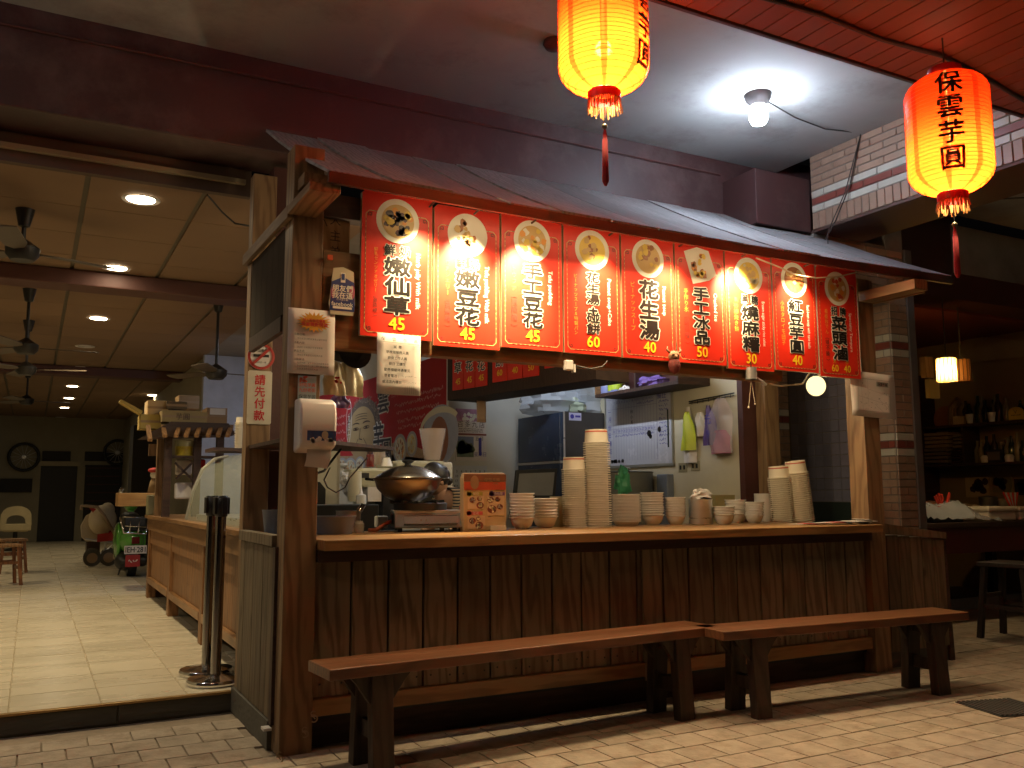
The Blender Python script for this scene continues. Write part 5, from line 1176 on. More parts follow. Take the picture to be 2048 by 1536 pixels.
p=wh(1447,830); f=Flat(); f.vtext('元9',0,.05,.09,1.3,.01); f.build('lettering',M_blueink,((WX-.155,p.y+.05,p.z-.03),-Y1,Z1),.001,o_)
for k,(px_,py_) in enumerate(((1366,935),(1391,932))):
    p=at(px_,py_,X=WX-.004); t=thing('wall_socket',['left','right'][k]+' grey double socket plate below the hanging bags','socket',p)
    box('plate',(WX-.010,p.y-.055,p.z-.04),(WX-.001,p.y+.055,p.z+.04),mat('beige_socket',(.30,.26,.16),.5) if k==0 else MATS['beige_socket'],t,bev=.002)
    for dy in (-.025,.025): box('outlet',(WX-.013,p.y+dy-.011,p.z-.018),(WX-.0105,p.y+dy+.011,p.z+.018),M_black,t)
# sink unit, green bag, blue box below the whiteboard
p0,p1=at(1238,945,X=WX-.5),at(1330,1000,X=WX-.5)
t=thing('steel_cooker','wide steel cooker with a lid handle below the whiteboard','cooker',(WX-.4,2.4,.9))
cz=at(1290,947,Y=2.35).z; cxx=at(1284,947,Y=2.35).x
MB().lathe([(0,0),(.27,0),(.27,cz-.9),(.28,cz-.9+.01),(.26,cz-.885),(0,cz-.88)],32,(min(cxx,WX-.3),2.35,.9)).build('pot_body',mat('dull_steel',(.16,.16,.14),.45,.6),t,smooth=40)
MB().tube([(min(cxx,WX-.3)-.05,2.3,cz+.005),(min(cxx,WX-.3)-.02,2.3,cz+.05),(min(cxx,WX-.3)+.04,2.3,cz+.045),(min(cxx,WX-.3)+.05,2.3,cz+.005)],.009,8).build('handle',M_steel,t,smooth=True)
box('work_bench',(2.9,1.9,.1),(WX-.01,3.0,.9),M_steel,label='steel work bench under the whiteboard',cat='bench')
p=at(1240,965,Y=2.2); crumple('plastic_bag','green plastic bag beside the steel cooker',(p.x,2.15,p.z),(.075,.07,.14),mat('green_bag',(.06,.30,.13),.4),31)
p=at(1345,975,Y=2.0); box('blue_grey_box',(p.x-.06,2.0,.9),(p.x+.05,2.15,at(1340,948,Y=2.0).z),mat('slate_plastic',(.17,.19,.24),.5),label='slate blue plastic box right of the steel cooker',cat='box',bev=.01)
p0,p1=at(1432,990,Y=1.15),at(1512,1030,Y=1.15)
box('wooden_tray',(p0.x,1.16,p1.z-.1),(min(p1.x,3.84),1.3,p0.z),mat('olive_card',(.30,.24,.10),.6),label='olive cardboard box edge behind the bowls',cat='box')
# ------------------------------------------------------------ left kitchen equipment (work table at Y=2)
TY=1.75; TZ=.95
box('work_table',(.35,TY-.15,.1),(2.0,TY+.75,TZ),M_steel,label='steel work table behind the gas stove',cat='table')
def eq(px0,py0,px1,py1,Y): p=at(px0,py0,Y=Y); q=at(px1,py1,Y=Y); return p.x,q.x,p.z,q.z
x0,x1,zt,zb3=eq(720,936,880,1040,TY); 
t=thing('sealing_machine','cream sealing machine with a name plate behind the pan','machine',((x0+x1)/2,TY,TZ))
M_mach=mat('cream_enamel',(.44,.41,.28),.35,0,.08)
box('head',(x0,TY,at(800,975,Y=TY).z),(x1,TY+.45,zt),M_mach,t,bev=.02); box('column',(x0+.1,TY+.2,TZ),(x1-.1,TY+.45,at(800,975,Y=TY).z-.002),M_mach,t); 
box('top_unit',(at(800,923,Y=TY).x,TY+.05,zt+.002),(at(898,923,Y=TY).x,TY+.5,at(860,921,Y=TY).z),M_mach,t,bev=.02)
box('side_unit',(x1+.002,TY+.05,TZ),(at(912,930,Y=TY).x,TY+.4,at(905,924,Y=TY).z),M_white,t,bev=.015)
box('name_plate',(at(721,945,Y=TY).x,TY-.004,at(740,956,Y=TY).z),(at(738,945,Y=TY).x,TY-.001,at(740,946,Y=TY).z),M_black,t)
box('paper_slip',(at(735,975,Y=TY).x,TY-.01,at(735,1003,Y=TY).z),(at(762,975,Y=TY).x,TY+.1,at(735,974,Y=TY).z),M_paper,t); box('chute',(at(765,985,Y=TY).x,TY-.02,TZ),(at(800,985,Y=TY).x,TY+.15,at(765,982,Y=TY).z),M_black,t)
# blender jar on top
p=at(865,921,Y=TY+.25); h_=at(865,858,Y=TY+.25).z-p.z
MB().lathe([(0,0),(.06,0),(.105,h_),(.101,h_),(.056,.008),(0,.008)],24,p).build('blender_jar',glassy('jar_plastic',(.62,.50,.42),.55,.12),smooth=40,label='clear blender jar standing on the sealing machine',cat='jar')
p=at(740,934,Y=TY+.1); t=thing('sauce_bottle','dark red sauce bottle with a brown cap on the machine','bottle',p)
MB().lathe([(0,0),(.026,0),(.028,.01),(.028,.085),(.024,.09)],16,p).build('body',mat('sauce_red',(.13,.02,.015),.2),t,smooth=40); MB().lathe([(.022,0),(.022,.028),(0,.03)],14,p+V((0,0,.09))).build('cap',M_frame,t,smooth=40)
p=at(773,933,Y=TY+.1); MB().lathe([(0,0),(.045,0),(.04,.02),(.024,.06),(.026,.065),(0,.066)],16,p).build('white_funnel',M_porc,smooth=40,label='small white cup upside down on the machine',cat='cup')
p=at(757,930,Y=TY+.2); MB().lathe([(0,0),(.05,0),(.055,.05),(.05,.09),(.052,.12),(0,.12)],16,p).build('glass_jar',glassy('jar_glass_b',(.5,.4,.3),.45,.1),smooth=40,label='glass jar with a lid between sauce bottle and funnel',cat='jar')
p=at(709,1003,Y=TY-.05); h_=at(709,943,Y=TY-.05).z-p.z
MB().lathe([(0,0),(.05,0),(.05,.03),(.046,h_*.8),(.044,h_),(0,h_)],18,p).build('white_canister',mat('cream_canister',(.55,.50,.36),.4),smooth=40,label='tall cream canister left of the sealing machine',cat='canister')
p=at(722,1008,Y=TY-.18); t=thing('squeeze_bottle','white squeeze bottle with a pointed nozzle by the canister','bottle',p)
MB().lathe([(0,0),(.034,0),(.036,.01),(.034,.06),(.012,.07)],16,p).build('body',M_porc,t,smooth=40); MB().lathe([(.012,0),(.003,.045),(0,.046)],10,p+V((0,0,.07))).build('nozzle',M_porc,t,smooth=True)
p=at(693,990,Y=TY); 
for k,(px_,py_) in enumerate(((690,958),(697,978))):
    p=at(px_,py_,Y=TY+.1); crumple('plastic_bag',['upper','lower'][k]+' pale crumpled bag left of the canister',p,(.045,.04,.05),M_clear,41+k)
x0,x1,zt,zb3=eq(612,962,690,1010,TY-.3); t=thing('black_hood','black sloped machine hood behind the left post','hood',((x0+x1)/2,TY,TZ))
MB().prism([(0,0),(x1-x0,0),(x1-x0,zt-zb3-.10),(.18,zt-zb3),(0,zt-zb3)],(x0,TY,zb3),X1,Z1,-.3).build('hood_body',M_black,t,bev=.006)
x0,x1,zt,zb3=eq(600,1010,758,1040,TY-.5); box('black_bin',(x0,TY-.5,TZ-.1),(x1,TY-.2,zt),mat('black_rubber',(.014,.016,.016),.6),label='long black trough along the back of the counter',cat='trough',bev=.008)
p=at(665,945,Y=TY+.3); 
MB().lathe([(0,0),(.07,0),(.08,.08),(.11,.10),(.11,.115),(0,.12)],20,p-V((0,0,.05))).build('steel_basin',glassy('pale_tub',(.5,.48,.42),.3,.2),smooth=40,label='pale tub above the black hood',cat='tub')
# ------------------------------------------------------------ person bending behind the counter
def skin_body(name, J, E_, m, parent=None, sub=2):
    me=bpy.data.meshes.new(name); me.from_pydata([j[0] for j in J],E_,[]); o=bpy.data.objects.new(name,me); COL.objects.link(o); me.materials.append(m); WL[o]=V()
    if parent: o.parent=parent; o.location=-WL[parent]
    sk=o.modifiers.new('skin','SKIN'); sk.use_smooth_shade=True
    for v,j in zip(me.skin_vertices[0].data,J): v.radius=(j[1],j[1]) if not isinstance(j[1],tuple) else j[1]
    me.skin_vertices[0].data[0].use_root=True
    sd=o.modifiers.new('sub','SUBSURF'); sd.levels=sub; sd.render_levels=sub; return o
PYp=1.30
hd=at(870,962,Y=PYp); shd=at(893,986,Y=PYp); pel=V((shd.x+.42,PYp+.12,.86)); fl=.10
t=thing('person','person with dark bunned hair and striped top bending behind the pan','person',(pel.x,pel.y,fl))
M_skin=mat('skin',(.40,.22,.13),.5,0,.06); M_hair=mat('dark_hair',(.012,.009,.008),.45,0,.3,90,stretch=(1,1,.15))
neck=V((shd.x-.035,PYp,shd.z-.015)); chest=V((shd.x+.10,PYp+.02,shd.z-.06)); 
shR=V((shd.x+.05,PYp-.19,shd.z-.03)); shL=V((shd.x+.05,PYp+.19,shd.z-.03))
J=[(pel,.125),((pel+chest)/2+V((0,0,.03)),.115),(chest,.13),(neck,.056),(neck+(hd-neck)*.6,.055),
   (shR,.055),(shR+V((-.10,-.03,-.24)),.042),(shR+V((-.30,.02,-.33)),.030),(shL,.055),(shL+V((-.10,.03,-.24)),.042),(shL+V((-.30,-.02,-.33)),.030),
   (pel+V((-.02,-.10,-.06)),.09),(pel+V((-.04,-.11,-.40)),.062),(V((pel.x+.02,pel.y-.11,fl+.06)),.042),(V((pel.x-.16,pel.y-.11,fl+.03)),.035),
   (pel+V((-.02,.10,-.06)),.09),(pel+V((-.04,.11,-.40)),.062),(V((pel.x+.02,pel.y+.11,fl+.06)),.042),(V((pel.x-.16,pel.y+.11,fl+.03)),.035)]
E_=[(0,1),(1,2),(2,3),(3,4),(2,5),(5,6),(6,7),(2,8),(8,9),(9,10),(0,11),(11,12),(12,13),(13,14),(0,15),(15,16),(16,17),(17,18)]
skin_body('body',J,E_,M_skin,t)
hdir=V((-.75,-.1,-.5)).normalized()
hq=hdir.to_track_quat('X','Z').to_matrix()
b=MB(); b.ball(hd,(.085,.074,.108),20,14,hq); b.ball(hd+hq@V((.085,0,-.015)),(.02,.014,.02),10,8,hq)
for s_ in (-1,1): b.ball(hd+hq@V((0,s_*.074,-.005)),(.018,.008,.028),8,6,hq)
b.build('head',M_skin,t,smooth=True)
for s_ in (-1,1):
    e_=MB().ball(hd+hq@V((.074,s_*.03,.008)),.012,10,8).build('eye',M_porc,t,smooth=True); 
    MB().ball(hd+hq@V((.0835,s_*.03,.008)),.006,8,6).build('pupil',M_ink,e_,smooth=True)
MB().ball(hd+hq@V((.078,0,-.055)),(.012,.026,.008),10,6,hq).build('mouth',mat('lips',(.30,.09,.08),.5),t,smooth=True)
MB().ball(hd+hq@V((-.018,0,.022)),(.093,.084,.105),20,14,hq).ball(at(886,949,Y=PYp),(.05,.05,.045),14,10).ball(at(897,962,Y=PYp),(.03,.03,.03),10,8).ball(at(876,938,Y=PYp),(.07,.06,.03),12,8).build('hair',M_hair,t,smooth=True)
ms=mat('striped_top',(.03,.024,.022),.8); nt_=ms.node_tree; wv=nt_.nodes.new('ShaderNodeTexWave'); wv.bands_direction='Z'; wv.inputs['Scale'].default_value=16; wv.inputs['Distortion'].default_value=1.2
tcn=[n for n in nt_.nodes if n.type=='TEX_COORD'][0]; nt_.links.new(tcn.outputs['Object'],wv.inputs['Vector'])
mr=nt_.nodes.new('ShaderNodeMix'); mr.data_type='RGBA'; mr.inputs[6].default_value=(.02,.016,.015,1); mr.inputs[7].default_value=(.32,.22,.13,1)
rp=nt_.nodes.new('ShaderNodeMapRange'); rp.inputs[1].default_value=.62; rp.inputs[2].default_value=.78; nt_.links.new(wv.outputs[0],rp.inputs[0]); nt_.links.new(rp.outputs[0],mr.inputs[0]); nt_.links.new(mr.outputs[2],nt_.nodes['Principled BSDF'].inputs['Base Color'])
JS=[(J[0][0]+V((-.03,0,.02)),.138),(J[1][0],.130),(J[2][0],.146),(neck+V((.035,0,-.01)),.075),(shR,.072),(shR+V((-.08,-.025,-.19)),.058),(shL,.072),(shL+V((-.08,.025,-.19)),.058)]
skin_body('striped_shirt',JS,[(0,1),(1,2),(2,3),(2,4),(4,5),(2,6),(6,7)],ms,t)
skin_body('trousers',[(J[0][0]+V((0,0,-.01)),.132),(J[11][0],.098),(J[12][0],.072),(J[13][0]+V((0,0,.06)),.052),(J[15][0],.098),(J[16][0],.072),(J[17][0]+V((0,0,.06)),.052)],[(0,1),(1,2),(2,3),(0,4),(4,5),(5,6)],M_black,t)
for s_,wr in ((-1,J[7][0]),(1,J[10][0])):
    for k in range(4):
        a0=wr+V((-.035,(k-1.5)*.019,-.005)); skin_body('finger',[(wr,.012),(a0,.0095),(a0+V((-.035,0,-.012)),.0085),(a0+V((-.055-.004*(k in(1,2)),0,-.032)),.007)],[(0,1),(1,2),(2,3)],M_skin,t,1)
    skin_body('thumb',[(wr,.013),(wr+V((-.02,-s_*.03,-.012)),.0105),(wr+V((-.045,-s_*.042,-.03)),.0085)],[(0,1),(1,2)],M_skin,t,1)
# ================================================================== THE DINING ROOM (left)
IC = 3.09
ceil = box('dining_ceiling',(-4,1.387,IC+.012),(.9,21.4,IC+.1),M_grid,kind='structure')
xs=[-3.538+.667*k for k in range(7)]
pm={}
j=0; y=1.39
while y<20.6:
    for x in xs:
        if x+.6<-2.2 and y<8: continue
        if x> -.1 and y>12: pass
        key=0
        if key not in pm:
            me=MB().box((.016,.004,-.0),(.651,.676,.016)).mesh('ceiling_panel'); me.materials.append(M_panel); pm[key]=me
        if x<.9: mk('ceiling_panel',pm[key],None,ceil,(x,y,IC-.004))
    y+=.68
for k,(py_l,py_r) in enumerate(((555,596),(742,765))):
    yb_=at(0,py_l,Z=IC-.14).y
    box('ceiling_beam',(-4,yb_,IC-.14),(.9,yb_+.30,IC-.008),M_ibeam,label=['near','far'][k]+' maroon beam crossing the dining room ceiling',cat='beam',bev=.01)
# downlights
E_down=emis('downlight_glow',(1,.86,.58),22)
dl=[(282,398,1),(232,535,1),(197,636,1),(160,734,1),(145,772,1),(138,796,1),(129,815,1),(305,790,1),(170,692,0),(121,834,0)]
nm=['nearest large','second','third','fourth','fifth','sixth','farthest lit','single far right','first unlit','second unlit']
for k,(px_,py_,on) in enumerate(dl):
    p=at(px_,py_,Z=IC-.006); t=thing('downlight',nm[k]+' round recessed downlight in the dining room ceiling','downlight',p,'dining room downlights')
    MB().lathe([(.085,0),(.112,-.006),(.118,0)],24,p+V((0,0,-.004))).build('rim',M_strip if 0 else M_plasticw,t,smooth=50)
    MB().lathe([(0,-.003),(.086,-.003)],24,p+V((0,0,-.004))).build('lens',E_down if on else M_plasticw,t)
    if on: lamp('SPOT','downlight_beam',p+V((0,0,-.03)),(84 if k<3 else 64 if k<4 else 20),(1,.80,.48),t,.05,p+V((0,0,-2)),125,.8)
# added row of downlights further left, out of view, to light the hall
for k in range(4):
    p=V((-3.0,1.9+3.1*k,IC-.006)); t=thing('downlight',nth(k).replace('lowest','first')+' downlight of an added left row in the dining room','downlight',p,'dining room downlights')
    MB().lathe([(0,-.003),(.086,-.003)],24,p+V((0,0,-.004))).build('lens',E_down,t); lamp('SPOT','downlight_beam',p+V((0,0,-.03)),85,(1,.80,.48),t,.05,p+V((0,0,-2)),125,.8)
# ceiling fans
M_fan=mat('fan_black',(.022,.020,.018),.45); M_blade=mat('fan_blade_brown',(.10,.075,.05),.5)
def fan(px_,py_,Y,label,a0,s=1,cup=True):
    c=at(px_,py_,Y=Y); t=thing('ceiling_fan',label,'ceiling fan',(c.x,c.y,c.z),'dining room ceiling fans')
    MB().tube([(c.x,c.y,IC),(c.x,c.y,c.z+.05)],.014*s,8).build('rod',M_fan,t)
    MB().lathe([(.03,0),(.06,.0),(.035,-.12),(.015,-.13)],16,(c.x,c.y,IC)).build('canopy',M_fan,t,smooth=40)
    MB().lathe([(0,-.06),(.07,-.055),(.10,-.02),(.105,.03),(.07,.055),(.02,.09),(0,.09)],20,c).build('motor',M_fan,t,smooth=40)
    for k in range(3):
        a=a0+2*pi*k/3; d=V((cos(a),sin(a),0)); e=V((-sin(a),cos(a),.16)).normalized()
        b=MB(); q=[c+d*.11+e*.03,c+d*.11-e*.03,c+d*.2-e*.065,c+d*.58-e*.075,c+d*.61,c+d*.58+e*.075,c+d*.2+e*.065]
        b.add(q+[p+V((0,0,.008)) for p in q],[(6,5,4,3,2,1,0),(7,8,9,10,11,12,13)]+[(i,(i+1)%7,7+(i+1)%7,7+i) for i in range(7)]); b.build('blade',M_blade,t)
fan(45,505,2.3,'nearest black ceiling fan at the left edge',.35)
fan(52,696,4.9,'middle black ceiling fan below the first downlights',.05)
fan(52,740,6.6,'smaller black ceiling fan right under the middle one',-.3)
fan(53,802,11,'dim distant ceiling fan over the dark end of the room',.1)
fan(432,747,4.6,'black ceiling fan by the stall post at right of the room',.1)
MB().tube([at(415,390,Z=IC-.02),at(445,425,Z=IC-.06),at(470,447,Z=IC-.08),at(500,452,Y=1.5)],.006,6).build('cable',M_wire,label='dark cable sagging from the dining room ceiling to the post',cat='cable')
# far wall with wheel, doorway
FY=20.0
def fw(px_,py_,d=.0): return at(px_,py_,Y=FY-d)
fwl=thing('far_wall','dingy far wall of the dining room with a dark doorway','wall',(0,FY,0))
p0,p1=fw(82,930),fw(147,1080)
box('wall_face',(-4,FY,0),(p0.x,FY+.2,IC+.2),M_dim,fwl); box('wall_face',(p1.x,FY,0),(.95,FY+.2,IC+.2),M_dim,fwl); box('wall_face',(p0.x,FY,p0.z),(p1.x,FY+.2,IC+.2),M_dim,fwl)
box('door_lintel',(p0.x-.05,FY-.05,p0.z-.02),(p1.x+.05,FY-.002,p0.z+.09),MATS['rail_paint'],fwl); box('door_leaf',(p0.x,FY+.06,.1),(p1.x,FY+.1,p0.z),M_black,fwl); box('door_post',(p1.x,FY-.06,.1),(p1.x+.17,FY-.004,p0.z-.03),M_dim,fwl)
q0,q1=fw(170,930),fw(300,1075)
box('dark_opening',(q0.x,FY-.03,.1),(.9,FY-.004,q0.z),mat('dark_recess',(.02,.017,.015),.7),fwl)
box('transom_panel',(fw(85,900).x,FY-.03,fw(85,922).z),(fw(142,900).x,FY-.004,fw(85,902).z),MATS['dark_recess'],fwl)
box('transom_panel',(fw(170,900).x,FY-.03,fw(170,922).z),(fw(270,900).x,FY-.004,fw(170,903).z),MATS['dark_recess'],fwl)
for k in range(9): # slats in the dark opening
    zz=.25+k*.2; box('shutter_slat',(q0.x+.06,FY-.045,zz),(.85,FY-.032,zz+.03),M_frame,fwl)
def wheel(px_,py_,r_px,label,spokes=True):
    c=fw(px_,py_,.1); r=abs(fw(px_+r_px,py_,.1).x-c.x); t=thing('bicycle_wheel',label,'wheel',c)
    ring=[c+V((r*cos(2*pi*k/28),0,r*sin(2*pi*k/28))) for k in range(29)]
    MB().tube(ring,.035,8,False).build('tyre',M_black,t,smooth=True)
    b=MB(); 
    for k in range(14): b.tube([c,c+V((r*cos(2*pi*k/14),0,r*sin(2*pi*k/14)))],.006,4)
    b.build('spokes',M_steel,t,kind='stuff'); MB().lathe([(0,-.04),(.05,-.04),(.05,.04),(0,.04)],12,c,Rx).build('hub',M_steel,t)
wheel(48,914,30,'bicycle wheel hung on the far wall left of doorway')
wheel(235,905,26,'dim bicycle wheel hung on the far wall right of doorway')
box('notice_board',(fw(0,960).x,FY-.04,fw(0,985).z),(fw(65,960).x,FY-.004,fw(0,957).z),MATS['dark_recess'],label='dark notice board on the far wall below the bicycle wheel',cat='board')
# dark room beyond the doorway and side walls (out of view)
box('left_wall',(-4.2,1.3,0),(-4.0,20,3.1),M_dim,label='left side wall of the dining room',cat='wall')
# cream tub chair on a pedestal, stools
c=at(30,1085,Z=FL); c=V((c.x,min(c.y,17.5),FL)); c=V((at(30,1075,Y=16.5).x,16.5,FL)); 
t=thing('tub_chair','cream moulded chair with a cut out back at the far left','chair',c)
kx=abs(at(62,1050,Y=16.5).x-at(0,1050,Y=16.5).x)/2; zt=at(30,1012,Y=16.5).z; zm=at(30,1057,Y=16.5).z
b=MB(); n=10
for side in (1,):
    pts=[]
    for i in range(n+1):
        a=pi*i/n; pts.append((kx*1.02*cos(a),zm+.06+(zt-zm-.06)*(sin(a)**.45)))
    inn=[]
    for i in range(n+1):
        a=pi*i/n; inn.append((kx*.62*cos(a),zm+.10+(zt-zm)*.38*(sin(a)**.6)))
M_shell=mat('cream_shell',(.58,.48,.27),.45)
for i in range(n):
    o4=[pts[i],pts[i+1],inn[i+1],inn[i]]; b.prism(o4,(c.x,c.y-.25,0),X1,Z1,-.08)
b.build('back_shell',M_shell,t,smooth=30)
MB().prism([(-kx,zm-.04),(kx,zm-.04),(kx,zm+.10),(-kx,zm+.10)],(c.x,c.y-.25,0),X1,Z1,-.08).build('back_band',M_shell,t,bev=.02)
box('seat',(c.x-kx*.85,c.y-.2,zm-.06),(c.x+kx*.85,c.y+.35,zm+.02),M_shell,t,bev=.03)
MB().lathe([(.22,0),(.22,.03),(.05,.06),(.04,zm-FL-.06),(.12,zm-FL-.05)],18,(c.x,c.y,FL)).build('pedestal',M_iron,t,smooth=40)
def stool(px_,py_,Y,label,h=.5,w_=.36,m=W_benchleg,g=None,rz=.2,zf=FL,mt=None):
    c=V((at(px_,py_,Y=Y).x,Y,zf)); t=thing('wooden_stool',label,'stool',c,g)
    R=Matrix.Rotation(rz,3,'Z')
    b=MB().box((-w_/2,-w_/2,h-.035),(w_/2,w_/2,h)); b.v=[c+R@p for p in b.v]; b.build('seat',mt or m,t,bev=.006)
    for sx_ in (-1,1):
        for sy_ in (-1,1):
            MB().bar(c+R@V((sx_*w_*.38,sy_*w_*.38,h-.03)),c+R@V((sx_*w_*.5,sy_*w_*.5,0)),.042,.042,(0,1,0)).build('leg',m,t)
        MB().bar(c+R@V((sx_*w_*.44,-w_*.45,h*.42)),c+R@V((sx_*w_*.44,w_*.45,h*.42)),.025,.035).build('rail',m,t); MB().bar(c+R@V((-w_*.44,sx_*w_*.44,h*.55)),c+R@V((w_*.44,sx_*w_*.44,h*.55)),.025,.035).build('rail',m,t)
    return t
M_stoolw=wood('stool_red_wood',(.22,.085,.03),(.10,.035,.014),'Z',.45,.1)
stool(4,1150,8.6,'reddish wooden stool cut off by the left edge',.50,.36,M_stoolw,mt=W_servY)
stool(22,1120,10.6,'second reddish wooden stool just behind the first',.48,.34,M_stoolw,mt=W_servY)
# baby stroller
SY_=11.2
def q(px_,py_,dy=0): return at(px_,py_,Y=SY_+dy)
c=q(203,1125); t=thing('baby_stroller','cream baby stroller with red trim and twin wheels','stroller',(c.x,SY_,FL))
M_cnv=mat('cream_canvas',(.52,.42,.28),.8,0,.08); M_redc=mat('red_canvas',(.40,.025,.02),.7)
a,b_=q(166,1015),q(232,1078); wd=b_.x-a.x
MB().prism([(0,.05),(wd*.15,-.02),(wd*.95,-.0),(wd,.12),(wd*.98,.30),(wd*.62,a.z-b_.z),(wd*.35,(a.z-b_.z)*.92),(wd*.1,(a.z-b_.z)*.78),(-.02,(a.z-b_.z)*.45)],(a.x+.01,SY_+.25,b_.z-.02),X1,Z1,-.02).build('seat_back',M_cnv,t,bev=.01)
MB().ball(q(205,1040,.22),(wd*.42,.22,.24),16,10).build('canopy',M_cnv,t,smooth=True)
MB().ball(q(215,1020,.3),(wd*.22,.15,.12),14,8).build('cushion',M_cnv,t,smooth=True)
MB().prism([(.18*wd,(a.z-b_.z)*1.0),(.42*wd,(a.z-b_.z)*.95),(wd*.98,.10),(wd*.86,.06)],(a.x,SY_+.15,b_.z),X1,Z1,.03).build('red_trim',M_redc,t)
MB().prism([(wd*.45,-.02),(wd*.95,-.0),(wd*.95,.13),(wd*.45,.10)],(a.x,SY_+.0,b_.z-.02),X1,Z1,.03).build('footrest',M_redc,t)
MB().tube([q(162,1020,-.1),q(163,1012,-.1),q(172,1012,-.1),q(195,1014,-.1),q(208,1030,-.1),q(228,1066,-.05)],.022,8).build('handle',mat('foam_grip',(.33,.22,.13),.8),t,smooth=True)
MB().tube([q(170,1078),q(228,1085),q(214,1100),q(195,1112)],.018,6).tube([q(175,1080,.4),q(228,1085,.4)],.018,6).tube([q(212,1085),q(207,1108)],.015,6).build('frame',M_steel,t)
for px_,py_ in ((184,1119),(217,1119)):
    for dy in (0,.42):
        p=q(px_,py_,dy); r=.13; w_=MB().lathe([(r*.6,-.02),(r,-.025),(r,.025),(r*.6,.02)],18,V((p.x,p.y,FL+r)),Rx).build('wheel',mat('wheel_grey',(.07,.06,.045),.6) if 'wheel_grey' not in MATS else MATS['wheel_grey'],t,smooth=40); MB().lathe([(0,-.015),(r*.62,-.018),(r*.62,.018),(0,.015)],18,V((p.x,p.y,FL+r)),Rx).build('hub',MATS['foam_grip'],w_,smooth=40)
box('wooden_crate',(q(174,1090,.8).x,SY_+.8,FL),(q(200,1090,.8).x,SY_+1.2,q(174,1078,.8).z),W_dark,label='dark wooden box leg seen under the baby stroller',cat='crate')
# green scooter seen from behind
GY=9.0
def s_(px_,py_,dy=0): return at(px_,py_,Y=GY+dy)
c=s_(263,1135); gx=c.x; px1=abs(s_(264,1100).x-s_(263,1100).x)
t=thing('green_scooter','bright green scooter seen from behind beside the service counter','scooter',(gx,GY,FL))
M_green=mat('lime_paint',(.10,.36,.05),.2,0,.05,4,coat=.5); Z=lambda py: s_(263,py).z
MB().ball((gx,GY+.35,(Z(1050)+Z(1108))/2),(30*px1,.5,(Z(1040)-Z(1108))/2),20,14).build('tail_body',M_green,t,smooth=True)
MB().ball((gx-24*px1,GY+.5,Z(1085)),(9*px1,.42,.26),14,10).ball((gx+24*px1,GY+.5,Z(1085)),(9*px1,.42,.26),14,10).build('side_cowl',M_green,t,smooth=True)
MB().prism([(-26*px1,0),(-14*px1,-.02),(-8*px1,-.02),(-8*px1,.3),(-26*px1,.34)],(gx,GY+.9,FL+.18),X1,Z1,-.05).build('leg_shield',M_cnv,t,bev=.02)
MB().ball((gx,GY+.55,Z(1035)),(20*px1,.34,.07),16,8).build('seat',M_black,t,smooth=True)
MB().tube([s_(240,1035,-.1),s_(248,1066,-.15),s_(292,1068,-.15),s_(296,1036,-.1)],.014,6).tube([s_(250,1052,-.15),s_(292,1054,-.15)],.010,6).tube([s_(262,1036,-.1),s_(259,1066,-.15)],.010,6).tube([s_(281,1036,-.1),s_(276,1066,-.15)],.010,6).tube([s_(245,1034,-.1),s_(296,1036,-.1)],.012,6).build('rear_rack',M_chrome,t,smooth=True)
MB().box((gx-20*px1,GY-.12,Z(1062)),(gx+24*px1,GY+.2,Z(1034))).build('black_box',M_black,t,bev=.02)
MB().ball((gx+10*px1,GY+1.15,Z(1012)),(15*px1,.14,.10),16,10).ball((gx-1*px1,GY+1.15,Z(1006)),(9*px1,.1,.05),12,8).build('headset',M_green,t,smooth=True)
MB().tube([(gx+10*px1,GY+1.15,Z(1016)),(gx+8*px1,GY+1.0,Z(1045))],.05,10).build('steering_column',M_green,t)
for sg in (-1,1): MB().tube([(gx+10*px1,GY+1.12,Z(1008)),(gx+(10+sg*24)*px1,GY+1.05,Z(1003 if sg<0 else 1006))],.02,8).build('handlebar',M_black,t)
MB().tube([(gx-8*px1,GY+1.1,Z(1006)),(gx-12*px1,GY+1.05,Z(990))],.008,6).ball((gx-13*px1,GY+1.05,Z(982)),(7*px1,.03,.055),12,8).build('mirror',M_chrome,t,smooth=True)
r=.24; MB().lathe([(r*.55,-.05),(r,-.055),(r+.01,0),(r,.055),(r*.55,.05)],24,(gx+2*px1,GY+.2,FL+r),Matrix.Rotation(radians(90),3,'Y')).build('rear_wheel',M_black,t,smooth=40)
MB().lathe([(r*.55,-.05),(r,-.055),(r+.01,0),(r,.055),(r*.55,.05)],24,(gx+2*px1,GY+1.35,FL+r),Matrix.Rotation(radians(90),3,'Y')).build('front_wheel',M_black,t,smooth=40)
MB().ball((gx-14*px1,GY+.15,FL+.2),(.12,.3,.12),12,8).ball((gx+22*px1,GY+.15,FL+.22),(.1,.3,.1),12,8).build('engine',M_black,t,smooth=True)
MB().tube([(gx-20*px1,GY-.02,FL+.18),(gx-26*px1,GY-.02,FL+.03)],.012,6).build('kickstand',M_black,t)
box('number_plate',(s_(246,1102).x,GY-.185,Z(1106)),(s_(290,1102).x,GY-.175,Z(1090)),M_paper,t)
f=Flat(); f.text('IEH·281',(s_(290,1102).x-s_(246,1102).x)/2,(Z(1090)-Z(1106))/2,(Z(1090)-Z(1106))*.95,.02,sx=.82); f.build('plate_lettering',M_ink,((s_(246,1102).x,GY-.186,Z(1106)),X1,Z1),.002,t)
box('tail_light',(s_(261,1085).x,GY-.16,Z(1087)),(s_(277,1085).x,GY-.10,Z(1073)),mat('dark_red_lens',(.10,.01,.008),.2),t,bev=.01)
box('mud_flap',(s_(249,1108).x,GY-.17,Z(1132)),(s_(278,1108).x,GY-.16,Z(1108)),mat('flap_red',(.33,.02,.02),.5),t,bev=.008)
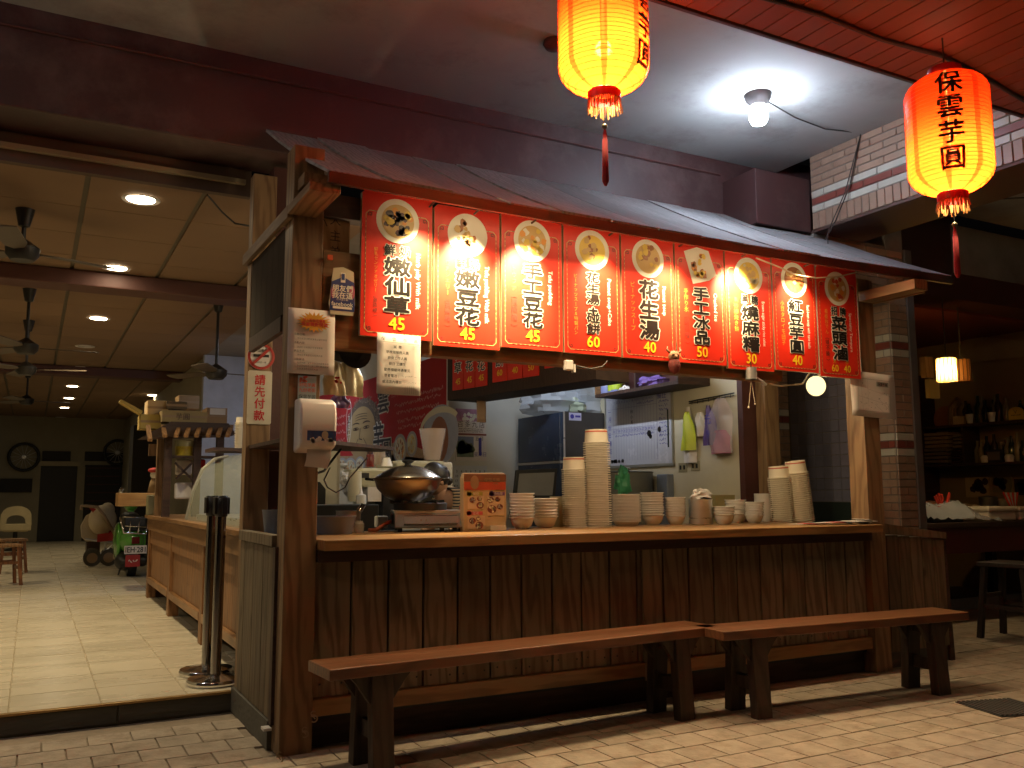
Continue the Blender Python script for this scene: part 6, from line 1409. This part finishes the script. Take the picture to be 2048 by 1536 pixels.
f=Flat(); f.text('Scooter',.5*(s_(278,1108).x-s_(249,1108).x),(Z(1108)-Z(1132))*.5,.06,.02,slant=.2) if 0 else f.scrib(.04,(Z(1108)-Z(1132))*.5,(s_(278,1108).x-s_(249,1108).x)*.65,.05,.012); f.build('flap_emblem',M_paper,((s_(249,1108).x,GY-.171,Z(1132)),X1,Z1),.002,t)
# long service counter along X=.07
t=thing('service_counter','long wooden panelled service counter running back from the stall','counter',(.4,4,FL))
SXF=.085; top=at(480,1025,X=SXF).z; top=.985
ys=[1.22,2.80,4.57,6.25]
for y in ys: box('post',(SXF,y-.06,FL),(SXF+.09,y+.06,top-.16),W_servX,t,bev=.004)
for y0,y1 in zip(ys,ys[1:]):
    n=6
    for k in range(n):
        a=y0+.062+(y1-y0-.124)*k/n; e=y0+.062+(y1-y0-.124)*(k+1)/n; box('panel_board',(SXF+.03,a+.0015,.33),(SXF+.05,e-.0015,top-.16),W_servX,t,bev=.0015)
    box('lower_rail',(SXF-.004,y0+.062,.265),(SXF+.085,y1-.062,.328),W_servY,t,bev=.003)
    box('upper_rail',(SXF+.012,y0+.062,top-.30),(SXF+.028,y1-.062,top-.162),W_servX,t)
box('front_board',(SXF-.012,1.2,top-.158),(SXF+.02,6.33,top-.035),W_servY,t,bev=.003)
box('top_board',(SXF-.04,1.19,top-.033),(.75,6.36,top),W_servY,t,bev=.004)
box('toe_board',(SXF+.42,1.2,FL),(SXF+.45,6.3,top-.05),M_black,t); box('end_wall',(SXF+.09,6.24,FL),(.74,6.30,top-.035),W_servX,t)
# glass sneeze guard case
def sc_(px_,py_,X=SXF+.12): return at(px_,py_,X=X)
g0,g1=sc_(386,1018),sc_(470,1022); t=thing('glass_display','curved glass display case on the service counter','display case',(SXF+.2,(g0.y+g1.y)/2,top))
yN,yF=1.5,min(max(g0.y,2.6),4.0); hh=sc_(470,893).z-top
prof=[(0,0),(.05,hh*.45),(.12,hh*.78),(.22,hh*.95),(.34,hh)]
b=MB(); vs=[]
for x,z in prof: vs+=[V((SXF+.05+x,yN,top+z)),V((SXF+.05+x,yF,top+z))]
b.add(vs,[(2*i,2*i+1,2*i+3,2*i+2) for i in range(len(prof)-1)]).build('curved_glass',glassy('display_glass',(.62,.66,.52),.6,.06),t,smooth=True)
for y in (yN,yF): MB().tube([(SXF+.05+x,y,top+z) for x,z in prof],.014,8).build('edge_trim',MATS['alu_frame'],t)
box('inner_tray',(SXF+.12,yN+.1,top+.002),(.7,yF-.1,top+.05),M_steel,t); box('inner_back',(.71,yN,top),(.73,yF,top+hh),M_dim,t)
for k,(px_,h) in enumerate(((476,.16),(470,.13))):
    p=at(px_,1022,X=SXF+.06); yy=1.42+.12*k; t=thing('sauce_bottle',['nearer','farther'][k]+' red squeeze sauce bottle on the service counter by post','bottle',(SXF+.05,yy,top))
    MB().lathe([(0,0),(.034,0),(.036,.01),(.036,.15),(.02,.165)],18,(SXF+.05,yy,top)).build('body',mat('sauce_red_plastic',(.30,.035,.02),.35) if k==0 else MATS['sauce_red_plastic'],t,smooth=40); MB().lathe([(.022,.165),(.02,.185),(.007,.19),(.003,.235),(0,.236)],14,(SXF+.05,yy,top)).build('nozzle',MATS['sauce_red_plastic'],t,smooth=40)
# cup stack seen between glass and post
cupb=[o for o in bpy.data.objects if o.name.startswith('paper_cup')][0]
p=at(481,885,X=.5)
for k in range(16):
    o=nested(); place(o,(p.x,p.y,at(481,890,X=.5).z-.0+.0145*(k-2)),rnd(0,6),nth(k)+' paper cup from the bottom of the stack behind the glass display','cups behind the glass display',.62)
    o.rotation_euler=(0,0,rnd(0,6))
box('cup_shelf',(p.x-.25,p.y-.15,at(481,890,X=.5).z-.06),(p.x+.3,p.y+.25,at(481,890,X=.5).z-.032),W_dark,label='dark shelf under the cup stack by the display',cat='shelf')
# little roofed kiosk on the far end of the counter, boxes on it
KY=5.2
def kq(px_,py_,dy=0): return at(px_,py_,Y=KY+dy)
kx0,kx1=kq(335,950).x,kq(445,950).x
t=thing('roofed_kiosk','small dark wooden roofed rack standing on the service counter','rack',((kx0+kx1)/2,KY,top))
for px_ in (337,396,441): box('post',(kq(px_,900).x-.035,KY,top),(kq(px_,900).x+.035,KY+.08,kq(px_,868).z),W_dark,t)
box('post',(kq(322,900,.5).x-.035,KY+.5,top),(kq(322,900,.5).x+.035,KY+.58,kq(322,868,.5).z),W_post,t)
zr=kq(380,868).z; zr2=kq(380,846).z
MB().prism([(kx0-.26,-.05),(kx1+.10,0),(kx1+.02,zr2-zr),(kx0+.0,zr2-zr)],(0,KY-.12,zr),X1,Z1,-.5).build('roof_slab',W_dark,t)
for px_ in (300,330,352,372,393,416,436,455):
    MB().bar(kq(px_,872 if px_>310 else 880,-.35),kq(px_-(4 if px_<345 else -8),852,-.02),.04,.03).build('rafter',W_servY,t)
box('shelf',(kx0,KY+.02,kq(380,915).z),(kx1,KY+.3,kq(380,911).z),W_dark,t)
MB().bar(kq(350,925,-.01),kq(385,960,-.01),.02,.02).bar(kq(385,925,-.01),kq(352,958,-.01),.02,.02).build('brace',W_dark,t)
p=kq(371,914); M_jar=glassy('yellow_jar',(.55,.48,.05),.35,.1)
t=thing('candy_jar','clear jar with yellow contents and a pale lid in the rack','jar',p); hh=kq(371,892).z-p.z
MB().lathe([(0,0),(.085,0),(.088,.01),(.088,hh),(0,hh)],20,p+V((0,.12,0))).build('contents',mat('yellow_candy',(.48,.36,.03),.4,0,.3,40),t,smooth=40); MB().lathe([(.092,hh),(.092,hh+.06),(0,hh+.065)],20,p+V((0,.12,0))).build('lid',glassy('jar_lid',(.5,.5,.3),.3,.2),t,smooth=40)
for nm_,lab,r4,dy,m in (('white_paper_bag','white paper bag hanging in the roofed rack',(352,918,384,950),.25,M_paper),('towel','folded white towel on the counter under the rack',(350,965,392,998),.1,M_plasticw),('red_pouch','red pouch hanging at the right of the rack',(393,918,411,940),.2,M_redback)):
    p0,p1=kq(r4[0],r4[1],dy),kq(r4[2],r4[3],dy); box(nm_,(p0.x,KY+dy,p1.z),(p1.x,KY+dy+.06,p0.z),m,label=lab,cat=nm_.split('_')[-1],bev=.02)
boxes=[((325,820,414,846),.0,'wide yellowish carton with writing on the rack roof','card_olive',(.34,.25,.11)),((414,815,454,848),.05,'square carton with a white label at the right of the rack roof','card_brown',(.33,.20,.10)),((296,800,336,830),.3,'pale open carton at the back left of the rack roof','card_pale',(.52,.38,.22)),((334,802,374,819),.25,'dark flat carton behind the wide one','card_dark',(.14,.10,.06)),((282,828,322,858),.15,'yellow carton with an open flap at the left','card_yellow',(.50,.36,.10)),((358,790,398,818),.9,'tall brown carton standing at the back','card_mid',(.28,.18,.09))]
for r4,dy,lab,mn,cc in boxes:
    p0,p1=kq(r4[0],r4[1],dy),kq(r4[2],r4[3],dy); m=mat(mn,cc,.8,0,.08,5); t=thing('carton',lab,'carton',((p0.x+p1.x)/2,KY+dy,p1.z))
    box('carton_body',(p0.x,KY+dy,p1.z),(p1.x,KY+dy+.3,p0.z),m,t,bev=.003)
    box('tape',(p0.x-.001,KY+dy-.002,(p0.z+p1.z)/2-.012),(p1.x+.001,KY+dy-.0005,(p0.z+p1.z)/2+.012),MATS['foam_grip'],t)
    if 'writing' in lab: f=Flat(); f.text('芋圓',(p1.x-p0.x)*.45,(p0.z-p1.z)*.5,.07,.01); f.build('lettering',M_brownink,((p0.x,KY+dy-.003,p1.z),X1,Z1),.001,t)
    if 'label' in lab: box('label',(p0.x+.03,KY+dy-.004,p0.z-.07),(p1.x-.02,KY+dy-.0025,p0.z-.005),M_paper,t)
    if 'flap' in lab: MB().prism([(0,0),(-.2,.12),(-.19,.14),(.02,.03)],(p0.x,KY+dy,p0.z),X1,Z1,-.2).build('open_flap',m,t)
p0,p1=at(236,986,Y=6.8),at(322,1012,Y=6.8); box('wooden_box',(p0.x,6.7,p1.z),(p1.x,7.1,p0.z),wood('box_pine',(.42,.24,.09),(.26,.13,.045),'X',.5),label='open pale wooden box beyond the end of the counter',cat='box',bev=.006)
p0,p1=at(296,990,Y=6.1),at(326,1018,Y=6.1); box('green_grey_tin',(p0.x,6.1,top),(p1.x,6.25,p0.z),mat('khaki_tin',(.20,.19,.10),.5),label='khaki tin at the far corner of the service counter',cat='tin',bev=.01)
p=at(310,955,Y=6.0); t=thing('figurine','small figurine with a red cap by the rack','figurine',p)
MB().lathe([(0,-.16),(.07,-.16),(.05,-.05),(.03,0)],14,p).build('body',MATS['card_mid'],t,smooth=True); MB().ball(p+V((0,0,.03)),.05,12,8).build('head',M_porc,t,smooth=True); MB().ball(p+V((0,0,.075)),(.075,.06,.03),14,8).build('red_cap',M_redc,t,smooth=True)
p0,p1=at(298,888,Y=5.9),at(330,912,Y=5.9); box('hanging_plaque',(p0.x,5.88,p1.z),(p1.x,5.92,p0.z),W_post,label='small brown plaque hanging under the rack roof',cat='plaque')
t=thing('tall_cupboard','dark tall cupboard behind the green scooter','cupboard',(0,12.5,0)); p0,p1=at(268,850,Y=12.5),at(340,985,Y=12.5); box('cupboard_body',(p0.x,12.5,FL),(p1.x,13.1,p0.z),MATS['dark_recess'],t)
box('dining_side_wall',(.9,8.36,0),(1.05,20.0,3.05),M_dim,label='dim right hand wall of the dining room beyond the counter',cat='wall')
# chrome queue posts
M_ring=mat('post_black',(.015,.015,.016),.35)
def qpost(px_,py_,Y,label):
    x=at(px_,py_,Y=Y).x; t=thing('queue_post',label,'queue post',(x,Y,FL),'chrome queue posts')
    MB().lathe([(0,.0),(.155,.0),(.163,.012),(.163,.022),(.155,.034),(.05,.046),(.03,.055),(0,.055)],40,(x,Y,FL)).build('base',M_chrome,t,smooth=40)
    MB().lathe([(.030,.05),(.030,.965),(0,.965)],24,(x,Y,FL)).build('pole',mat('dark_chrome',(.30,.29,.28),.16,1,.05) if 'dark_chrome' not in MATS else MATS['dark_chrome'],t,smooth=40)  # dark reflections put into the pole's colour
    MB().lathe([(.033,.965),(.037,.97),(.037,1.085),(.033,1.09),(0,1.09)],24,(x,Y,FL)).build('cap',M_ring,t,smooth=40)
    for k in range(4):
        a=k*pi/2+.3; MB().obox((x+.038*cos(a),Y+.038*sin(a),FL+1.03),(.02,.03,.10),Matrix.Rotation(a,3,'Z')).build('slot_cover',M_ring,t,bev=.003)
qpost(431,1350,1.30,'nearer chrome queue post with a black head beside the stall')
qpost(413,1325,1.62,'farther chrome queue post with a black head, behind the near one')
box('white_wedge',(-.05,.09,.10),(-.013,.15,.112),M_plasticw,label='bit of white plastic wedged under the left side panel',cat='wedge')

# ================================================================== BENCHES
def bench(p0,p1,label,htop=.47,dep=.27):
    p0,p1=V(p0),V(p1); d=(p1-p0); L=d.length; d.normalize(); n=V((-d.y,d.x,0)); c=(p0+p1)/2; t=thing('bench',label,'bench',(c.x,c.y,0),'long wooden benches in front of the stall')
    R=Matrix((d,n,V((0,0,1)))).transposed()
    mid=p0+d*L/2+n*dep/2
    MB().obox((mid.x,mid.y,htop-.024),(L,dep,.048),R).build('seat',W_bench,t,bev=.005)
    for e in (.25,L-.25):
        for sd in (0,1):
            tp=p0+d*e+n*(.05 if sd==0 else dep-.05); bt=p0+d*e+n*(.022 if sd==0 else dep-.022)
            MB().bar((tp.x,tp.y,htop-.05),(bt.x,bt.y,0),.10,.06,n).build('leg',W_benchleg,t,bev=.004)
            for sg in (-1,1):
                q0=p0+d*(e+sg*.045)+n*(.035 if sd==0 else dep-.035)
                MB().prism([(0,0),(sg*.10,0),(sg*.07,-.03),(0,-.13)] if sg>0 else [(0,0),(0,-.13),(sg*.07,-.03),(sg*.10,0)],(q0.x,q0.y,htop-.049),d,Z1,.03*(1 if sd else -1)).build('bracket',W_benchleg,t)
        a=p0+d*e+n*.03; b_=p0+d*e+n*(dep-.03); MB().bar((a.x,a.y,.17),(b_.x,b_.y,.17),.035,.07).build('stretcher',W_benchleg,t)
        a=p0+d*e+n*.035; b_=p0+d*e+n*(dep-.035); MB().bar((a.x,a.y,htop-.085),(b_.x,b_.y,htop-.085),.04,.07).build('apron',W_benchleg,t)
HB=.47
a=at(660,1340,Z=HB); b_=at(1440,1252,Z=HB); bench((a.x,a.y,0),(b_.x-.008,b_.y,0),'nearer reddish wooden bench left in front of the plank counter')
a=at(1446,1264,Z=HB); b_=at(1938,1224,Z=HB); bench((b_.x-1.92 if 0 else a.x+.004,a.y,0),(b_.x,b_.y,0),'farther browner wooden bench right, ending near the dark bar')

c=at(1828,1372,Z=0); MB().obox((c.x,c.y,.008),(.05,.03,.008),Matrix.Rotation(.5,3,'Z')).build('paper_scrap',M_paper,label='small white paper scrap on the pavers by the right bench leg',cat='litter')
# ================================================================== THE DARK BAR (right)
BX=8.6
bar_floor=box('bar_floor',(5.6,1.9,-.2),(12,9,.10),mat('bar_concrete',(.20,.20,.19),.6,0,.15,3),kind='structure')
box('bar_step',(5.6,1.86,-.05),(12,1.897,.104),MATS['bar_concrete'],label='low concrete step up to the dark bar',cat='step')
bwl=thing('bar_wall','dim ochre side wall of the bar with bottle shelves','wall',(BX,3,0)); box('wall_face',(BX,-1.0,0),(BX+.2,9,3.0),mat('ochre_wall',(.30,.22,.11),.8,0,.15,2),bwl)
box('bar_back_wall',(5.3,6.0,0),(BX,6.2,3.0),mat('bar_brown',(.12,.06,.035),.7),label='dark brown back wall of the bar',cat='wall')
box('bar_ceiling',(5.23,1.36,2.98),(12,9,3.1),mat('bar_ceiling_red',(.16,.03,.02),.7),kind='structure')
def bq(px_,py_,o=.0): return at(px_,py_,X=BX-o)
# sloping pale drape on the wall top
p=[bq(1905,728,.05),bq(1933,670,.05),bq(1985,676,.05),bq(2050,682,.05),bq(2060,712,.05),bq(1945,725,.05)]
MB().poly(p).build('drape',mat('drape_canvas',(.36,.29,.16),.8),label='pale cloth hung high on the bar wall',cat='cloth')
# shelves with bottles
sh=thing('bottle_shelf','dark two tier wooden bottle shelf on the bar wall','shelf',(BX-.2,3,1.4))
zs=[]
for k,(l,r_) in enumerate((((1848,851),(2050,842)),((1850,928),(2050,924)))):
    L_=bq(l[0],l[1],.3); R_2=bq(r_[0],r_[1],.3); z=(L_.z+R_2.z)/2; zs.append(z)
    box('shelf_board',(BX-.32,R_2.y-.6,z-.03),(BX-.002,L_.y,z),W_dark,sh)
L_=bq(1846,960,.3).y
box('side_board',(BX-.32,L_,.95),(BX-.002,L_+.03,2.6),W_dark,sh)
for px_ in (1928,): box('divider',(BX-.3,bq(px_,900,.3).y,zs[1]),(BX-.003,bq(px_,900,.3).y+.025,zs[0]-.032),W_dark,sh)
M_bot=[mat('bottle_green',(.015,.03,.012),.1),mat('bottle_brown',(.035,.015,.008),.1),mat('bottle_dark',(.012,.012,.012),.12),mat('bottle_pale',(.22,.19,.12),.15)]
bm=[]
for k in range(4):
    me=MB().lathe([(0,0),(.038,0),(.04,.01),(.04,.17),(.016,.23),(.015,.29),(.018,.295),(0,.297)],14).mesh('bottle',40); me.materials.append(M_bot[k]); bm.append(me)
for row,(xs_,z) in enumerate((((1936,1944,1952,1962,1970,1978,1986,1994,2002,2010,2044),zs[0]),((1950,1962,1976,1988,1996,2004,2012,2022,2034,2044),zs[1]))):
    for k,px_ in enumerate(xs_):
        y=bq(px_,850,.16).y; sc3=rnd(.75,1.15); kk=rnd(0,4); kk=int(kk) if row==0 or k%4 else 3
        o=mk('bottle',bm[min(kk,3)],None,None,(BX-.16+rnd(-.05,.05),y,z+.001),(0,0,rnd(0,6))); o.scale=(1,1,sc3)
        tag(o,[nth(k).replace('lowest','first')+' bottle from the left on the upper bar shelf',nth(k).replace('lowest','first')+' bottle from the left on the lower bar shelf'][row],'bottle',['bottles on the upper bar shelf','bottles on the lower bar shelf'][row])
p=bq(1887,838,.1); t=thing('round_tray','round wooden tray leaning on the upper bar shelf','tray',p); MB().lathe([(0,0),(.15,0),(.155,.012),(0,.012)],24,V((BX-.06,p.y,p.z)),Matrix.Rotation(radians(-90),3,'Y')).build('disc',mat('orange_wood',(.30,.12,.05),.5),t)
p=bq(1910,812,.15); MB().tube([V((BX-.15,bq(1903,845,.15).y,zs[0])),V((BX-.15,bq(1905,815,.15).y,bq(1905,815,.15).z)),V((BX-.15,bq(1918,800,.15).y,bq(1918,800,.15).z))],.05,8).build('wooden_club',W_post,label='bent wooden club on the upper bar shelf',cat='club')
p0,p1=bq(1912,850,.2),bq(1933,832,.2); box('pale_box',(BX-.25,p1.y,zs[0]),(BX-.15,p0.y,p1.z),MATS['card_pale'],label='small pale box left of the bottles, upper bar shelf',cat='box')
for k,px_ in enumerate((1940,1984)): 
    p=bq(px_,845,.26); MB().lathe([(0,0),(.03,0),(.045,.11),(.04,.11),(.025,.01),(0,.01)],14,(BX-.26,p.y,zs[0])).build('white_cup',M_porc,smooth=40,label=['tall','short'][k]+' white cup in front of the bottles on the bar shelf',cat='cup')
# crates in lower shelf
for k,(r4,cc) in enumerate((((1848,866,1896,895),'card_mid'),((1848,897,1896,926),'card_dark'),((1905,868,1925,896),'card_dark'),((1902,900,1926,926),'bottle_brown'))):
    p0,p1=bq(r4[0],r4[1],.28),bq(r4[2],r4[3],.28); t=thing('wooden_crate',['upper left','lower left','upper right','lower right'][k]+' dim slatted crate in the lower bar shelf','crate',(BX-.2,p1.y,p1.z))
    for i in range(4): 
        za_=p1.z+(p0.z-p1.z)*i/4; box('slat',(BX-.28,p1.y,za_+.006),(BX-.06,p0.y,za_+(p0.z-p1.z)/4-.006),MATS[cc],t)
# arched yellow bottle label lit in the dark
p0,p1=bq(2019,847,.33),bq(2046,812,.33); t=thing('arched_card','small arched yellow card standing on the upper bar shelf','card',p0)
hh=p1.z-zs[0]; ww=p0.y-p1.y
MB().prism([(0,0),(ww,0),(ww,hh*.6)]+[(ww/2+ww/2*cos(a),hh*.6+hh*.38*sin(a)) for a in (.4,.8,1.2,1.57,1.95,2.35,2.75)]+[(0,hh*.6)],(BX-.32,p0.y,zs[0]),-Y1,Z1,.02).build('card',mat('amber_card',(.60,.42,.05),.4),t)
f=Flat(); f.text('V',ww/2,hh*.6,.06,.0); f.scrib(ww*.2,hh*.35,ww*.6,.02,.005); f.build('print',M_brownink,((BX-.341,p0.y,zs[0]),-Y1,Z1),.002,t)
for k,(px_,py_) in enumerate(((1969,922),(2017,922))): 
    p=bq(px_,py_,.30); MB().lathe([(0,0),(.045,0),(.05,.06),(.035,.08),(0,.085)],14,(BX-.28,p.y,zs[1])).build('white_jar',M_porc,smooth=40,label=['left','right'][k]+' small white jar on the lower bar shelf',cat='jar')
p=bq(1987,912,.3); t=thing('picture_frame','small dark frame with pale mat on the lower bar shelf','picture frame',p); box('frame',(BX-.30,p.y-.1,zs[1]),(BX-.28,p.y+.1,zs[1]+.14),M_black,t); box('mat_board',(BX-.303,p.y-.075,zs[1]+.025),(BX-.301,p.y+.075,zs[1]+.115),M_greyink,t)
# pictures on the wall below
for k,(r4,cc) in enumerate((((1930,955,1980,995),'card_pale'),((1984,955,2024,985),'khaki_tin'),((2028,958,2060,990),'dark_recess'))):
    p0,p1=bq(r4[0],r4[1],.01),bq(r4[2],r4[3],.01); t=thing('wall_picture',['left','middle','right'][k]+' dim picture pinned on the bar wall above the table','picture',p1)
    box('print',(BX-.012,p1.y,p1.z),(BX-.002,p0.y,p0.z),MATS[cc],t); f=Flat(); [f.blob(rnd(.1,.9)*(p0.y-p1.y),rnd(.2,.8)*(p0.z-p1.z),.04) for _ in range(8)]; f.build('image',M_brownink,((BX-.013,p0.y,p1.z),-Y1,Z1),.001,t)
# pendant lamps
def pend(px_,py_,d,label,on,m):
    c=D(px_,py_,d); t=thing('pendant_lamp',label,'lamp',c,None); hh=.105
    MB().lathe([(.088,-hh),(.084,hh)],20,c).build('shade',m,t,smooth=True)
    b=MB(); 
    for k in range(16): a=2*pi*k/16; b.tube([c+V((.09*cos(a),.09*sin(a),-hh)),c+V((.086*cos(a),.086*sin(a),hh))],.004,4)
    b.build('ribs',MATS['olive_card'] if on else W_dark,t,kind='stuff')
    MB().tube([c+V((0,0,hh)),(c.x,c.y,2.98)],.006,5).build('cord',M_wire,t)
    MB().lathe([(0,hh+.03),(.05,hh+.005),(.085,hh)],16,c).build('cap',M_iron,t,smooth=True)
    if on:
        MB().ball(c,.035,12,8).build('bulb',E_warm,t,smooth=True); lamp('POINT','pendant_light',c,60,(1,.74,.38),t,.042)
pend(1893,740,8.2,'lit yellow pendant lamp in the dark bar',1,translucent('shade_paper',(.95,.62,.18),.25,(1,.7,.3)))
pend(1923,742,8.6,'unlit amber pendant lamp right of the lit one',0,mat('amber_shade',(.42,.18,.05),.5))
p0,p1=D(1850,713,9),D(1875,755,9); box('hanging_board',(p0.x,p0.y,p1.z),(p1.x,p0.y+.06,p0.z),W_post,label='brown board hanging left of the lit pendant lamp',cat='board')
p0,p1=D(1858,758,9.2),D(1890,796,9.2); box('canvas_square',(p0.x,p0.y,p1.z),(p1.x,p0.y+.05,p0.z),MATS['drape_canvas'],label='pale square panel under the lit pendant lamp',cat='panel')
# bar table with things on it
TZ2=.93; a=at(1845,1046,Z=TZ2); TYf=1.15
x0=at(1850,1046,Y=TYf).x; zt=at(1900,1046,Y=TYf).z
t=thing('bar_table','long dark table with a deep maroon apron in the bar','table',(7,TYf+.4,.1))
box('table_top',(x0,TYf,zt-.045),(8.3,TYf+.9,zt),W_darkZ if 0 else W_dark,t,bev=.004)
zb4=at(1900,1108,Y=TYf+.05).z; box('apron',(x0+.05,TYf+.05,zb4),(8.25,TYf+.075,zt-.047),mat('maroon_apron',(.10,.014,.016),.5),t)
for xx in (x0+.12,8.15):
    for yy in (TYf+.12,TYf+.8): box('leg',(xx-.04,yy-.04,0),(xx+.04,yy+.04,zt-.047),W_darkZ,t)
def tq(px_,py_,dy=.15): return at(px_,py_,Y=TYf+dy)
p0,p1=tq(1838,1000),tq(1975,1040)
t=thing('plastic_bag','big grey translucent bag draped over a tray on the bar table','plastic bag',((p0.x+p1.x)/2,TYf+.3,zt))
b=MB(); vs=[]; n,mm=22,10; R0=random.Random(8)
for j in range(mm+1):
    for i in range(n+1):
        u_,v_=i/n,j/mm; hgt_=(.20*(1-u_)**1.5+.05+.10*math.exp(-((u_-.62)/.16)**2))*sin(pi*min(.98,max(.02,v_)))**.6
        vs.append(V((p0.x-.06+(p1.x-p0.x+.12)*u_,TYf+.02+.5*v_+.02*sin(9*u_),zt+.004+max(0,hgt_+R0.uniform(-.014,.014)))))
for j in range(mm):
    for i in range(n): k=j*(n+1)+i; b.f.append([k,k+1,k+n+2,k+n+1])
b.v=vs; b.build('film',glassy('grey_film',(.44,.45,.48),.38,.2),t,smooth=25)
box('black_tray',(p0.x+.12,TYf+.1,zt),(p0.x+.55,TYf+.4,zt+.09),M_black,label='black tray of straws under the grey bag on the bar table',cat='tray',bev=.01)
t=thing('red_straws','bundle of bright red straws in a tin on the bar table','straws',tq(1887,1020,.3))
c=tq(1885,1010,.3); 
for k in range(14): MB().tube([(c.x+rnd(-.03,.03),TYf+.3+rnd(-.03,.03),zt+.05),(c.x+rnd(-.11,.11),TYf+.3+rnd(-.05,.05),tq(1885,988,.3).z+rnd(-.03,.02))],.008,5).build('straw',mat('straw_red',(.75,.06,.03),.4) if k==0 else MATS['straw_red'],t)
box('tin',(c.x-.06,TYf+.25,zt+.002),(c.x+.06,TYf+.36,zt+.14),MATS['card_brown'],t)
for k,(x0_,x1_) in enumerate(((1973,2030),(2034,2075))):
    p0,p1=tq(x0_,1013,.1),tq(x1_,1040,.1); t=thing('foam_box',['left','right'][k]+' white foam box on the bar table','box',((p0.x+p1.x)/2,TYf+.2,zt))
    box('box_body',(p0.x,TYf+.08,zt+.001),(p1.x,TYf+.35,zt+.09),MATS['white_foam'],t,bev=.02); box('box_lid',(p0.x-.01,TYf+.07,zt+.091),(p1.x+.01,TYf+.36,p0.z),MATS['white_foam'],t,bev=.02)
for k,(px_,py_,r,h,mn,lab) in enumerate(((1870,1005,.10,.17,'orange_wood','round wooden tub behind the red straws'),(1915,1010,.05,.16,'khaki_tin','khaki tin right of the red straws'),(1940,1010,.06,.14,'card_mid','brown tin behind the grey bag on the bar table'),(1958,1008,.05,.13,'card_pale','pale tin left of the foam boxes'),(1985,995,.09,.22,'dull_steel','dull steel pot behind the foam boxes'),(2012,998,.08,.19,'cream_enamel','stack of cream bowls behind the foam boxes'))):
    c=tq(px_,py_,.55); t=thing('canister',lab,'canister',(c.x,TYf+.6,zt)); MB().lathe([(0,0),(r,0),(r*1.03,.01),(r,h),(r*.9,h+.01),(0,h+.012)],18,(c.x,TYf+.6,zt)).build('body',MATS[mn],t,smooth=40); MB().lathe([(r*1.04,h-.012),(r*1.05,h+.012),(0,h+.025)],18,(c.x,TYf+.6,zt)).build('lid',MATS[mn],t,smooth=40)
t=thing('chopsticks','paper wrapped chopsticks fanned out by the foam boxes','chopsticks',tq(2030,1010,.3)); c=tq(2032,1012,.3)
for k in range(7): MB().tube([(c.x+.01*k,TYf+.35,zt+.10),(c.x-.12+.04*k,TYf+.35,tq(2032,985,.3).z)],.010,5).build('chopstick',M_paper if k%2 else MATS['straw_red'],t)
# stools
stool(1938,1195,3.0,'black trestle stool under the bar table at left',.45,.40,W_darkZ,'black bar stools',.25,.10)
stool(1972,1195,3.3,'black trestle stool under the bar table, second from left',.45,.40,W_darkZ,'black bar stools',-.1,.10)
stool(2035,1290,.42,'nearest tall black stool cut by the right edge',.62,.40,W_darkZ,'black bar stools',.15,0)
stool(2015,1200,2.4,'black stool half hidden by the nearest one',.5,.36,W_darkZ,'black bar stools',.4,.10)
p0,p1=at(1990,1180,Y=2.2),at(2035,1222,Y=2.2); box('brown_carton',(p0.x,2.2,.10),(p1.x,2.5,max(.3,p0.z)),MATS['card_brown'],label='brown carton on the bar floor behind the nearest stool',cat='carton')
